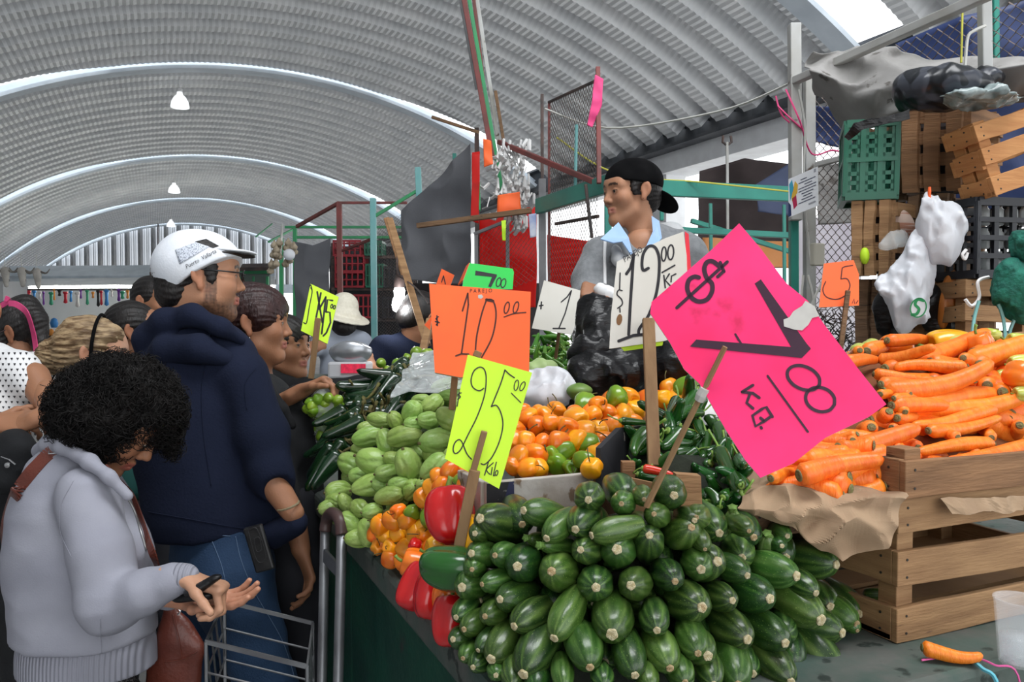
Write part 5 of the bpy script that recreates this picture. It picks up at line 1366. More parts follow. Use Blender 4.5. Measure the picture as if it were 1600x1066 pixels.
# outlet and notice
mb = MB(); mb.box(P(1277, 398, 2.5), (0.045, 0.02, 0.07)); tag(mb.build('power_outlet', mat('outlet', (0.5, 0.48, 0.40), rough=.6), bevel=.004), 'small beige power outlet hanging on the wire mesh', 'outlet')
ntc = Sign([(1232, 280), (1278, 260), (1279, 321), (1232, 340)], [(1232, 280, 2.48), (1278, 260, 2.42), (1232, 340, 2.48)], mat('notice_paper', (0.80, 0.82, 0.85), rough=.6), 'white printed notice with a yellow and red swoosh, tied to the post', cat='notice', name='notice', th=0.001)
Pn = lambda u, v: (1232+46*u, 280-20*u+60*v)
ntc.poly([Pn(.02, .15), Pn(.12, .05), Pn(.18, .3), Pn(.06, .6)], mat('print_cyan', (0.05, 0.35, 0.5), rough=.6), 'print')
ntc.poly([Pn(.22, .12), Pn(.32, .25), Pn(.30, .45), Pn(.12, .62), Pn(.10, .5)], mat('print_gold', (0.7, 0.42, 0.05), rough=.6), 'print')
ntc.poly([Pn(.12, .55), Pn(.26, .5), Pn(.30, .78), Pn(.18, .85)], mat('print_red', (0.45, 0.02, 0.08), rough=.6), 'print')
ntc.poly([Pn(.0, .6), Pn(.08, .7), Pn(.10, .98), Pn(.0, .99)], M_btarp, 'print')
for k, (a, b) in enumerate([(.42, .62), (.35, .93), (.55, .8), (.35, .95), (.35, .95), (.45, .85), (.5, .8), (.45, .82), (.35, .92)]):
    v = .16+k*.075
    ntc.write([[Pn(a+q*(b-a)/6, v), Pn(a+(q+.75)*(b-a)/6, v)] for q in range(6)], 1.1, mat('print_grey', (0.10, 0.11, 0.16), rough=.6), 'text_line', smooth=False)
ntc.write([[Pn(.7, .88), Pn(.9, .88)]], 2.0, mat('print_grey2', (0.35, 0.36, 0.4), rough=.6), 'text_line', smooth=False)
ntc.poly([Pn(.86, .03), Pn(.93, .03), Pn(.93, .12), Pn(.86, .12)], mat('print_grey2', (0.35, 0.36, 0.4)), 'emblem')

# --- crates stacked at the right
E1 = nrm(-CR*0.93+CF*0.36); E1[2] = 0; E1 = nrm(E1); E2 = nrm(CR*0.80+CF*0.60); E2[2] = 0; E2 = nrm(E2)
def stackcrate(cx, ybot, d, wl, wr, h, m, label, nsl, vertical, seed, sw=None):
    o = P(cx, ybot, d); s_ = d/FPX
    if vertical:   # crate standing on end: slats upright
        return crate(o, np.array([0, 0, 1.0]), E1, E2, (h*s_, wl*s_, wr*s_), m, label, 'crates stacked at the right', nsl=nsl, sw=sw, seed=seed)
    return crate(o, E1, E2, np.array([0, 0, 1.0]), (wl*s_, wr*s_, h*s_), m, label, 'crates stacked at the right', nsl=nsl, sw=sw, seed=seed)
def endcrate(cx, ybot, d, wl, wr, h, m, label, seed, nl=3, nr=3):
    """crate with upright slats on the left face and level slats on the right face"""
    o = P(cx, ybot, d); s_ = d/FPX; W, D, H = wl*s_, wr*s_, h*s_; Z = np.array([0, 0, 1.0]); r_ = random.Random(seed)
    e = empty('wooden_crate', o+E1*W/2+E2*D/2, label, 'crate', 'crates stacked at the right'); t = 0.012
    for k in range(nl):
        mb = MB(); w_ = W/nl*0.72; x = W*(k+0.5)/nl-W*.02; slat(mb, o+E1*x+E2*t/2, o+E1*x+E2*t/2+Z*H, E2, E1, t, w_*r_.uniform(.92, 1.1), r_); mb.build('slat', m, e)
        mb = MB(); slat(mb, o+E1*x+E2*(D-t/2), o+E1*x+E2*(D-t/2)+Z*H, E2, E1, t, w_, r_); mb.build('slat', m, e)
    for k in range(4):
        mb = MB(); hh = H*(k+.5)/4; slat(mb, o+E2*t*1.6+Z*hh, o+E1*W+E2*t*1.6+Z*hh, E2, Z, t*.8, H/4*.6, r_); mb.build('cross_slat', m, e)
    for k in range(nr):
        hh = H*(k+.5)/nr
        for xx in (0, W):
            mb = MB(); slat(mb, o+E1*xx+E2*t*2+Z*hh, o+E1*xx+E2*D+Z*hh, E1, Z, t, H/nr*.68*r_.uniform(.92, 1.08), r_); mb.build('slat', m, e)
    mb = MB(); mb.box(o+E1*W/2+E2*(D/2+.01)+Z*H*.45, (W*.8, D*.62, H*.82), np.stack([E1, E2, Z], 1)); mb.build('contents', M_dtarp, e, bevel=.02)
    for a in (0.02, W-0.02):
        for b in (0.035, D-.02):
            mb = MB(); q = o+E1*a+E2*b; mb.bar(q, q+Z*H, .03, .03, E1); mb.build('corner_post', m, e)
    return e
endcrate(1505, 297, 2.10, 92, 130, 138, M_wood, 'upper brown crate standing on end, right of the green plastic crate', 1)
endcrate(1415, 312, 2.22, 75, 60, 115, M_wood_old, 'crate lying behind the green plastic crate, left of the upper brown crate', 12, 3, 4)
endcrate(1480, 430, 2.12, 60, 130, 128, M_wood_old, 'old dark crate below the upper brown crate, behind the white bags', 2)
endcrate(1390, 430, 2.08, 60, 95, 118, M_wood2, 'pale crate with upright slats under the green plastic crate', 3, 3, 4)
endcrate(1500, 545, 2.12, 70, 130, 112, M_wood_old, 'lower dark crate behind the hanging orange bag', 4)
endcrate(1382, 548, 2.12, 45, 100, 112, M_wood_old, 'dark brown crate right of the orange 5 card', 5, 2, 3)
for i, (cx, yb, w_) in enumerate([(1385, 665, 60), (1500, 665, 110), (1385, 800, 60), (1500, 800, 110)]):
    endcrate(cx, yb, 2.14, w_, 110, 118, M_wood_old, 'crate at the base of the right stack, hidden behind the carrots', 20+i, 2, 3)
# tilted orange-brown crate at the frame edge
ez = nrm(CU*0.93-CR*0.30); ex = nrm(CR*0.90+CU*0.32+CF*0.25); ey = nrm(np.cross(ez, ex))
crate(P(1556, 305, 1.90), ex, ey if np.dot(ey, CF) > 0 else -ey, ez, (0.30, 0.10, 0.18), M_wood3, 'tilted orange-brown crate at the right frame edge', 'crates stacked at the right', nsl=3, seed=6)
crate(P(1507, 545, 1.95), nrm(CR*.98+CF*.2)*np.array([1, 1, 0]), nrm(CF*.98-CR*.2)*np.array([1, 1, 0]), Z3, (0.22, 0.2, 0.17), M_wood2, 'pale low crate under the black plastic crate', 'crates stacked at the right', nsl=3, seed=7, sw=0.042)
# plastic crates
def pcrate(o, ex, ey, ez, dims, m, label, nx=4, nz=3, name='plastic_crate', group=None, slots=True):
    ex, ey, ez = nrm(ex), nrm(ey), nrm(ez); W, D, H = dims; o = np.asarray(o, float)
    e = empty(name, o+ex*W/2+ey*D/2, label, 'crate', group)
    Mx = np.stack([ex, ey, ez], 1); f = lambda a, b, c: o+ex*a+ey*b+ez*c
    mb = MB(); t = 0.008
    for h in [H*k/nz for k in range(nz+1)]:
        for (a, b, c, d_) in ((0, 0, W, 0), (0, D, W, D), (0, 0, 0, D), (W, 0, W, D)):
            mb.bar(f(a, b, h), f(c, d_, h), 0.014, 0.012 if 0 < h < H else .02, ez)
    mb.build('rim', m, e)
    for (o2, u, L, k_) in ((f(0, 0, 0), ex, W, nx), (f(0, D, 0), ex, W, nx), (f(0, 0, 0), ey, D, nx), (f(W, 0, 0), ey, D, nx)):
        mb = MB()
        for i in range(k_+1): mb.bar(o2+u*L*i/k_, o2+u*L*i/k_+ez*H, 0.013, 0.010, np.cross(u, ez))
        if slots:
            for i in range(k_):
                for q in range(nz*4):
                    if q % 4 != 3: 
                        z0 = H*(q+.5)/(nz*4)
                        mb.bar(o2+u*L*(i+.1)/k_+ez*z0, o2+u*L*(i+.9)/k_+ez*z0, 0.004, H/(nz*4)*.45, ez)
            for i in range(k_*2):
                mb.bar(o2+u*L*(i+.5)/(k_*2), o2+u*L*(i+.5)/(k_*2)+ez*H, .007, .004, np.cross(u, ez))
        mb.build('side_grille', m, e)
    mb = MB(); c = f(W/2, D/2, 0.004); mb.box(c, (W*.98, D*.98, 0.006), Mx); mb.build('base', m, e)
    return e
M_gpl = mat('green_crate_plastic', (0.012, 0.13, 0.075), (0.015, 0.10, 0.06), rough=0.4, scale=8)
M_bpl = mat('black_crate_plastic', (0.014, 0.016, 0.022), rough=0.45)
M_rpl = mat('red_crate_plastic', (0.30, 0.015, 0.025), (0.22, 0.012, 0.02), rough=0.45, scale=8)
ex = nrm(-CR*0.96+CF*0.28)
pcrate(P(1400, 305, 2.08), nrm(-CR*.97+CF*.22), nrm(CF*.9+CR*.3)*np.array([1, 1, 0]), nrm(CU+CR*.03), (0.125, 0.16, 0.19), M_gpl, 'green plastic crate with slotted sides on the crate stack', 3, 2)
pcrate(P(1526, 428, 1.94), nrm(CR*.98+CF*.2)*np.array([1, 1, 0]), nrm(CF*.98-CR*.2)*np.array([1, 1, 0]), Z3, (0.20, 0.18, 0.175), M_bpl, 'black plastic crate holding jars at the right frame edge', 4, 4, slots=False)
slabpx([(640, 443, 5.6), (860, 443, 5.6), (860, 640, 5.6), (640, 640, 5.6)], mat('dark_stall_panel', (0.02, 0.02, 0.022), (0.05, 0.045, 0.045), rough=.8, scale=9), 'backdrop_board', None, .05)
tag(bpy.data.objects['backdrop_board'], 'dark stall panel below the large grey cloth, behind the price cards', 'panel')
M_jar = mat('glass_jar', (0.55, 0.58, 0.58), (0.25, 0.26, 0.26), rough=0.15, scale=9)
for i in range(4):
    for j in range(3):
        p = P(1536+i*22, 425-j*36, 1.99)
        mb = MB(); mb.lathe([(0.012, 0), (0.0145, 0.003), (0.0145, 0.038), (0.010, 0.044), (0.010, 0.050)], 12, p)
        tag(mb.build('jar', M_jar, smooth=True), 'small glass jar lying inside the black plastic crate', 'jar', 'jars in the black crate')
# hanging bags on the stack
s = Sdf(0.005, 0.03); d0 = 1.98
for (x, y, rx, ry, rz, ro) in ((1470, 368, 32, 50, 26, .25), (1478, 345, 26, 28, 22, 0), (1450, 335, 10, 34, 10, 0)): px_ell(s, x, y, d0-.02, rx, ry, rz, rot=ro)
s.disp.append(fold(0.009, 40, 11)); e = sdf_obj('plastic_bag', s, M_whitebag); tag(e, 'upper white plastic bag with a round bulge, tied to the crates', 'bag')
s = Sdf(0.005, 0.03)
for (x, y, rx, ry, rz, ro) in ((1425, 420, 40, 52, 18, -.45), (1410, 470, 28, 50, 24, 0.1), (1388, 440, 20, 16, 12, 0), (1432, 455, 30, 50, 22, 0), (1440, 365, 12, 50, 10, -.45)): px_ell(s, x, y, d0, rx, ry, rz, rot=ro)
s.disp.append(fold(0.011, 34, 12)); wb_ = sdf_obj('plastic_bag', s, M_whitebag); tag(wb_, 'long drooping white plastic bag with a green printed logo', 'bag')
lg = Sign(arc(1435, 481, 13, 16, 20), [(1435, 481, d0-.075), (1450, 470, d0-.072), (1430, 500, d0-.07)], mat('print_white', (0.72, 0.75, 0.78), rough=.5), '', th=.001)
for k in ('label', 'category'):
    if k in lg.root: del lg.root[k]
lg.root.name = 'printed_logo'; lg.root.parent = wb_; lg.root.matrix_parent_inverse = parent_world(wb_).inverted()
lg.write([arc(1435, 481, 12, 15, 20, 0, 360, 16)], 1.6, mat('print_green', (0.02, 0.28, 0.09), rough=.5), 'print')
lg.write([[(1443, 470), (1434, 468), (1430, 476), (1436, 483), (1432, 491), (1425, 492)]], 3.6, mat('print_green', (0.02, 0.28, 0.09)), 'print')
s = Sdf(0.005, 0.03); px_ell(s, 1483, 468, 2.03, 20, 46, 20, rot=-.2); s.disp.append(fold(0.007, 36, 13)); tag(sdf_obj('plastic_bag', s, mat('orange_plastic_bag', (0.62, 0.22, 0.04), (0.5, 0.16, 0.03), rough=.35, scale=9)), 'orange-brown plastic bag hanging beside the white ones', 'bag')
s = Sdf(0.005, 0.03); px_ell(s, 1462, 495, 2.05, 32, 50, 22, rot=.1); s.disp.append(fold(0.008, 32, 14)); tag(sdf_obj('garbage_bag', s, M_blackbag), 'black plastic bag hanging below the orange-brown bag', 'bag')
s = Sdf(0.005, 0.03); px_ell(s, 1388, 490, 2.04, 26, 42, 20); s.disp.append(fold(0.008, 32, 15)); tag(sdf_obj('garbage_bag', s, M_blackbag), 'dark grey plastic bag left of the drooping white bag', 'bag')
mb = MB(); mb.lathe([(0.003, 0), (0.004, .03), (0.003, .04)], 8, P(1452, 318, 1.95)); tag(mb.build('hook', M_orange), 'orange peg holding the white bags on the crate', 'peg')
s = Sdf(0.006, 0.03); px_ell(s, 1478, 138, 2.0, 72, 32, 60, rot=-.05); px_ell(s, 1432, 142, 2.0, 28, 34, 40); s.disp.append(fold(.007, 26, 31)); px_ell(s, 1540, 128, 2.05, 26, 22, 40)
tag(sdf_obj('handbag', s, mat('black_faceted_bag', (0.014, 0.016, 0.02), (0.05, 0.055, 0.07), rough=0.3, scale=26, detail=0, lo=.48, hi=.52)), 'black patterned bag lying on top of the upper crate', 'bag')
mb = patch([[(1318, 215, 2.0), (1332, 192, 1.98), (1370, 185, 1.97), (1420, 172, 1.96)], [(1325, 220, 2.0), (1345, 203, 1.98), (1372, 197, 1.97), (1420, 186, 1.96)]], 20, 4, .004, 20, 3)
tag(mb.build('strap', M_blackbag, thick=.006), 'black strap draped over the green plastic crate', 'strap')
s = Sdf(0.005, 0.03); px_ell(s, 1530, 152, 1.92, 76, 12, 40); s.disp.append(fold(0.010, 40, 18)); tag(sdf_obj('plastic_bundle', s, mat('clear_bundle', (0.42, 0.50, 0.50), (0.12, 0.16, 0.16), rough=0.15, scale=24)), 'clear plastic bundle lying along the top of the crates', 'bundle')
# green net bags at the frame edge
M_net = mat('green_net', (0.008, 0.10, 0.075), (0.012, 0.16, 0.11), rough=0.8, scale=60, bump=1.5, bscale=90)
s = Sdf(0.005, 0.03); px_ell(s, 1596, 385, 1.80, 14, 28, 25); s.disp.append(fold(.006, 60, 21)); tag(sdf_obj('net_bag', s, M_net), 'small green net bag hanging at the right frame edge', 'bag')
s = Sdf(0.005, 0.03); px_ell(s, 1590, 455, 1.80, 30, 52, 35, rot=.3); px_ell(s, 1565, 460, 1.80, 14, 12, 14); s.disp.append(fold(.006, 60, 22)); tag(sdf_obj('net_bag', s, M_net), 'large green net bag under the small one at the right edge', 'bag')
strings([[(1530, 470, 1.8), (1522, 500, 1.8), (1518, 545, 1.78)], [(1560, 475, 1.8), (1568, 500, 1.8), (1572, 540, 1.78)], [(1585, 500, 1.8), (1578, 520, 1.8), (1582, 540, 1.78)]], 0.004, M_ltteal, 'pale teal plastic strips hanging off the pale crate')
strings([[(1545, 433, 1.85), (1528, 440, 1.84), (1530, 465, 1.84), (1518, 478, 1.84), (1508, 468, 1.84)], [(1512, 395, 1.9), (1508, 405, 1.9), (1504, 398, 1.9), (1510, 390, 1.9)]], 0.004, M_wire, 'white looped cord on the pale crate')
s = Sdf(0.005, 0.02); px_ell(s, 1408, 350, 2.12, 18, 26, 18, rot=.5); tag(sdf_obj('striped_sack', s, mat('striped_sack', (0.50, 0.24, 0.16), (0.66, 0.50, 0.42), rough=.8, scale=60, stretch=(.2, .2, 3), lo=.48, hi=.52)), 'pink striped sack stuffed between the pale and dark crates', 'sack')
s = Sdf(0.005, 0.02); px_ell(s, 1395, 378, 2.03, 26, 14, 12, rot=.5); s.disp.append(fold(0.007, 40, 19)); tag(sdf_obj('plastic_bag', s, M_clear), 'crinkled clear plastic bag hanging from the pale crate', 'bag')
s = Sdf(0.005, 0.02); px_ell(s, 1351, 400, 2.10, 7, 14, 8); tag(sdf_obj('plastic_bag', s, M_yellow), 'small lime green bag inside the pale crate', 'bag')

# --- teal beam frame behind the seller
tf = empty('pole_scaffold', P(950, 480, 3.6), 'teal painted steel beam frame behind the seller', 'frame')
barpx((840, 323, 4.36), (952, 287, 3.6), 10, M_tealp, tf, 'beam', 26)
barpx((945, 290, 3.6), (1242, 304, 3.92), 10, M_tealp, tf, 'beam', 24)
barpx((950, 290, 3.6), (950, 1039, 3.6), 11, M_tealp, tf, 'post')
barpx((1034, 285, 3.68), (1034, 345, 3.68), 6, M_tealp, tf, 'post')
barpx((1030, 358, 4.2), (1235, 368, 4.4), 9, M_tealp, tf, 'rail'); barpx((1080, 345, 6), (1240, 395, 6.2), 7, M_tealp, tf, 'rail')
barpx((1110, 318, 5.5), (1111, 400, 5.5), 5, M_tealp, tf, 'post'); barpx((1225, 320, 5.5), (1226, 480, 5.5), 5, M_tealp, tf, 'post')
gp = empty('grey_post_frame', P(846, 480, 4.36), 'grey iron posts and crossbars left of the seller', 'frame')
barpx((847, 280, 4.36), (850, 945, 4.36), 11, M_greypost, gp, 'post')
barpx((847, 147, 4.45), (848, 935, 4.45), 5, M_iron, gp, 'post'); barpx((858, 158, 4.3), (858, 951, 4.3), 4, M_redp, gp, 'post')
barpx((934, 105, 3.7), (936, 287, 3.6), 7, M_redp, gp, 'post'); barpx((857, 160, 4.3), (936, 124, 3.7), 4, M_iron, gp, 'rail')
barpx((780, 222, 4.6), (935, 287, 3.7), 8, M_redp, gp, 'rail')
barpx((868, 350, 4.2), (935, 338, 3.8), 5, M_iron, gp, 'rail'); barpx((915, 288, 3.7), (925, 372, 3.7), 5, M_iron, gp, 'hanger')
meshpx((858, 160, 4.3), (935, 124, 3.72), (858, 308, 4.3), 9, 0.5, M_mesh, gp)
meshpx((858, 315, 4.3), (935, 295, 3.75), (858, 470, 4.3), 9, 0.45, M_mesh, gp)
barpx((1136, 222, 6.0), (1137, 372, 6.0), 4, M_pw, gp, 'hook_pole')
mb = MB(); mb.tube([P(*a, 6.0) for a in ((1130, 212), (1129, 222), (1136, 228), (1143, 222), (1142, 212))], .01, 6); mb.build('hook', M_iron, gp)
cloth([[(930, 118, 3.66), (943, 124, 3.66)], [(924, 160, 3.66), (940, 165, 3.66)], [(918, 196, 3.66), (926, 200, 3.66)]], M_pinkrag, 'pink rag tied to the red post left of the seller', 8, 20, .01, 9, 3, 1, 'rag', 'rag')
strings([[(901, 195, 3.9), (900, 240, 3.9), (899, 290, 3.9)]], .008, M_ltteal, 'pale green strip hanging in front of the iron mesh')
cloth([[(1088, 272, 9), (1160, 250, 9), (1238, 262, 9)], [(1088, 420, 9), (1160, 420, 9), (1238, 420, 9)]], M_dtarp, 'dark brown tarp outside the hall, right of the seller', 30, 20, .12, 1.2, 3, 1, 'tarp', 'tarp')
cloth([[(1178, 292, 8), (1236, 255, 8)], [(1180, 335, 8), (1240, 340, 8)]], mat('slate_tarp', (0.05, 0.07, 0.14), (0.07, 0.09, 0.17), rough=.6, scale=3), 'slate blue tarp outside beside the dark brown one', 14, 12, .08, 1.2, 3, 1, 'tarp', 'tarp')
cloth([[(1095, 372, 7.5), (1240, 380, 7.5)], [(1095, 412, 7.5), (1240, 420, 7.5)]], mat('peach_cloth', (0.85, 0.45, 0.18), (0.9, 0.55, 0.28), transl=.5, rough=.8, scale=3), 'peach coloured cloth behind the seller\'s shoulder', 14, 10, .06, 1.5, 4)
cloth([[(1240, 340, 9), (1345, 340, 9)], [(1240, 560, 9), (1345, 560, 9)]], mat('lilac_wall', (0.55, 0.50, 0.58), (0.66, 0.64, 0.66), rough=.9, scale=1.2), 'pale lilac sheet far behind the mesh at the right', 14, 10, .05, 1, 5)
cloth([[(855, 368, 5.0), (925, 378, 4.6)], [(855, 470, 5.0), (925, 480, 4.6)]], M_rtarp, 'bright red tarp behind the mesh beside the seller', 24, 24, .05, 2.5, 5, 1, 'tarp', 'tarp')
cloth([[(744, 345, 5.0), (790, 330, 5.0), (838, 325, 5.0)], [(744, 480, 5.0), (790, 480, 5.0), (838, 480, 5.0)]], M_rtarp, 'red tarp hanging left of the grey post', 24, 24, .05, 2.5, 6, 1, 'tarp', 'tarp')
rf = empty('mesh_panel', P(745, 460, 4.8), 'grey angle frame with wire mesh in front of the red tarp', 'frame')
barpx((741, 366, 4.85), (822, 333, 4.7), 5, M_greypost, rf, 'rail'); barpx((744, 366, 4.85), (746, 899, 4.85), 6, M_greypost, rf, 'post'); barpx((793, 345, 4.8), (795, 904, 4.8), 6, M_greypost, rf, 'post')
meshpx((745, 366, 4.85), (838, 330, 4.7), (745, 470, 4.85), 9, 0.4, M_mesh, rf)
cloth([[(826, 335, 4.3), (838, 333, 4.3)], [(828, 372, 4.3), (838, 370, 4.3)]], mat('leaflet', (0.7, 0.72, 0.8), (0.3, 0.4, 0.7), rough=.7, scale=12), 'small leaflet pinned to the grey post', 6, 8, .01, 5, 4, 1, 'paper', 'leaflet')
barpx((652, 353, 4.2), (830, 329, 4.0), 8, M_wood_old, None, 'plank', label='brown wooden plank tied level in front of the grey cloth', cat='plank')
barpx((675, 183, 4.7), (748, 207, 4.6), 5, M_wood_old, None, 'plank', label='thin dark stick jutting left from the leaning poles', cat='stick')
for i, (x0, y0, x1, y1, w_, m_, lb) in enumerate([(720, -30, 770, 250, 8, M_redp, 'red'), (728, -30, 790, 330, 6, M_gpaint, 'green'), (738, -20, 768, 230, 5, M_redp, 'second red'), (744, -10, 792, 310, 6, M_pw, 'pale'), (716, -20, 745, 140, 5, M_greypost, 'grey')]):
    barpx((x0, y0, 4.6+.03*i), (x1, y1, 4.7+.03*i), w_, m_, None, 'pole', label='%s painted pole in the leaning bundle above the red tarp' % lb, cat='pole', group='leaning poles')
barpx((774, 142, 4.7), (790, 240, 4.7), 5, M_wood_old, None, 'pole', label='short brown stick beside the leaning bundle of poles', cat='pole')
barpx((745, 200, 4.9), (748, 895, 4.9), 7, M_iron, None, 'post', label='dark upright post at the right edge of the large grey cloth', cat='post')
mb = MB(); r_ = random.Random(6)
for i in range(120):
    x = r_.gauss(800, 13); y = r_.uniform(215, 345); a = r_.gauss(1.57, .5)
    mb.tube([P(x, y, 4.5), P(x+16*math.cos(a)*.6, y+16*math.sin(a), 4.45), P(x+26*math.cos(a+.4)*.6, y+26*math.sin(a+.4), 4.5)], r_.uniform(.004, .012), 4)
tag(mb.build('rag_bunch', M_white_rag), 'bunch of white plastic shreds hanging beside the leaning poles', 'rags', kind='stuff')
for i, (pts, m_, lb) in enumerate([([(738, 240), (750, 238), (736, 345), (748, 350)], M_rtarp, 'narrow red'), ([(741, 285), (751, 285), (740, 325), (750, 330)], M_gpaint, 'narrow green'), ([(756, 218), (768, 222), (756, 262), (770, 258)], M_orange, 'small red-orange'), ([(778, 305), (812, 300), (775, 335), (815, 335)], M_orange, 'crumpled orange'), ([(739, 262), (749, 262), (739, 286), (749, 286)], M_ystring, 'narrow yellow'), ([(783, 345), (790, 344), (785, 376), (790, 376)], M_yellow, 'tiny fluorescent yellow')]):
    cloth([[pts[0]+(4.4,), pts[1]+(4.4,)], [pts[2]+(4.4,), pts[3]+(4.4,)]], m_, '%s rag hanging on the post by the leaning poles' % lb, 8, 12, .02, 6, i+2, 1, 'rag', 'rag')
cloth([[(628, 333, 5.2), (690, 275, 5.1), (736, 222, 5.0)], [(628, 380, 5.2), (690, 350, 5.1), (737, 330, 5.0)], [(632, 438, 5.2), (690, 444, 5.1), (735, 445, 5.0)]], M_gcloth, 'large grey cloth hanging behind the orange PAREJO card', 60, 50, .035, 3.2, 2, 1.6)
cloth([[(461, 378, 7), (490, 384, 7), (517, 372, 7)], [(462, 505, 7), (490, 510, 7), (514, 505, 7)]], M_gcloth, 'narrow grey cloth hanging left of the red crates', 30, 30, .03, 2.5, 3, 1.4)
lf = empty('pole_scaffold', P(585, 500, 6), 'pale teal post frame beside the large grey cloth', 'frame')
barpx((583, 310, 6), (588, 822, 6), 9, M_ltteal, lf, 'post'); barpx((653, 262, 6), (655, 310, 6), 9, M_ltteal, lf, 'post'); barpx((579, 342, 6), (652, 298, 6), 5, M_gpaint, lf, 'rail')
barpx((710, 240, 5.5), (711, 275, 5.5), 6, M_tealp, lf, 'post')
bf = empty('pole_scaffold', P(532, 500, 7), 'rusty red post frame behind the straw hat man', 'frame')
barpx((530, 316, 7), (535, 776, 7), 8, M_redp, bf, 'post'); barpx((464, 354, 7.6), (530, 317, 7), 5, M_redp, bf, 'rail'); barpx((530, 317, 7), (636, 317, 7), 4, M_redp, bf, 'rail'); barpx((535, 392, 7), (585, 372, 6.5), 4, M_redp, bf, 'rail')
gf = empty('pole_scaffold', P(460, 500, 8.5), 'thin green rack frame above the garlic bunch', 'frame')
for (a, b, w_) in (((445, 355, 8.5), (640, 355, 8.5), 4), ((462, 371, 8.5), (640, 371, 8.5), 4), ((420, 378, 8.5), (470, 352, 9.5), 3), ((400, 370, 9), (425, 350, 10), 2), ((461, 358, 8.5), (462, 727, 8.5), 6), ((440, 372, 8.5), (440, 727, 8.5), 6)): barpx(a, b, w_, M_gpaint, gf, 'bar')
meshpx((590, 345, 6.1), (650, 330, 6.1), (590, 540, 6.1), 5, .35, M_mesh, lf)
# shelf of crates far behind
sh = empty('shelf', P(560, 560, 8.2), 'dark shelf loaded with red and green plastic crates', 'shelf')
for y in (402, 452, 500): barpx((518, y, 8.2), (650, y, 8.2), 5, M_iron, sh, 'board')
barpx((520, 380, 8.4), (520, 730, 8.4), 5, M_iron, sh, 'post'); barpx((650, 380, 8.4), (650, 730, 8.4), 5, M_iron, sh, 'post')
slabpx([(515, 385, 8.9), (660, 385, 8.9), (660, 640, 8.9), (515, 640, 8.9)], mat('dark_back_sheet', (0.02, 0.022, 0.025), (0.04, 0.04, 0.045), rough=.9, scale=3), 'back_sheet', sh, .01)
for i, (x, yb, w_, h_, m_, lb) in enumerate([(521, 401, 42, 22, M_rpl, 'top red'), (524, 426, 44, 24, M_rpl, 'second red'), (524, 450, 44, 22, M_rpl, 'third red'), (545, 498, 38, 34, M_rpl, 'low red'), (570, 400, 26, 20, M_gpl, 'top green'), (572, 450, 26, 34, M_gpl, 'tall green'), (600, 450, 40, 30, M_bpl, 'wide black'), (598, 498, 44, 30, M_bpl, 'low black'), (520, 498, 22, 30, M_bpl, 'narrow black')]):
    q = 8.2/FPX
    pcrate(P(x, yb-2, 8.15), CR*np.array([1, 1, 0]), CF*np.array([1, 1, 0]), Z3, (w_*q, .25, h_*q), m_, '%s plastic crate on the dark shelf in the background' % lb, 5, 2, 'plastic_crate', 'crates on the background shelf', slots=False)
# leaning stick, bulb
barpx((604, 342, 3.9), (634, 440, 3.75), 9, M_wood, None, 'leaning_board', label='flat brown board leaning behind the light bulb', cat='board', hpx=9)
barpx((609, 343, 3.7), (668, 540, 3.5), 11, M_wood2, None, 'leaning_stick', label='pale wooden stick leaning over the light bulb', cat='stick')
barpx((672, 500, 3.3), (658, 560, 3.2), 11, M_wood2, None, 'leaning_stick', label='pale wooden stick crossing left of the orange PAREJO card', cat='stick')
bl = empty('light_bulb', P(624, 460, 3.7), 'glowing energy saving light bulb hanging by the leaning stick', 'light bulb')
q = 3.7/FPX
mb = MB(); mb.lathe([(5*q, 30*q), (8*q, 24*q), (9*q, 12*q), (7*q, 10*q)], 16, P(624, 460, 3.7)); mb.build('socket', M_iron, bl, smooth=True)
mb = MB(); mb.lathe([(7*q, 11*q), (9*q, 6*q), (8*q, -3*q), (10.5*q, -8*q), (12*q, -17*q), (10*q, -25*q), (4*q, -29*q)], 20, P(624, 460, 3.7)); mb.build('glass', mat('lit_bulb', (1, 1, 1), emit=(0.93, 0.98, 1), estr=5), bl, smooth=True)
mb = MB(); mb.tube([P(622, 434, 3.7), P(620, 410, 3.72), P(624, 385, 3.7)], .006, 6); mb.build('cable', M_iron, bl)
strings([[(620, 430, 3.7), (650, 450, 3.5), (670, 475, 3.4)]], .004, M_iron, 'black cable running from the bulb to the orange card')
l = bpy.data.lights.new('bulb_light', 'POINT'); l.energy = 4; l.shadow_soft_size = .05; l.color = (.95, .98, 1)
lo = bpy.data.objects.new('bulb_light', l); COL.objects.link(lo); lo.location = V(P(624, 478, 3.6))
# scale
sc_ = empty('weighing_scale', P(545, 590, 3.4), 'shop scale with steel pan and red lit display', 'scale')
s = Sdf(.006, .02); q = 3.4/FPX; s.ell(P(548, 548, 3.4), (34*q, 20*q, 24*q), np.stack([CR, CF, CU], 1)); s.cone(P(520, 530, 3.4), P(590, 530, 3.4), .03, .03, op=-1, k=.02)
sdf_obj('pan', s, mat('steel_pan', (0.45, 0.47, 0.5), rough=.3, metal=.8), sc_)
mb = MB(); mb.box(P(548, 578, 3.42), (60*q, .16, 26*q), np.stack([CR, CF, CU], 1)); mb.build('housing', mat('scale_housing', (0.5, 0.5, 0.52), rough=.5), sc_, bevel=.01)
mb = MB(); mb.box(P(552, 576, 3.335), (38*q, .004, 14*q), np.stack([CR, CF, CU], 1)); mb.build('display', mat('scale_display', (0.5, 0.02, 0.05), (0.12, 0.01, 0.02), rough=.3, scale=60, emit=(1, .05, .12), estr=.35), sc_)
tag(slabpx([(470, 590, 3.5), (640, 590, 3.5), (660, 600, 3.2), (470, 610, 3.2)], M_counter_top, 'counter_board', None, .03), 'dark counter board carrying the scale', 'counter')
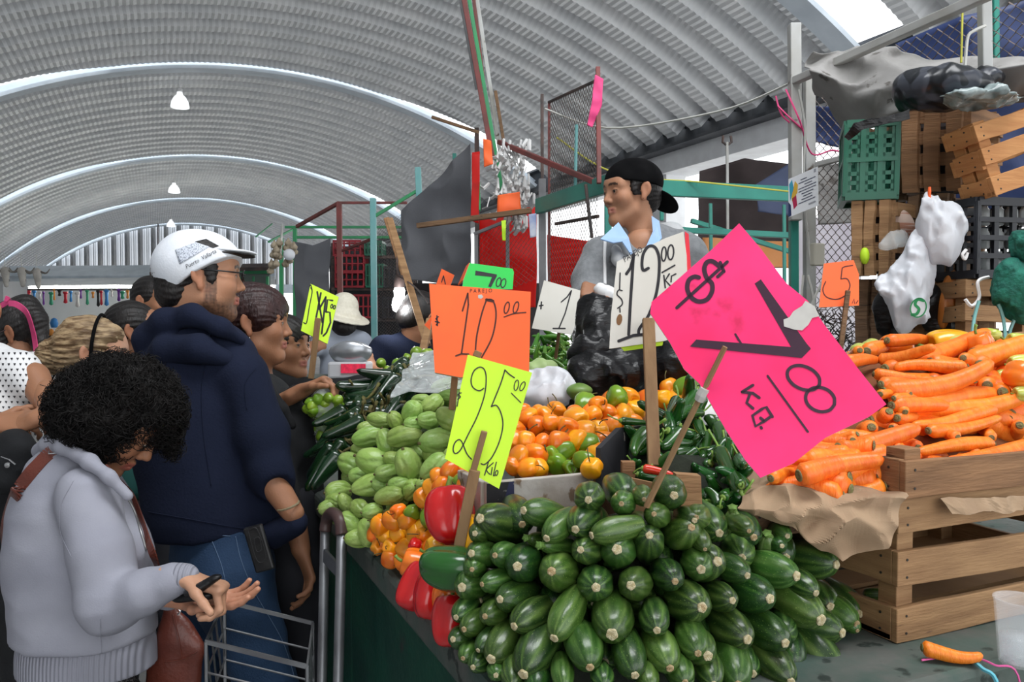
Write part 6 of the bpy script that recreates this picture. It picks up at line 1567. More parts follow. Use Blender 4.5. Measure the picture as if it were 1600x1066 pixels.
# garlic bunch
e = empty('garlic_bunch', P(438, 395, 6), 'bunch of garlic bulbs hanging on the green rack', 'garlic')
M_garl = mat('garlic', (0.42, 0.36, 0.26), (0.25, 0.2, 0.14), rough=.8, scale=30); r_ = random.Random(2); q = 6/FPX
for i in range(22):
    mb = MB(); p = P(438+r_.gauss(0, 9), 395+r_.gauss(0, 13), 6+r_.uniform(-.05, .05)); mb.lathe([(.1*q, -5*q), (5*q, -3*q), (6*q, 1*q), (3*q, 5*q), (.8*q, 9*q)], 12, p); mb.build('bulb', M_garl, e, smooth=True)
mb = MB(); mb.tube([P(438, 405, 6), P(440, 372, 6.2), P(441, 352, 8.4)], .01, 5); mb.build('cord', M_string, e)
s = Sdf(.01, .02); s.ball(P(452, 398, 5.9), 9*q); tag(sdf_obj('white_bag', s, M_whitebag), 'small round white bag beside the garlic bunch', 'bag')
# far left: steer skulls, souvenir wall, stall front
M_bone = mat('bone', (0.55, 0.52, 0.47), (0.38, 0.36, 0.33), rough=.8, scale=8); M_horn = mat('horn', (0.12, 0.11, 0.10), (0.3, 0.28, 0.25), rough=.6, scale=8)
for i, (x, y) in enumerate([(8, 432), (34, 432), (58, 434)]):
    d = 11.0; q = d/FPX; e = empty('steer_mask', P(x, y, d), ['grey steer skull mask nearest the left frame edge', 'middle grey steer skull mask hanging from the roof', 'right grey steer skull mask above the girl with pink ribbon'][i], 'mask', 'hanging steer skull masks')
    s = Sdf(.012, .04); s.cone(P(x, y-8, d), P(x+2, y+14, d-.05), 7*q, 3.5*q, flat=(CF, .7)); sdf_obj('skull', s, M_bone, e)
    for sg_ in (-1, 1):
        mb = MB(); mb.tube(catmull([P(x+sg_*5, y-9, d), P(x+sg_*14, y-7, d), P(x+sg_*20, y-14, d)], 4), [2.2*q*(1-.09*k) for k in range(9)], 7); mb.build('horn', M_horn, e, smooth=True)
    mb = MB(); mb.tube([P(x, y-14, d), P(x-2, y-36, d)], .006, 4); mb.build('cord', M_string, e)
slabpx([(20, 446, 30), (430, 446, 30), (430, 620, 30), (20, 620, 30)], mat('souvenir_wall', (0.85, 0.88, 0.90), (0.75, 0.78, 0.8), rough=.8, scale=.6), 'wall_far', None, .1)['kind'] = 'structure'
slabpx([(15, 420, 29), (430, 417, 29), (430, 433, 28), (15, 436, 28)], M_white_paint, 'trim_far', None, .2)['kind'] = 'structure'
mb = patch([[(40, 436, 28), (430, 432, 28)], [(40, 447, 26), (430, 445, 26)]], 60, 5, .02, 1, 2)
tag(mb.build('awning', M_roof, thick=.02), 'long corrugated metal awning over the souvenir wall', 'awning')
slabpx([(45, 448, 25.9), (430, 446, 25.9), (430, 449, 25.9), (45, 451, 25.9)], mat('tube_light', (1, 1, .9), emit=(1, 1, .9), estr=30), 'light_strip', None, .03)
tag(bpy.data.objects['light_strip'], 'long glowing light strip under the metal awning', 'light')
sv = [((.6, .03, .05), 'red ribbon toy'), ((.05, .25, .6), 'blue doll'), ((.75, .72, .7), 'pale hat'), ((.2, .05, .35), 'purple purse'), ((.05, .35, .2), 'green charm'), ((.8, .3, .05), 'orange toy'), ((.02, .02, .02), 'black toy')]
r_ = random.Random(11)
for i in range(26):
    x = 45+i*8.2+r_.uniform(-2, 2); y = 455+r_.uniform(-2, 4); cidx = i % 7; d = 25.5; q = d/FPX; L = r_.uniform(8, 24)
    mb = MB(); w_ = r_.uniform(1.2, 3.2)
    mb.lathe([(.3*q, 0), (w_*q, -2*q), (w_*.8*q, -L*.5*q), (w_*1.2*q, -L*.9*q), (.4*q, -L*q)], 8, P(x, y, d)); mb.lathe([(w_*1.2*q, 2.4*q), (w_*1.5*q, 0), (w_*.8*q, -2*q)], 8, P(x, y, d))
    tag(mb.build('hanging_souvenir', mat('souvenir_%d' % cidx, sv[cidx][0], rough=.6), smooth=True), 'small %s hanging in the souvenir row under the awning' % sv[cidx][1], 'souvenir', 'souvenirs in the hanging row')
for i in range(24):
    x = 42+i*9+r_.uniform(-3, 3); y = 520+r_.uniform(-16, 10); cidx = (i*3) % 7; d = 20; q = d/FPX; w_ = r_.uniform(3, 6)
    mb = MB(); mb.lathe([(w_*.7*q, -w_*1.2*q), (w_*q, 0), (w_*.7*q, w_*q), (w_*.2*q, w_*1.4*q)], 9, P(x, y, d), fn=lambda r, h, a: r*(1+.15*math.sin(3*a)))
    tag(mb.build('craft_figure', mat('souvenir_%d' % cidx, sv[cidx][0]), smooth=True), '%s figure on the crowded souvenir table far away' % sv[cidx][1].split()[0], 'figurine', 'figures on the far souvenir table')
slabpx([(30, 528, 20.3), (270, 528, 20.3), (270, 640, 19.8), (30, 640, 19.8)], M_dtarp, 'souvenir_table', None, .4)
tag(bpy.data.objects['souvenir_table'], 'long dark table under the souvenir figures', 'table')
mb = MB(); mb.bar(P(40, 453, 25.5), P(262, 453, 25.5), .04); mb.bar(P(40, 453, 25.5), P(40, 437, 27), .04); mb.bar(P(262, 453, 25.5), P(262, 437, 27), .04); tag(mb.build('souvenir_rail', M_iron), 'long rail carrying the hanging souvenirs', 'rail')
pg = [(0, 440, 14), (38, 440, 15), (38, 620, 15), (0, 620, 14)]
slabpx(pg, mat('grey_stall_wall', (0.36, 0.37, 0.38), (0.5, 0.5, 0.5), rough=.8, scale=1), 'stall_wall', None, .1)
tag(bpy.data.objects['stall_wall'], 'pale grey stall wall at the left frame edge', 'stall')
wd = empty('green_booth', P(412, 520, 12), 'small green framed booth window behind the two women', 'booth')
slabpx([(373, 418, 12), (422, 418, 12), (422, 700, 12), (373, 700, 12)], mat('booth_wall', (0.16, 0.20, 0.18), rough=.8), 'wall_panel', wd, .05)
for (a, b, w_) in (((372, 425, 11.9), (424, 425, 11.9), 6), ((376, 432, 11.9), (376, 460, 11.9), 4), ((418, 432, 11.9), (418, 460, 11.9), 4), ((376, 458, 11.9), (418, 458, 11.9), 4), ((396, 432, 11.9), (396, 458, 11.9), 3)): barpx(a, b, w_, M_gpaint, wd, 'window_bar')
slabpx([(370, 415, 11.8), (424, 414, 11.8), (424, 420, 11.5), (370, 421, 11.5)], M_iron, 'eave', wd, .05)
mb = MB(); q = 13/FPX; mb.box(P(247, 432, 13), (24*q, .3, 14*q)); tag(mb.build('loudspeaker', M_iron, bevel=.02), 'small dark loudspeaker box behind the white cap', 'loudspeaker')
mb = MB(); mb.tube([P(247, 420, 13), P(247, 350, 13.5)], .01, 5); mb.build('bracket', M_iron, bpy.data.objects['loudspeaker'])
# folded trolley and wire cart in the aisle
M_galv = mat('galvanised_tube', (0.24, 0.25, 0.26), (0.15, 0.15, 0.16), rough=.4, metal=.7, scale=9)
M_grip = mat('dark_grip', (0.05, 0.03, 0.03), (0.09, 0.05, 0.045), rough=.4, scale=12)
tr = empty('hand_trolley', P(505, 1066, 1.78), 'grey tubular hand trolley standing against the green counter', 'trolley')
a0, a1, b0, b1 = P(490, 1120, 1.72), P(508, 830, 1.78), P(513, 1140, 1.66), P(534, 835, 1.70)
a0[2] = b0[2] = .1
mb = MB(); mb.tube([a0, a1], .011, 10); mb.build('tube', M_galv, tr, smooth=True); mb = MB(); mb.tube([b0, b1], .011, 10); mb.build('tube', M_galv, tr, smooth=True)
mb = MB(); mb.tube(catmull([a1, P(511, 812, 1.78), P(519, 802, 1.75), P(531, 812, 1.71), b1], 6), .0135, 10); mb.build('handle', M_grip, tr, smooth=True)
mb = MB(); mb.bar(P(507, 868, 1.76), P(527, 890, 1.70), .006, .03); mb.bar(a0*.6+a1*.4, b0*.6+b1*.4, .006, .03); mb.build('brace', M_galv, tr)
mb = MB(); mb.box((a0+b0)/2-np.array([0.05, 0.05, .06]), (.3, .25, .02)); mb.build('toe_plate', M_galv, tr)
ct = empty('wire_cart', P(400, 1066, 1.6), 'low wire shopping cart basket in front of the man in jeans', 'cart')
c0, c1 = P(322, 1003, 1.55), P(480, 1042, 1.55); dn = np.array([0, 0, -.42]); bk = np.array([.05, .22, 0])
mb = MB(); mb.bar(c0, c1, .004, .009); mb.bar(c0+bk, c1+bk, .004, .008); mb.bar(c0, c0+bk, .004, .008); mb.bar(c1, c1+bk, .004, .008); mb.build('rim', M_galv, ct)
mb = MB()
for o_ in (c0, c1, c0+bk, c1+bk): mb.tube([o_, o_+dn], .004, 5)
for k in range(1, 6):
    h = dn*k/6+np.array([0, 0, .01]); mb.tube([c0+h, c1+h], .0022, 4); mb.tube([c0+h+bk, c1+h+bk], .0022, 4); mb.tube([c0+h, c0+h+bk], .0022, 4); mb.tube([c1+h, c1+h+bk], .0022, 4)
for k in range(0): pass
for k in range(4): mb.tube([c0+bk*k/4, c0+bk*(k+1)/4+dn*.3], .0022, 4); mb.tube([c1+bk*k/4, c1+bk*(k+1)/4+dn*.3], .0022, 4)
mb.build('wires', M_galv, ct)
for o_ in (c0, c1, c0+bk, c1+bk):
    pp = o_+dn; mb = MB(); mb.tube([pp, np.array([pp[0], pp[1], .05])], .005, 5); mb.build('leg', M_galv, ct)
    mb = MB(); mb.lathe([(.02, -.008), (.045, -.008), (.045, .008), (.02, .008)], 16, (pp[0], pp[1], .046), CR); mb.build('wheel', M_iron, ct)

# ================================================================ PEOPLE
from mathutils.bvhtree import BVHTree
M_skin = mat('skin', (1, 1, 1), rough=0.5, vcol=True, sss=0.12, bump=0.15, bscale=220, scale=60, spec=0.4)
M_skin.node_tree.nodes['Principled BSDF'].inputs['Subsurface Scale'].default_value = 0.6
M_eye = mat('eye', (1, 1, 1), rough=0.12, vcol=True)
M_hair = mat('black_hair', (0.006, 0.005, 0.005), (0.012, 0.009, 0.008), rough=0.5, scale=50, bump=0.6, bscale=180, stretch=(1, 1, .25))
M_hairr = mat('dark_red_hair', (0.022, 0.008, 0.008), (0.035, 0.012, 0.011), rough=0.42, scale=50, bump=0.7, bscale=190, stretch=(1, 1, .25))
M_hairb = mat('streaked_hair', (0.13, 0.075, 0.035), (0.42, 0.30, 0.17), rough=0.5, scale=38, stretch=(.6, .6, 2.4), bump=0.8, bscale=120, lo=.4, hi=.6)
M_hairc = mat('curly_hair', (0.004, 0.0035, 0.0035), (0.009, 0.0075, 0.007), rough=0.6, scale=40, bump=1.0, bscale=90, spec=.25)
M_navy = mat('navy_fleece', (0.0075, 0.011, 0.026), (0.011, 0.015, 0.034), rough=0.95, scale=6, bump=0.3, bscale=160, spec=.2)
M_jean = mat('blue_denim', (0.008, 0.028, 0.070), (0.020, 0.052, 0.115), rough=0.85, scale=4, detail=7, bump=0.4, bscale=220)
M_sweater = mat('grey_lilac_knit', (0.27, 0.275, 0.325), (0.31, 0.315, 0.365), rough=0.95, scale=9, bump=0.12, bscale=300, spec=.2)
M_blackfab = mat('black_fabric', (0.006, 0.0065, 0.008), (0.010, 0.011, 0.013), rough=0.9, scale=6, bump=0.3, bscale=90)
M_greyfab = mat('heather_grey', (0.17, 0.18, 0.19), (0.22, 0.23, 0.24), rough=0.9, scale=60, bump=0.3, bscale=180, sheen=0.2)
M_ltgrey = mat('pale_grey_lining', (0.42, 0.44, 0.45), (0.5, 0.51, 0.52), rough=0.9, scale=30)
M_bluesh = mat('light_blue_shirt', (0.30, 0.47, 0.75), (0.36, 0.52, 0.78), rough=0.8, scale=12)
M_whitefab = mat('white_cotton', (0.80, 0.80, 0.80), (0.72, 0.73, 0.74), rough=0.85, scale=8, bump=0.2)
M_tshirt = mat('blue_grey_tshirt', (0.27, 0.30, 0.36), (0.32, 0.35, 0.41), rough=0.9, scale=5)
M_tealfab = mat('dark_teal_fabric', (0.008, 0.065, 0.06), (0.012, 0.08, 0.07), rough=0.85, scale=6)
M_leather = mat('brown_leather', (0.13, 0.030, 0.018), (0.09, 0.022, 0.014), rough=0.38, scale=14, bump=0.3, bscale=140, coat=0.15)
M_shoe = mat('black_shoe', (0.012, 0.012, 0.014), rough=0.5)
M_darksk = mat('dark_trousers', (0.012, 0.013, 0.018), (0.02, 0.02, 0.026), rough=0.85, scale=6)
M_metal = mat('polished_metal', (0.6, 0.6, 0.6), rough=0.25, metal=1.0)
SK1, SK2, SK3 = (0.43, 0.215, 0.125), (0.33, 0.155, 0.085), (0.50, 0.27, 0.17)

def pc(s, a, b, flat=None, k=None, op=1):
    """tapered limb between two (x, y, depth, radius px) points"""
    return s.cone(P(*a[:3]), P(*b[:3]), a[3]*a[2]/FPX, b[3]*b[2]/FPX, k, flat, op)
def pch(s, pts, flat=None, k=None):
    for a, b in zip(pts[:-1], pts[1:]): pc(s, a, b, flat, k)
    return s

class Head:
    def __init__(s, c, fwd, up, size=1.0):
        s.c = np.asarray(c, float); s.f = nrm(fwd); s.s = nrm(np.cross(s.f, up)); s.u = np.cross(s.s, s.f); s.k = size
        s.M = np.stack([s.s, s.f, s.u], 1)
    def w(s, x, y, z): return s.c+s.M@(np.array([x, y, z])*s.k)
    def loc(s, v): return (v-s.c)@s.M/s.k
    def sdf(s, h=0.003, jaw=1.0, nose=1.0, neck=True, neck_to=None, fat=0.0, nr=0.052):
        q = Sdf(h, 0.018); k = s.k; W = s.w; M = s.M; R = lambda *a: tuple(np.array(a)*k)
        q.ell(W(0, -.012, .030), R(.074+fat*.3, .094, .084), M)
        q.ell(W(0, .030, -.030), R((.060+fat)*jaw, .060, .078), M, k=.03)
        q.cone(W(-.046*jaw-fat, .018, -.060), W(-.012, .066, -.093), .020*k, .017*k, k=.03); q.cone(W(.046*jaw+fat, .018, -.060), W(.012, .066, -.093), .020*k, .017*k, k=.03)
        q.ball(W(0, .071, -.094), .0155*k, k=.02)
        for e in (-1, 1):
            q.ball(W(e*.040, .062, -.018), .024*k, k=.03)
            q.cone(W(e*.012, .086, .028), W(e*.046, .072, .026), .0095*k, .009*k, k=.015)
        q.ell(W(0, .060, .045), R(.055, .034, .045), M, k=.03)
        for e in (-1, 1): q.ball(W(e*.032, .105, .008), .0165*k, k=.014, op=-1)
        for e in (-1, 1):   # eyelids
            q.ell(W(e*.0315, .0800, .0070), R(.0160, .0148, .0118), M, k=.004)
            q.cone(W(e*.0225, .0975, .0046), W(e*.0410, .0935, .0053), .0042*k, .0034*k, k=.002, op=-1)
        q.cone(W(0, .088, .014), W(0, .1065+.004*(nose-1), -.024), .0062*k, .0094*k*nose, k=.012)
        for e in (-1, 1): q.ball(W(e*.0105*nose, .0965, -.029), .0068*k*nose, k=.008)
        q.cone(W(-.019, .0850, -.0555), W(0, .0925, -.0530), .0045*k, .0058*k, k=.007); q.cone(W(.019, .0850, -.0555), W(0, .0925, -.0530), .0045*k, .0058*k, k=.007)
        q.cone(W(-.016, .0845, -.0650), W(0, .0905, -.0660), .0050*k, .0064*k, k=.007); q.cone(W(.016, .0845, -.0650), W(0, .0905, -.0660), .0050*k, .0064*k, k=.007)
        q.cone(W(-.022, .0915, -.0602), W(.022, .0915, -.0602), .0016*k, .0016*k, k=.003, op=-1)
        for e in (-1, 1):
            en = nrm(s.s*e+s.f*.55); ez = nrm(s.u-en*np.dot(s.u, en)-s.f*.12); ex = np.cross(ez, en); E = np.stack([en, ex, ez], 1)
            q.ell(W(e*.083, -.006, .008), R(.0062, .0185, .0275), E, k=.004)
            q.ell(W(e*.079, .001, -.020), R(.0060, .0100, .0140), E, k=.004)
            q.ell(W(e*.083, -.003, .008)+en*.0065*k, R(.0058, .0110, .0185), E, k=.003, op=-1)
        if neck:
            nb = W(0, -.040, -.175) if neck_to is None else neck_to
            q.cone(W(0, -.022, -.045), nb, nr*k, (nr+.008)*k, k=.03)
        return q
    def color(s, base, lips=(0.36, 0.10, 0.08), beard=0.0, brow=(0.02, 0.014, 0.012), blush=1.0):
        base = np.array(base)
        def fn(v):
            L = s.loc(v); n = len(v); c = np.tile(base, (n, 1))
            def mix(m, col): 
                nonlocal c
                m = np.clip(m, 0, 1)[:, None]; c = c*(1-m)+np.array(col)*m
            front = (L[:, 1] > .05)
            lm = front*(1-np.clip((np.abs(L[:, 2]+.0600)-.0085)/.003, 0, 1))*(1-np.clip((np.abs(L[:, 0])-.021)/.004, 0, 1))*(L[:, 1] > .078)
            mix(lm*.8, lips)
            ear = (np.abs(L[:, 0]) > .076)*(np.abs(L[:, 2]) < .04)*(L[:, 1] > -.03)*(L[:, 1] < .03)
            mix(ear*.3, (base[0]*1.05, base[1]*.7, base[2]*.65))
            ch = np.exp(-((np.abs(L[:, 0])-.042)**2+(L[:, 2]+.02)**2)/.0006)*front
            mix(ch*.22*blush, (base[0]*1.05, base[1]*.75, base[2]*.7))
            bx = np.abs(L[:, 0]); bz = .0275+.004*np.sin(np.clip((bx-.012)/.036, 0, 1)*3.14)
            bm = front*(np.abs(L[:, 2]-bz) < .0042)*(bx > .012)*(bx < .050)
            mix(bm*.9, brow)
            ew = front*(np.abs(L[:, 2]-.0088+.18*np.abs(bx-.0315)) < .0017)*(np.abs(bx-.0315) < .0135)*(L[:, 1] > .082)
            mix(ew*.85, (.02, .012, .01))
            if beard:
                jl = np.clip((-.052-L[:, 2])/.02, 0, 1)*np.clip((L[:, 1]+.01)/.02, 0, 1)*np.clip((L[:, 2]+.125)/.015, 0, 1)
                side = (np.abs(L[:, 0]) > .045)*np.clip((.03-L[:, 2])/.02, 0, 1)*np.clip((L[:, 1]-.005)/.01, 0, 1)*(L[:, 1] < .04)*(L[:, 2] > -.09)
                mu = front*(np.abs(L[:, 2]+.044) < .006)*(np.abs(L[:, 0]) < .024)*(L[:, 1] < .103)
                r = 0.80+.22*wob(v, 520, 3)
                mix(np.clip(jl+side+mu*.7, 0, 1)*(1-lm)*r*beard, (.035, .02, .015))
            c = c*(1+.05*wob(v, 60, 9))[:, None]
            return c
        return fn
    def eyes(s, root, look=(0, 1, 0), mt=None):
        for e in (-1, 1):
            c = s.w(e*.0315, .0815, .0065); r = .0122*s.k; z = nrm(s.M@np.array(look, float)); mb = MB(); pr = []
            for i in range(13):
                a = math.pi*i/12; pr.append((max(r*math.sin(a), 1e-4), -r*math.cos(a)*-1 if False else r*math.cos(a)))
            mb.lathe(pr[::-1], 20, c, z)
            v = np.array(mb.v)
            def col(v): 
                dz = ((v-c)@z)/r; o = np.tile(np.array((.70, .66, .62)), (len(v), 1)); o[dz > .84] = (.05, .025, .012); o[dz > .96] = (.003, .003, .003); return o
            me = vc_mesh(mb, 'eye', col); link('eye', me, M_eye, root)
    def hair(s, root, m, prims, cuts, h=0.004, groove=.0012, nfreq=70, seed=1, name='hair', lumps=0.0, extra=None):
        q = Sdf(h, 0.02)
        for p in prims:
            if len(p) == 6: q.ell(s.w(*p[:3]), np.array(p[3:])*s.k, s.M)
            else: q.cone(s.w(*p[:3]), s.w(*p[3:6]), p[6]*s.k, p[7]*s.k)
        if extra: extra(q)
        for p in cuts: q.ell(s.w(*p[:3]), np.array(p[3:])*s.k, s.M, k=.008, op=-1)
        def dsp(v):
            L = s.loc(v); a = np.arctan2(L[:, 0], L[:, 2]-.0)*1.0
            g = np.sin(a*nfreq*.4+3*np.sin(L[:, 1]*18)+L[:, 1]*20)*groove+np.sin(a*nfreq+L[:, 1]*60)*groove*.5
            return g+lumps*wob(v, 55, seed)+lumps*.5*wob(v, 120, seed+1)
        q.disp.append(dsp)
        return sdf_obj(name, q, m, root)
    def glasses(s, root, m):
        mb = MB()
        for e in (-1, 1):
            mb.tube([s.w(e*.033+.021*math.cos(a), .112-.004*abs(math.cos(a)), .006+.015*math.sin(a)) for a in [2*math.pi*i/16 for i in range(17)]], .0015*s.k, 5)
            mb.tube([s.w(e*.054, .106, .012), s.w(e*.078, .07, .014), s.w(e*.082, 0, .020), s.w(e*.080, -.012, .006)], .0021*s.k, 5)
        mb.tube([s.w(-.012, .112, .010), s.w(0, .115, .013), s.w(.012, .112, .010)], .0014*s.k, 5)
        mb.build('glasses', m, root, smooth=True)

FACE_CUT = (0, .118, -.020, .066, .060, .074)
SHORT = [(0, -.014, .036, .083, .104, .088), (0, -.055, -.02, .068, .058, .062)]
def hand(q, wrist, dirn, palm_n, size=1.0, curl=(25, 30, 20), spread=1.0, thumb=1, thumb_out=.7):
    """palm with five separate fingers; palm_n is where the palm faces, thumb=+1/-1 chooses the side"""
    d = nrm(dirn); n = nrm(palm_n-np.dot(palm_n, d)*d); t = np.cross(d, n)*thumb; w = np.asarray(wrist, float); k = size
    q.cone(w-d*.03*k, w+d*.02*k, .024*k, .024*k, k=.012, flat=(n, .72))
    for a in (-1.5, -.5, .5, 1.5):
        q.cone(w+d*.015*k+t*a*.010*k, w+d*.082*k+t*a*.0175*k, .0155*k, .0125*k, k=.012, flat=(n, .75))
    lens = {1.5: (.040, .024, .019), .5: (.045, .028, .021), -.5: (.041, .026, .020), -1.5: (.032, .020, .017)}
    for j, a in enumerate((1.5, .5, -.5, -1.5)):
        p = w+d*(.084-(.006 if abs(a) > 1 else 0))*k+t*a*.0180*k; ang = 0; dd = nrm(d+t*a*.05*spread)
        for i, L in enumerate(lens[a]):
            ang += math.radians(curl[i]*(1+.12*j)); v = dd*math.cos(ang)+n*math.sin(ang); p2 = p+v*L*k
            q.cone(p, p2, (.0088-.0008*i)*k, (.0082-.0009*i)*k, k=.004); p = p2
    p = w+d*.020*k+t*.022*k; v = nrm(d*.62+t*thumb_out+n*.25)
    for i, (L, r) in enumerate(((.040, .0125), (.030, .0098), (.024, .0088))):
        p2 = p+v*L*k; q.cone(p, p2, r*k, r*.88*k, k=.006); p = p2; v = nrm(v*.8+d*.35+n*.22)
    return q
def skincol(base):
    def fn(v): return np.tile(np.array(base), (len(v), 1))*(1+.06*wob(v, 80, 4))[:, None]
    return fn
def body(root, parts, m=None):
    """parts: list of (sdf, colour function); everything joined in one mesh"""
    vs, qs, cs, n = [], [], [], 0
    for s_, cf in parts:
        v, q = s_.arrays(); vs.append(v); qs.append(q+n); n += len(v); cs.append(cf(v))
    return link('body', mesh_arrays('body', np.concatenate(vs), np.concatenate(qs), np.concatenate(cs)), m or M_skin, root)
def cfold(amp, f=14, seed=1, vert=.45, mask=None):
    def fn(p):
        q = p.copy(); q[:, 2] *= vert
        o = amp*(wob(q, f, seed)+.6*(np.abs(wob(q, f*1.9, seed+3))*2-.5)+.35*wob(p, f*3.5, seed+5))
        if mask is not None: o = o*mask(p)
        return o
    return fn
def lower(root, pel, fw, R, m, shoe=M_shoe, name='trousers', spread=.095, stance=.06, h=.009, top=.10, floor=0.0, skirt=False, folds=.004):
    pel = np.asarray(pel, float); fw = nrm(np.array([fw[0], fw[1], 0])); sd = np.cross(fw, (0, 0, 1.0)); q = Sdf(h, .04)
    H = pel[2]-floor
    q.cone(pel+np.array([0, 0, top]), pel+np.array([0, 0, -.02]), R*.92, R, flat=(fw, .78))
    for e in (-1, 1):
        hp = pel+sd*e*spread*.85+np.array([0, 0, -.08]); kn = pel+sd*e*spread+fw*stance*e*.6+fw*.02; kn[2] = floor+H*.53; an = pel+sd*e*spread*1.05+fw*stance*e; an[2] = floor+.09
        if skirt: q.cone(hp, np.array([pel[0], pel[1], floor+.12])+sd*e*.08, R*.75, R*.8)
        else:
            q.cone(hp, kn, R*.62, R*.42); q.cone(kn, an, R*.42, R*.36)
        s2 = Sdf(.007, .015); t = an+fw*.13; t[2] = floor+.035; bk = an-fw*.03; bk[2] = floor+.04
        s2.cone(bk, t, .042, .036); s2.cone(bk+np.array([0, 0, .04]), bk+fw*.03, .042, .045); s2.ell(an+fw*.05+np.array([0, 0, -.20]), (.3, .3, .111)) if False else None
        sdf_obj('shoe', s2, shoe, root)
    q.disp.append(cfold(folds, 16, 5, 1.4))
    return sdf_obj(name, q, m, root)
class Surf:
    def __init__(s, o):
        me = o.data; s.t = BVHTree.FromPolygons([v.co for v in me.vertices], [p.vertices for p in me.polygons])
    def at(s, x, y, off=.0015, dflt=None):
        v = CF+CR*((x-800)/FPX)+CU*((533-y)/FPX); h = s.t.ray_cast(Vector((0, 0, EYE)), V(nrm(v)))
        if h[0] is None: return dflt
        n = h[1]; 
        if n.dot(V(v)) > 0: n = -n
        return np.array(h[0]+n*off)
    def line(s, pts, r, m, name, root, n=10, off=.001, sides=5):
        q = [s.at(x, y, off) for (x, y) in catmull([(a, b) for a, b in pts], n)]; q = [p for p in q if p is not None]
        if len(q) < 3: return None
        mb = MB(); mb.tube(q, r, sides); return mb.build(name, m, root, smooth=True)
    def quad(s, c, m, name, root, n=14, off=.0012, thick=.001):
        mb = MB(); c = [np.array(p, float) for p in c]; last = [None]
        def fn(u, v):
            p = (c[0]*(1-u)+c[1]*u)*(1-v)+(c[3]*(1-u)+c[2]*u)*v; w = s.at(p[0], p[1], off)
            if w is None: w = last[0] if last[0] is not None else P(p[0], p[1], 2)
            last[0] = w; return w
        mb.grid(fn, n, n); return mb.build(name, m, root, smooth=True, thick=thick)

# ---------------------------------------------------------------- man with the white cap
D = 2.1
man = empty('person', (P(330, 800, D)[0], P(330, 800, D)[1], 0), 'heavy man in navy hoodie, jeans and white cap, seen from behind', 'person')
fwm = nrm(CR*.80+CF*.60); fwm[2] = 0
hd = Head(P(312, 436, D), nrm(CR*.93+CF*.36+CU*.02), CU, .98)
q = hd.sdf(.003, jaw=1.12, fat=.006, neck_to=P(292, 530, D+.02), nr=.062)
hl = Sdf(.0035, .01)   # right forearm showing below the sleeve, hand towards the hip
pc(hl, (418, 742, 2.00, 24), (458, 802, 1.98, 17)); 
arm = Sdf(.006, .03); pc(arm, (300, 560, D, 55), (330, 800, D, 60)); pc(arm, (380, 600, D-.06, 26), (418, 742, 2.00, 22))
body(man, [(q, hd.color(SK1, beard=.85)), (hl, skincol(SK2)), (arm, skincol(SK1))])
hd.eyes(man, (0, 1, .05)); hd.glasses(man, mat('black_frame', (.01, .01, .012), rough=.3))
hd.hair(man, M_hair, [(0, -.022, .030, .083, .098, .086), (0, -.062, -.035, .066, .050, .052), (.066, .030, .004, .013, .013, .036), (-.066, .030, .004, .013, .013, .036)], [FACE_CUT, (.088, -.004, -.004, .022, .016, .030), (-.088, -.004, -.004, .022, .016, .030), (0, 0, .125, .2, .2, .062)], seed=2)
cap = empty('cap', P(310, 410, D)); cap.parent = man; cap.matrix_parent_inverse = parent_world(man).inverted()
q = Sdf(.0035, .006); M = np.stack([hd.s, hd.f, hd.u], 1)
q.ell(P(309, 417, D), (.096, .114, .098), M); q.ell(P(296, 410, D), (.088, .082, .084), M); q.ell(P(332, 410, D), (.080, .070, .060), M)
dn = nrm(-CU*.84+CR*.54)*1.0
q.ball(P(313, 417, D-.095)+dn*1.0, 1.0, k=.002, op=-1)
M_cap = mat('white_cap_cloth', (0.80, 0.83, 0.88), (0.74, 0.78, 0.84), rough=.8, scale=20, bump=.2, bscale=160)
crown = sdf_obj('crown', q, M_cap, cap)
q = Sdf(.003, .004); br = nrm(CR*.985+CU*(-.03)+CF*.28); bs = hd.s; bu = nrm(np.cross(bs, br)); bu = bu if np.dot(bu, CU) > 0 else -bu
q.ell(P(357, 394, D+.01), (.070, .072, .0075), np.stack([bs, br, bu], 1)); sdf_obj('brim', q, M_cap, cap)
q = Sdf(.003, .004); q.ell(P(357, 398.5, D+.01), (.069, .070, .005), np.stack([bs, br, bu], 1)); sdf_obj('brim_underside', q, M_hair, cap)
sf = Surf(crown)
sf.quad([(305, 378), (322, 374), (342, 385), (333, 388)], M_hair, 'black_stripe', cap)
sf.quad([(274, 391), (306, 379), (327, 386), (281, 413)], mat('cap_mesh', (0.62, 0.66, 0.74), (0.25, 0.28, 0.34), rough=.8, scale=420, detail=0, lo=.55, hi=.6), 'mesh_panel', cap)
text_decal('Puerto  Vallarta', sf, (291.5, 420), (338.5, 395), 9.0, M_ink, cap)
# cap's rear opening with hair
q = Sdf(.003, .01); q.ell(P(262, 434, D-.02), (.018, .030, .024), M); sdf_obj('strap_opening', q, M_hair, cap)
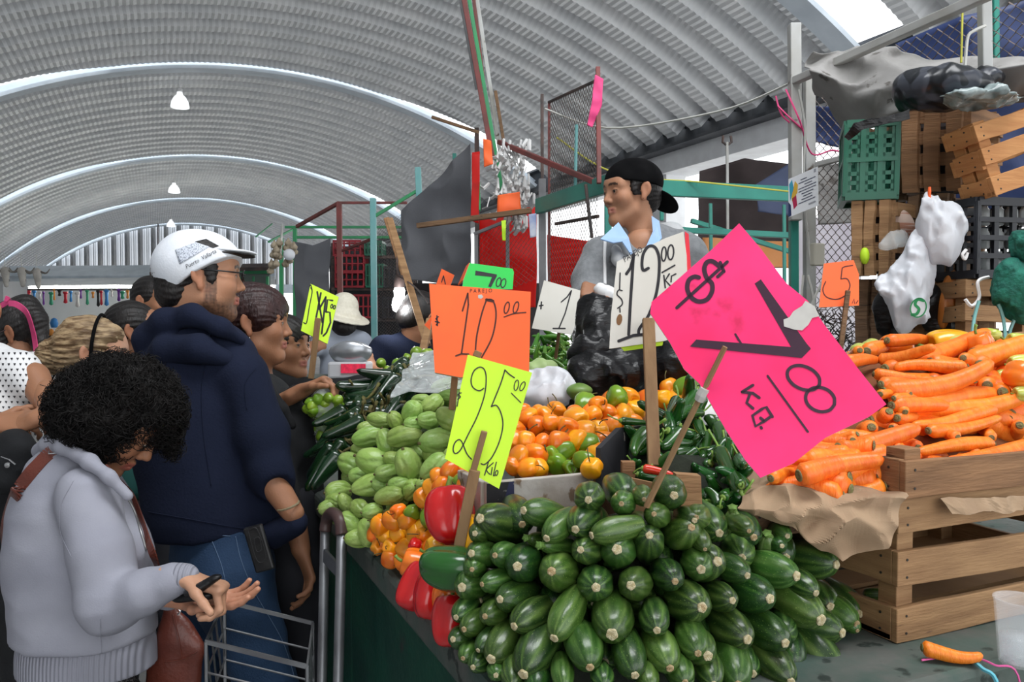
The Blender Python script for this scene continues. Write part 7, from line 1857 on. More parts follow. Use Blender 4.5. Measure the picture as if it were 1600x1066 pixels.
# hoodie
q = Sdf(.006, .05)
pch(q, [(312, 575, D, 82), (318, 640, D, 97), (330, 720, D, 104), (342, 800, D, 104), (345, 830, D, 102)], flat=(nrm(CF*.8-CR*.3), .80))
q.cone(P(262, 570, D+.02), P(358, 565, D-.02), 46*D/FPX, 44*D/FPX)
pch(q, [(380, 592, D-.06, 40), (408, 680, D-.08, 42), (424, 738, D-.10, 34), (430, 752, D-.10, 33)], k=.03); pch(q, [(410, 770, D-.0, 40), (438, 832, D-.04, 30)], k=.03)
pch(q, [(250, 600, D+.12, 40), (262, 720, D+.26, 38), (300, 800, D+.3, 30)], k=.03)
pc(q, (438, 772, 1.96, 23), (475, 830, 1.94, 23), op=-1, k=.01)
q.ball(P(345, 826, D)-np.array([0, 0, 3.0]), 3.0, k=.012, op=-1)
q.disp.append(cfold(.0080, 12, 2, .7))
hood = sdf_obj('hoodie', q, M_navy, man)
q = Sdf(.005, .03); pch(q, [(428, 836, 2.0, 22), (462, 818, 1.985, 21)]); q.disp.append(cfold(.004, 22, 12)); sdf_obj('front_pocket', q, M_navy, man)
q = Sdf(.005, .02)
pch(q, [(240, 560, D-.02, 24), (234, 530, D-.04, 22), (258, 503, D-.08, 17), (300, 492, D-.10, 14), (345, 512, D-.10, 11), (376, 532, D-.06, 9)], k=.03)
pch(q, [(238, 575, D-.02, 26), (262, 548, D-.09, 24), (310, 545, D-.12, 22), (352, 560, D-.10, 14)], k=.012)
pch(q, [(232, 530, D+.06, 24), (270, 500, D+.12, 22), (330, 510, D+.12, 18), (376, 540, D+.04, 13)], k=.02)
q.disp.append(cfold(.0022, 16, 6, 1.5))
sdf_obj('hood', q, M_navy, man)
fs_ = Surf(hood)
for l in ([(322, 566), (315, 610), (318, 680), (330, 760)], [(400, 575), (383, 600), (386, 640)], [(232, 800), (300, 812), (380, 826), (440, 830)]): fs_.line(l, .0012, M_navy, 'seam', man)
# jeans
pel = P(345, 855, D+.0)
jean = lower(man, pel, fwm, .162, M_jean, spread=.095, stance=.16, folds=.006, top=.05)
js = Surf(jean); M_st = mat('denim_stitch', (0.10, 0.16, 0.26), rough=.8)
for l in ([(262, 846), (300, 850), (330, 842)], [(330, 842), (345, 880), (353, 912)], [(262, 846), (264, 890), (290, 930), (312, 945)], [(353, 912), (335, 930), (312, 945)], [(368, 838), (378, 880), (400, 930), (440, 1000), (460, 1060)], [(248, 832), (300, 834), (360, 838)]):
    js.line(l, .0009, M_st, 'stitching', man)
_x = nrm(CR*.965+CU*.26); _y = nrm(CU*.96-CR*.28); mb = MB(); mb.box(P(405, 857, 1.915), (.047, .112, .014), np.stack([_x, _y, np.cross(_x, _y)], 1))
mb.build('phone_case', mat('black_rubber_case', (.008, .008, .009), (.02, .02, .02), rough=.35, scale=60), man, bevel=.005)
pcs = Surf(man.children[-1] if False else [o for o in bpy.data.objects if o.name.startswith('phone_case')][0])
for l in ([(388, 830), (402, 827), (416, 870), (402, 876), (388, 830)], [(397, 842), (405, 840), (409, 858), (401, 861), (397, 842)], [(406, 882), (416, 878)]): pcs.line(l, .0009, mat('case_ridge', (.03, .03, .032), rough=.3), 'ridge', man)
mb = MB(); mb.tube([P(450+17*math.cos(a), 790-6*math.cos(a)+5*math.sin(a), 1.975-.03*math.sin(a)) for a in [2*math.pi*i/14 for i in range(15)]], .0028, 6); mb.build('bracelet', mat('bracelet_beads', (.25, .2, .12), rough=.4), man)

# ---------------------------------------------------------------- curly woman
D = 1.70
cw_ = empty('person', (P(135, 900, D)[0], P(135, 900, D)[1], 0), 'woman with curly black hair in pale grey sweater looking down', 'person')
hd = Head(P(180, 650, D), nrm(CR*.72-CU*.66+CF*.10), nrm(CU*.70+CR*.66), 1.0)
q = hd.sdf(.003, neck_to=P(112, 728, D), nr=.048)
h1 = Sdf(.0028, .01); wr = P(284, 903, 1.53)
hand(h1, wr, nrm(CR*.93-CU*.28+CF*.1), nrm(-CU*.75-CR*.2-CF*.1), .92, curl=(62, 62, 35), thumb=-1)
pc(h1, (262, 905, 1.53, 17), (284, 903, 1.53, 16.5), k=.01)
h2 = Sdf(.0028, .01); hand(h2, P(286, 936, 1.60), nrm(CR*.95-CU*.05), nrm(CU*.95-CF*.2), .92, curl=(10, 18, 14), thumb=1, thumb_out=.9)
pc(h2, (262, 930, 1.63, 15), (286, 936, 1.60, 15), k=.01)
tor = Sdf(.007, .03); pc(tor, (118, 740, D, 45), (135, 1000, D, 70))
body(cw_, [(q, hd.color(SK2)), (h1, skincol(SK3)), (h2, skincol((.50, .24, .15))), (tor, skincol(SK2))])
hd.eyes(cw_, (0, .8, -.5))
hr = Sdf(.0045, .03)
for (x, y, dd, r) in [(180, 640, 0, 78), (150, 630, 0, 62), (130, 650, 0, 44), (215, 615, 0, 58), (240, 640, 0, 42), (245, 665, .02, 34), (190, 600, 0, 42), (120, 625, 0, 34), (160, 680, -.02, 36), (265, 690, .05, 18)]:
    hr.ball(P(x, y, D+dd), r*.93*D/FPX)
pc(hr, (232, 705, D-.10, 34), (190, 725, D-.12, 22), op=-1)
hr.ell(hd.w(0, .12, -.055), (.075, .075, .065), hd.M, op=-1)
hr.disp.append(lambda p: .008*wob(p, 60, 2)+.005*wob(p, 130, 3))
hbase = sdf_obj('hair', hr, M_hairc, cw_)
hv = np.array([v.co[:] for v in hbase.data.vertices]); hn = np.array([v.normal[:] for v in hbase.data.vertices])
mb = MB(); r_ = random.Random(3); idx = [i for i in range(len(hv)) if (hv[i]-P(180, 650, D))@CF < .06]
for k in range(2600):
    i = r_.choice(idx); p = hv[i]-hn[i]*.004; n = nrm(hn[i]); t = nrm(np.cross(n, (r_.gauss(0, 1), r_.gauss(0, 1), r_.gauss(0, 1)))); b = np.cross(n, t)
    R0 = r_.uniform(.005, .013); L = r_.uniform(.02, .06); tw = r_.uniform(1.2, 2.4)*6.28*r_.choice((-1, 1)); ph = r_.uniform(0, 6.28)
    pts = [p+t*L*(s_-.5)-np.array([0, 0, 1])*.01*s_+n*(R0*math.cos(ph+tw*s_)+R0*.55)+b*R0*math.sin(ph+tw*s_) for s_ in [j/13 for j in range(14)]]
    mb.tube(pts[::2] if False else pts, .0008, 3, cap=False)
mb.build('curls', M_hairc, hbase, smooth=True)
q = Sdf(.0055, .05)
fl = (nrm(CF*.9+CR*.1), .86)
pch(q, [(112, 752, D, 60), (112, 800, D, 84), (122, 870, D, 98), (128, 950, D, 98), (135, 985, D, 104)], flat=fl)
pch(q, [(132, 1000, D, 104), (135, 1022, D, 103)], flat=fl, k=.02); pch(q, [(136, 1045, D, 104), (138, 1062, D, 104)], flat=fl, k=.02)
q.cone(P(186, 862, D-.04), P(190, 872, D-.02), 40*D/FPX, 40*D/FPX, k=.04)
pch(q, [(138, 775, D-.09, 46), (158, 860, D-.13, 45), (172, 945, D-.15, 43)], k=.025); pch(q, [(172, 948, D-.15, 42), (225, 925, D-.17, 33), (272, 905, D-.17, 24), (284, 902, D-.17, 21)], k=.02)
pch(q, [(150, 780, D+.14, 40), (200, 900, D+.12, 34), (262, 932, D-.04, 24)], k=.025)
q.disp.append(lambda p: cfold(.0035, 15, 3, 1.6)(p))
q.ball(P(137, 1020, D-.10)-np.array([0, 0, 3.0]), 3.0, k=.01, op=-1)
swt = sdf_obj('sweater', q, M_sweater, cw_)
M_rib = mat('ribbed_knit', (0.28, 0.285, 0.335), rough=.9)
nt = M_rib.node_tree; wv = nt.nodes.new('ShaderNodeTexWave'); wv.inputs['Scale'].default_value = 38; wv.bands_direction = 'X'; wv.inputs['Distortion'].default_value = 0.3
tcn = nt.nodes.new('ShaderNodeTexCoord'); mpn = nt.nodes.new('ShaderNodeMapping'); mpn.inputs['Rotation'].default_value = (0, 0, .42); nt.links.new(tcn.outputs['Object'], mpn.inputs[0]); nt.links.new(mpn.outputs[0], wv.inputs[0])
bpn = nt.nodes.new('ShaderNodeBump'); bpn.inputs['Strength'].default_value = .8; bpn.inputs['Distance'].default_value = .003; nt.links.new(wv.outputs['Fac'], bpn.inputs['Height']); nt.links.new(bpn.outputs[0], nt.nodes['Principled BSDF'].inputs['Normal'])
q = Sdf(.006, .02); pch(q, [(137, 1020, D, 104), (139, 1100, D, 106)], flat=fl); q.ball(P(139, 1072, D-.10)-np.array([0, 0, 3.0]), 3.0, k=.004, op=-1); q.ball(P(137, 1016, D-.10)+np.array([0, 0, 3.0]), 3.0, k=.004, op=-1); sdf_obj('ribbed_hem', q, M_rib, cw_)
q = Sdf(.004, .01); pch(q, [(280, 903, D-.17, 23), (289, 903, D-.17, 22)], k=.01); sdf_obj('cuff', q, M_rib, cw_)
q = Sdf(.004, .015)
pch(q, [(62, 705, D+.03, 12), (78, 694, D-.02, 13), (100, 698, D-.06, 12), (140, 722, D-.11, 11), (170, 745, D-.13, 9), (200, 775, D-.12, 8)], k=.015, flat=None)
pch(q, [(70, 700, D+.05, 12), (110, 705, D+.1, 12), (170, 740, D+.06, 9)], k=.015)
sdf_obj('collar', q, M_sweater, cw_)
ss = Surf(swt)
ss.line([(150, 735), (178, 755), (205, 790), (222, 840), (228, 860)], .003, mat('zip_metal', (.3, .3, .3), rough=.4, metal=.8), 'zip', cw_)
ss.line([(115, 752), (96, 790), (95, 830), (112, 870)], .0006, M_sweater, 'seam', cw_); ss.line([(157, 965), (158, 1000), (159, 1030)], .0006, M_sweater, 'seam', cw_)
lower(cw_, P(138, 1120, D), fwm, .152, mat('tweed_skirt', (0.015, 0.015, 0.017), (0.25, 0.25, 0.25), rough=.9, scale=260, lo=.52, hi=.6), name='trousers', top=.0)
# wallet in the hands
wal = Sdf(.003, .006); wal.cone(P(285, 932, 1.54), P(322, 928, 1.53), .022, .022, flat=(CU, .5)); pc(wal, (300, 926, 1.50, 13), (338, 902, 1.50, 9), flat=(CU, .5))
tag(sdf_obj('wallet', wal, M_blackbag), 'open black coin purse held by the curly-haired woman', 'wallet')
# shoulder bag
bag = empty('shoulder_bag', P(270, 960, 1.72), 'brown leather shoulder bag worn by the curly-haired woman', 'bag')
q = Sdf(.0045, .008); 
fb = (nrm(CF), .55)
pch(q, [(264, 945, 1.74, 8), (276, 1000, 1.74, 26), (272, 1040, 1.75, 36), (262, 1110, 1.76, 44)], k=.02, flat=fb); pch(q, [(276, 985, 1.74, 14), (306, 1014, 1.73, 5)], k=.03, flat=fb); pch(q, [(306, 1014, 1.73, 5), (296, 1090, 1.74, 12)], k=.03, flat=fb)
sdf_obj('bag_body', q, M_leather, bag)
def ribbon(pts, w, m, name, root, t=.003):
    mb = MB(); q = catmull([np.asarray(p) for p in pts], 8)
    for a, b in zip(q[:-1], q[1:]): mb.bar(a, b+(b-a)*.1, t, w, nrm(np.cross(b-a, CR*.3+CF)))
    return mb.build(name, m, root)
def sline(surf, pts, dpt, off=.004):
    o = []
    for (x, y) in pts:
        w = surf.at(x, y, off); o.append(w if w is not None else P(x, y, dpt))
    return o
pts = sline(ss, [(97, 706), (78, 712), (55, 735), (36, 760), (26, 775)], 1.66)+[P(14, 800, 1.72), P(8, 840, 1.78), P(16, 880, 1.84)]
ribbon(pts, .030, M_leather, 'strap', bag)
pts = [P(170, 730, 1.60)]+sline(ss, [(196, 765), (212, 800), (226, 840)], 1.60)+[P(240, 870, 1.64), P(252, 905, 1.70), P(262, 945, 1.74)]
ribbon(pts, .016, M_leather, 'strap', bag)
pts = sline(ss, [(84, 708), (100, 706), (120, 712)], 1.6); ribbon(pts, .012, M_leather, 'strap', bag)
mb = MB(); bb = [ss.at(x, y, .009) or 0 if False else (ss.at(x, y, .009) if ss.at(x, y, .009) is not None else P(x, y, 1.6)) for (x, y) in ((79, 702), (98, 700), (100, 712), (80, 714), (79, 702))]; mb.tube(bb, .002, 6); mb.build('buckle', M_metal, bag)
for l in ([(258, 1035), (285, 1030), (308, 1018)], [(270, 960), (280, 1000), (284, 1028)]):
    b_ = Surf([o for o in bpy.data.objects if o.name.startswith('bag_body')][0]); b_.line(l, .0015, M_leather, 'seam', bag)
mb = MB(); mb.tube([P(279+3*math.cos(i*1.2), 940+i*3, 1.62) for i in range(8)], .0016, 5); mb.build('key_chain', M_metal, bag)

# ---------------------------------------------------------------- dark haired woman
D = 2.35
dw = empty('person', (P(440, 800, D)[0], P(440, 800, D)[1], 0), 'woman with dark reddish hair in a black jacket, profile to the stall', 'person')
hd = Head(P(395, 509, D), nrm(CR*.97+CF*.16+CU*.02), CU, .97)
q = hd.sdf(.003, jaw=1.0, neck_to=P(398, 608, D+.02), nr=.054, fat=.002)
h1 = Sdf(.0028, .01); hand(h1, P(470, 612, 2.28), nrm(CR*.80+CU*.35), nrm(-CU*.8+CR*.3-CF*.2), .95, curl=(55, 50, 30), thumb=-1, thumb_out=.5); pc(h1, (440, 628, 2.30, 13), (470, 612, 2.28, 12), k=.01)
h2 = Sdf(.003, .01); hand(h2, P(470, 858, 2.22), nrm(-CU*.93+CR*.25), nrm(-CR*.4-CF*.3), 1.0, curl=(22, 28, 20), thumb=1); pc(h2, (458, 800, 2.25, 18), (470, 858, 2.22, 15), k=.01)
tor = Sdf(.007, .03); pc(tor, (402, 610, D, 34), (440, 800, D, 45))
body(dw, [(q, hd.color(SK2, lips=(.27, .085, .07))), (h1, skincol(SK2)), (h2, skincol(SK2)), (tor, skincol(SK2))])
hd.eyes(dw)
hd.hair(dw, M_hairr, [(0, -.006, .040, .088, .114, .092), (0, -.062, .000, .076, .070, .080), (0, -.065, -.06, .055, .046, .05), (.062, .030, .030, .03, .035, .04), (-.062, .030, .03, .03, .035, .04)], [(0, .124, -.028, .062, .058, .072), (.094, -.002, -.006, .022, .018, .030)], seed=4, nfreq=90)
mb = MB(); c = hd.w(.084, .003, -.035); mb.tube([c, c-CU*.025], .0009, 5); mb.lathe([(.001, 0), (.003, -.006), (.001, -.014)], 8, c-CU*.024, CU); mb.build('earring', M_metal, dw)
q = Sdf(.0055, .045); fl = (nrm(CF), .85)
pch(q, [(408, 625, D, 46), (428, 680, D, 62), (440, 760, D, 58), (448, 840, D, 62)], flat=fl)
q.ball(P(462, 690, D-.03), 36*D/FPX, k=.05)
pch(q, [(400, 615, D-.07, 27), (415, 690, D-.12, 30), (445, 790, D-.12, 26)], k=.03)
pch(q, [(420, 620, D+.10, 26), (410, 700, D+.14, 24), (440, 640, D+.02, 19), (462, 616, D-.05, 15)], k=.02)
q.disp.append(cfold(.005, 18, 4, .8)); jk = sdf_obj('jacket', q, M_blackfab, dw)
q = Sdf(.005, .012); pch(q, [(385, 590, D-.06, 12), (415, 605, D-.10, 11), (440, 640, D-.10, 10), (455, 665, D-.09, 8)]); pch(q, [(385, 590, D+.06, 12), (425, 610, D+.06, 11), (452, 650, D+.02, 8)]); sdf_obj('collar', q, M_blackfab, dw)
lower(dw, P(440, 850, D), fwm, .150, M_darksk, spread=.085)

# ---------------------------------------------------------------- young person beside her
D = 2.72
yp = empty('person', (P(450, 700, D)[0], P(450, 700, D)[1], 0), 'young person in a dark hoodie leaning towards the stall, mouth open', 'person')
hd = Head(P(440, 545, D), nrm(CR*.90-CF*.30+CU*.08), CU, .94)
q = hd.sdf(.0035, neck_to=P(418, 612, D+.03), nr=.046)
tor = Sdf(.008, .03); pc(tor, (425, 610, D, 25), (440, 800, D, 45))
body(yp, [(q, hd.color(SK2, lips=(.33, .11, .09))), (tor, skincol(SK2))]); hd.eyes(yp, (.1, 1, .1))
hd.hair(yp, M_hair, [(0, -.004, .038, .085, .112, .090), (0, -.055, -.02, .068, .058, .062)], [(0, .124, -.028, .062, .058, .074)], seed=6)
q = Sdf(.007, .04); pch(q, [(425, 625, D, 34), (430, 700, D+.02, 44), (405, 800, D+.03, 46)], flat=(CF, .8)); pch(q, [(425, 612, D-.02, 24), (480, 612, D-.08, 19), (560, 606, D-.12, 16), (600, 600, D-.10, 13)], k=.03); pch(q, [(405, 600, D, 24), (425, 598, D-.05, 20), (445, 602, D-.05, 14)], k=.02)
q.disp.append(cfold(.004, 18, 8)); sdf_obj('hoodie', q, M_blackfab, yp)
lower(yp, P(385, 830, D+.03), fwm, .13, M_darksk, spread=.08, h=.011)

# ---------------------------------------------------------------- seller
D = 2.75
se = empty('person', (P(1000, 500, D)[0], P(1000, 500, D)[1], 0), 'young seller in grey hoodie and backwards black cap behind the heaps', 'person')
hd = Head(P(987, 304, D), nrm(-CR*.91-CF*.40-CU*.05), nrm(CU+CR*.03), .96)
q = hd.sdf(.003, jaw=.87, nose=1.0, fat=-.003, neck_to=P(1003, 392, D+.02), nr=.049)
h1 = Sdf(.003, .01); hand(h1, P(952, 462, 2.50), nrm(-CR*.85+CU*.20), nrm(CF*.5-CU*.5), .95, curl=(60, 60, 30), thumb=1); pc(h1, (980, 468, 2.55, 14), (952, 462, 2.50, 13), k=.01)
h2 = Sdf(.003, .01); hand(h2, P(935, 474, 2.46), nrm(-CR*.3+CF*.4-CU*.1), nrm(-CU), .95, curl=(50, 50, 30), thumb=-1); pc(h2, (915, 478, 2.50, 14), (935, 474, 2.46, 13), k=.01)
tor = Sdf(.007, .03); pc(tor, (1003, 385, D, 30), (995, 560, D, 50))
body(se, [(q, hd.color(SK1, lips=(.40, .15, .12))), (h1, skincol(SK2)), (h2, skincol(SK2)), (tor, skincol(SK1))])
hd.eyes(se, (-.05, 1, -.05))
hd.hair(se, M_hair, [(0, -.022, .030, .079, .096, .082), (0, -.060, -.02, .062, .048, .050), (.069, .028, .016, .008, .015, .028), (-.069, .028, .016, .008, .015, .028)], [FACE_CUT, (-.085, .0, -.006, .016, .026, .034), (.085, .0, -.006, .016, .026, .034)], seed=7)
cap = empty('cap', P(980, 280, D)); cap.parent = se; cap.matrix_parent_inverse = parent_world(se).inverted()
q = Sdf(.0035, .006); q.ell(hd.w(0, -.012, .046), (.086, .106, .080), hd.M); q.ball(hd.w(0, -.03, .030)+nrm(hd.M@np.array([0, .16, -1]))*1.0, 1.0, k=.002, op=-1)
M_bcap = mat('black_cap_cloth', (.003, .003, .0035), (.006, .006, .0065), rough=.95, spec=.1, scale=20); sdf_obj('crown', q, M_bcap, cap)
q = Sdf(.003, .01); bv = nrm(hd.M@np.array([0, -.74, -.68])); q.ell(hd.w(0, -.130, -.022), (.070, .060, .009), np.stack([hd.s, bv, np.cross(hd.s, bv)], 1)); sdf_obj('brim', q, M_bcap, cap)
q = Sdf(.0055, .04); fl = (nrm(CF), .72)
q.cone(P(952, 400, D), P(1062, 392, D), 34*D/FPX, 34*D/FPX, flat=fl)
pch(q, [(1005, 410, D, 66), (1000, 480, D, 74), (1000, 560, D, 74)], flat=fl)
pch(q, [(940, 400, D-.02, 30), (922, 440, D-.06, 28), (918, 470, D-.14, 22), (958, 470, D-.22, 17)], k=.02)
pch(q, [(1078, 395, D-.02, 30), (1092, 450, D-.04, 28), (1060, 490, D-.14, 24), (985, 470, D-.20, 17)], k=.02)
q.cone(P(1000, 350, D-.06), P(988, 410, D-.16), .058, .030, op=-1, k=.01)
q.disp.append(cfold(.005, 17, 9, .9)); sh_ = sdf_obj('hoodie', q, M_greyfab, se)
q = Sdf(.005, .02); pch(q, [(1022, 360, D+.06, 14), (1050, 366, D+.02, 17), (1068, 384, D-.02, 14), (1040, 400, D-.10, 10), (1015, 420, D-.13, 7)], k=.02); pch(q, [(960, 385, D-.04, 9), (966, 405, D-.12, 9), (975, 425, D-.15, 6)], k=.02); sdf_obj('hood', q, M_ltgrey, se)
mb = MB()
for pl in ([(966, 348, D-.085), (938, 374, D-.15), (958, 380, D-.165), (972, 378, D-.165), (990, 405, D-.175), (982, 372, D-.11)],
           [(1018, 338, D-.05), (1030, 346, D-.05), (1034, 372, D-.10), (1022, 388, D-.14), (1003, 402, D-.18), (1012, 380, D-.12), (1020, 362, D-.07)]):
    mb.add([P(*p) for p in pl], [tuple(range(len(pl)))])
mb.build('shirt_collar', M_bluesh, se, thick=.004)
sS = Surf(sh_)
for l in ([(945, 378), (944, 410), (944, 445)], [(1040, 395), (1028, 430), (1030, 470)]): sS.line(l, .006 if l[0][0] < 1000 else .004, M_whitefab, 'drawstring', se, off=.003)
q = Sdf(.004, .012); pch(q, [(938, 452, 2.47, 10), (952, 462, 2.45, 12), (958, 474, 2.46, 9)], k=.02); q.disp.append(fold(.002, 60, 3)); sdf_obj('paper_wrap', q, M_whitefab, se)
mb = MB(); c = hd.w(-.080, .004, -.026); mb.lathe([(.001, .003), (.0035, 0), (.001, -.003)], 10, c, hd.s); mb.build('earring', M_hair, se)
lower(se, P(1000, 570, D), -CF, .15, M_darksk, h=.012, floor=0.22)
mb = MB(); sp = P(1000, 570, D); mb.box((sp[0], sp[1]+.05, .11), (.60, .6, .22)); tag(mb.build('platform', M_wood_old, bevel=.01), 'low wooden platform under the seller', 'platform')

# ---------------------------------------------------------------- straw hat man, navy shirt man
D = 4.5
sm = empty('person', (P(540, 650, D)[0], P(540, 650, D)[1], 0), 'man in straw hat and grey t-shirt behind the scale', 'person')
hd = Head(P(531, 510, D), nrm(-CR*.5+CF*.7-CU*.3), CU, 1.0); q = hd.sdf(.007, neck_to=P(530, 545, D))
ar = Sdf(.008, .02); pch(ar, [(500, 540, D-.1, 12), (480, 545, D-.2, 9), (462, 540, D-.3, 8)]); ar.ball(P(456, 538, D-.3), .04)
body(sm, [(q, hd.color(SK2)), (ar, skincol(SK2))])
hd.hair(sm, M_hair, SHORT, [FACE_CUT], h=.008)
ht = Sdf(.007, .012); u_ = nrm(CU*.93+CR*.30-CF*.15); ht.cone(P(536, 488, D), P(538, 479, D), .105, .08, flat=None); a_ = nrm(np.cross(u_, CF)); ht.ell(P(534, 493, D), (.16, .19, .016), np.stack([a_, np.cross(u_, a_), u_], 1)); sdf_obj('straw_hat', ht, mat('straw', (.78, .74, .62), (.70, .66, .54), rough=.8, scale=60), sm)
q = Sdf(.009, .05); pch(q, [(528, 530, D, 26), (540, 580, D, 36), (542, 640, D, 34)], flat=(CF, .8)); q.cone(P(508, 532, D), P(562, 535, D), .08, .07); pch(q, [(505, 535, D-.05, 16), (492, 545, D-.12, 13)]); q.disp.append(cfold(.006, 12, 2)); sdf_obj('tshirt', q, M_tshirt, sm)
lower(sm, P(542, 660, D), CF, .15, M_darksk, h=.014)
D = 3.7
nm = empty('person', (P(620, 650, D)[0], P(620, 650, D)[1], 0), 'man in navy polo shirt bending beside the light bulb', 'person')
hd = Head(P(657, 500, D), nrm(CR*.6+CF*.5-CU*.6), CU, 1.0); q = hd.sdf(.007, neck_to=P(650, 545, D))
ar = Sdf(.008, .02); pch(ar, [(580, 560, D-.12, 14), (572, 578, D-.15, 13), (598, 584, D-.2, 10)])
body(nm, [(q, hd.color(SK2)), (ar, skincol(SK2))]); hd.hair(nm, M_hair, [(0, -.018, .036, .088, .105, .092), (0, -.055, -.02, .075, .06, .07)], [FACE_CUT], h=.008)
q = Sdf(.009, .05); pch(q, [(648, 538, D, 26), (622, 562, D, 36), (612, 620, D, 40), (612, 680, D, 42)], flat=(CF, .85)); pch(q, [(600, 545, D-.08, 22), (586, 562, D-.1, 19)]); q.disp.append(cfold(.006, 12, 3)); sdf_obj('polo_shirt', q, M_navy, nm)
lower(nm, P(612, 700, D), CR, .15, M_darksk, h=.014)

# ---------------------------------------------------------------- people at the left
D = 2.62
bw_ = empty('person', (P(130, 700, D)[0], P(130, 700, D)[1], 0), 'woman with streaked blonde hair, black headband and dark teal top', 'person')
hd = Head(P(146, 556, D), nrm(CR*.95+CF*.25-CU*.10), CU, 1.0); q = hd.sdf(.0035, neck_to=P(130, 640, D))
body(bw_, [(q, hd.color(SK3))]); hd.eyes(bw_); hd.glasses(bw_, mat('dark_frame', (.05, .03, .03), rough=.3))
hd.hair(bw_, M_hairb, [(0, -.020, .038, .087, .104, .092), (0, -.060, -.01, .074, .066, .070), (0, -.125, -.015, .042, .048, .055), (.03, .05, .075, .04, .035, .03)], [FACE_CUT, (.085, .004, -.012, .014, .022, .028)], seed=9, groove=.003, lumps=.004, nfreq=60)
mb = MB(); mb.tube([hd.w(.094*math.cos(a), .012, .032+.104*math.sin(a)) for a in [math.pi*(-.12+1.24*i/20) for i in range(21)]], .0055, 6); mb.build('headband', M_bcap, bw_, smooth=True)
q = Sdf(.008, .05); pch(q, [(120, 650, D, 42), (128, 720, D, 66), (132, 860, D, 66), (135, 900, D, 66)], flat=(CF, .85)); pch(q, [(175, 670, D-.05, 24), (205, 760, D-.03, 24)]); q.disp.append(cfold(.005, 14, 3)); sdf_obj('top', q, M_tealfab, bw_)
lower(bw_, P(135, 930, D), fwm, .15, M_darksk, h=.013)
D = 3.1
bn = empty('person', (P(225, 700, D)[0], P(225, 700, D)[1], 0), 'dark-haired woman with hair tied up, mostly hidden behind the hooded man', 'person')
hd = Head(P(212, 520, D), nrm(CR*.95+CF*.2), CU, .95); q = hd.sdf(.004, neck_to=P(212, 590, D)); tor = Sdf(.01, .04); pc(tor, (218, 590, D, 30), (222, 700, D, 50))
body(bn, [(q, hd.color(SK2))]); hd.hair(bn, M_hair, [(0, -.020, .038, .087, .104, .092), (0, -.060, -.01, .07, .06, .06), (0, -.02, .10, .03, .03, .02)], [FACE_CUT, (.085, .004, -.012, .014, .022, .028)], seed=10)
q = Sdf(.010, .05); pch(q, [(215, 600, D, 34), (222, 680, D, 52), (224, 780, D, 50)], flat=(CF, .8)); sdf_obj('top', q, M_blackfab, bn); lower(bn, P(224, 800, D), fwm, .14, M_darksk, h=.014)
D = 3.6
bk_ = empty('person', (P(240, 700, D)[0], P(240, 700, D)[1], 0), 'man with short black hair standing farther back, left of the white cap', 'person')
hd = Head(P(243, 474, D), nrm(CR*.75-CF*.3), CU, 1.0); q = hd.sdf(.005, neck_to=P(240, 535, D)); body(bk_, [(q, hd.color(SK2))]); hd.eyes(bk_)
hd.hair(bk_, M_hair, [(0, -.018, .040, .084, .100, .086), (0, -.055, -.01, .07, .058, .062)], [FACE_CUT], seed=11)
q = Sdf(.010, .05); pch(q, [(238, 548, D, 30), (242, 610, D, 48), (245, 700, D, 46)], flat=(CF, .8)); sdf_obj('shirt', q, M_tshirt, bk_); lower(bk_, P(245, 720, D), fwm, .15, M_darksk, h=.014)
D = 2.85
gl = empty('person', (P(50, 700, D)[0], P(50, 700, D)[1], 0), 'girl with black ponytail, glasses and pink ribbon in a white blouse', 'person')
hd = Head(P(22, 524, D), nrm(-CR*.86-CF*.30-CU*.38), CU, .98); q = hd.sdf(.0035, neck_to=P(44, 585, D), nr=.045)
ar = Sdf(.006, .02); pch(ar, [(76, 585, D-.05, 15), (88, 615, D-.06, 13), (86, 650, D-.1, 11)])
body(gl, [(q, hd.color(SK2)), (ar, skincol(SK2))]); hd.eyes(gl, (0, 1, -.3)); hd.glasses(gl, mat('dark_frame', (.05, .03, .03)))
def pony(q_): pch(q_, [(40, 480, D, 20), (56, 500, D-.02, 16), (62, 535, D-.03, 12), (70, 565, D-.03, 6), (76, 578, D-.03, 2)])
hd.hair(gl, M_hair, [(0, -.020, .036, .086, .104, .090), (0, -.060, -.01, .068, .05, .055), (-.060, .045, .0, .022, .028, .055)], [FACE_CUT, (-.088, .004, -.012, .014, .022, .030)], seed=12, extra=pony)
ribbon([P(14, 474, D-.12), P(26, 476, D-.13), P(42, 490, D-.12), (P(52, 520, D-.08)), P(58, 556, D-.06), P(64, 566, D-.06)], .020, M_pinkrag, 'pink_ribbon', gl)
ribbon([P(2, 478, D-.10), P(14, 470, D-.12), P(8, 466, D-.12)], .018, M_pinkrag, 'pink_ribbon', gl)
q = Sdf(.007, .04); pch(q, [(50, 582, D, 34), (52, 640, D, 44), (52, 720, D, 42)], flat=(CF, .8)); pch(q, [(70, 572, D-.04, 22), (78, 590, D-.05, 18)]); pc(q, (30, 565, D-.06, 10), (62, 562, D-.08, 9)); q.disp.append(cfold(.004, 18, 6)); sdf_obj('blouse', q, M_whitefab, gl)
lower(gl, P(52, 760, D), -CR, .14, M_darksk, h=.013)
D = 2.35
hw = empty('person', (P(15, 800, D)[0], P(15, 800, D)[1], 0), 'woman in white blouse with black hearts, cut by the left frame edge', 'person')
hd = Head(P(-55, 490, D), nrm(-CR*.3+CF*.6), CU, 1.0); q = hd.sdf(.005, neck_to=P(-30, 575, D))
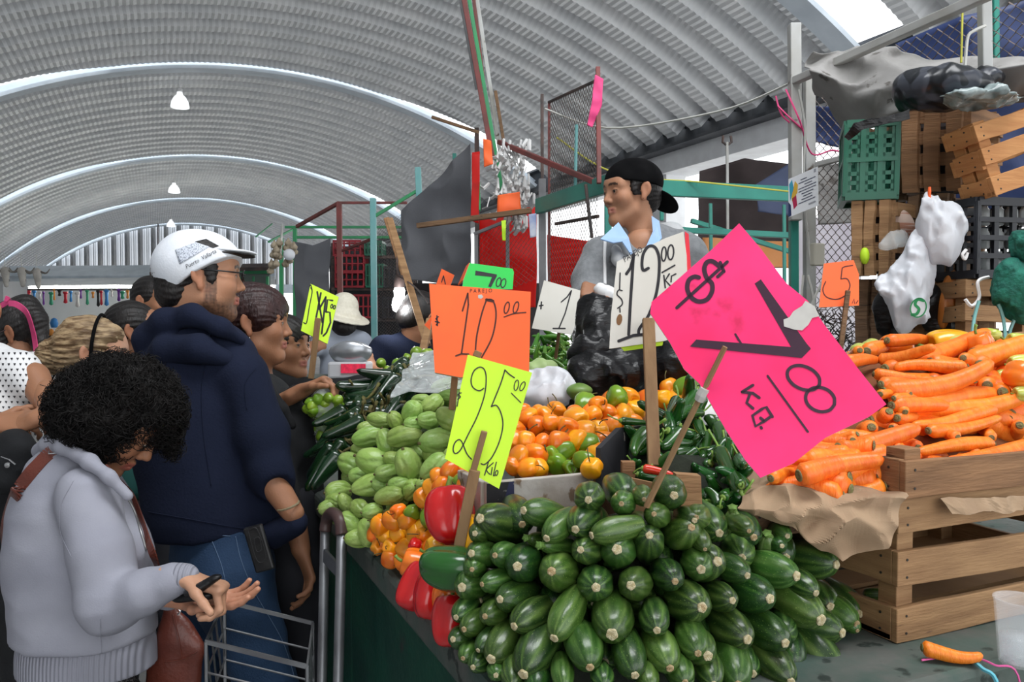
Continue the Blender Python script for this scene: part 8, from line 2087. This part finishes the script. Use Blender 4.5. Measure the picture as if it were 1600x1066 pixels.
h1 = Sdf(.003, .01); hand(h1, P(55, 655, 2.18), nrm(-CR*.90-CU*.25), nrm(-CU*.5+CF*.6), .95, curl=(35, 40, 25), thumb=-1); pch(h1, [(70, 612, 2.28, 19), (78, 645, 2.22, 16), (55, 655, 2.18, 13)], k=.01)
h2 = Sdf(.003, .01); hand(h2, P(-12, 662, 2.18), nrm(CR*.9+CU*.05), nrm(-CU*.5+CF*.6), .95, curl=(35, 40, 25), thumb=1); pc(h2, (-40, 660, 2.25, 15), (-12, 662, 2.18, 13), k=.01)
tor = Sdf(.007, .03); pc(tor, (-20, 590, D, 40), (5, 800, D, 50))
up_ = Sdf(.006, .02); pc(up_, (52, 590, D-.04, 24), (72, 630, D-.09, 18))
body(hw, [(q, hd.color(SK2)), (h1, skincol(SK2)), (h2, skincol(SK2)), (tor, skincol(SK2)), (up_, skincol(SK2))])
hd.hair(hw, M_hair, SHORT, [FACE_CUT])
q = Sdf(.0055, .045); pch(q, [(-15, 590, D, 54), (-12, 650, D, 66), (-10, 700, D, 66)], flat=(CF, .8)); pch(q, [(30, 580, D-.03, 30), (50, 602, D-.05, 25)]); q.disp.append(cfold(.004, 16, 4)); bl_ = sdf_obj('blouse', q, M_whitefab, hw)
bs_ = Surf(bl_); mb = MB(); r_ = random.Random(5)
for j in range(17):
    for i in range(14):
        x, y = -40+i*9+(4.5 if j % 2 else 0), 553+j*8.4
        c = [bs_.at(x+a, y+b, .0012) for (a, b) in ((-2, -1.2), (-1, -2.3), (0, -1.4), (1, -2.3), (2, -1.2), (0.2, 2.2))]
        if all(w is not None for w in c): mb.add(c, [(0, 1, 2, 3, 4, 5)])
mb.build('printed_hearts', M_ink, hw)
mb = MB(); mb.tube([P(74+10*math.cos(a), 640+9*math.sin(a)*.5, 2.20+.04*math.sin(a)) for a in [6.283*i/12 for i in range(13)]], .004, 6); mb.build('bracelet', M_hair, hw)
lower(hw, P(5, 790, D), fwm, .16, M_blackfab, h=.012, shoe=mat('navy_shoe', (.02, .03, .06), rough=.7))
q = Sdf(.006, .03); px_ell(q, 20, 705, 2.14, 36, 34, 26); px_ell(q, 8, 740, 2.14, 34, 34, 26); q.disp.append(cfold(.006, 26, 7)); bgh = sdf_obj('handbag', q, M_blackfab); tag(bgh, 'black handbag held by the woman in the hearts blouse', 'bag')
mb = MB(); mb.lathe([(.001, .004), (.007, .003), (.008, 0), (.007, -.002)], 14, P(12, 727, 2.075), -CF); mb.build('button', M_metal, bgh)
mb = MB(); mb.tube([P(2, 714, 2.07), P(14, 718, 2.06), P(24, 726, 2.06)], .002, 5); mb.build('zip', M_metal, bgh)
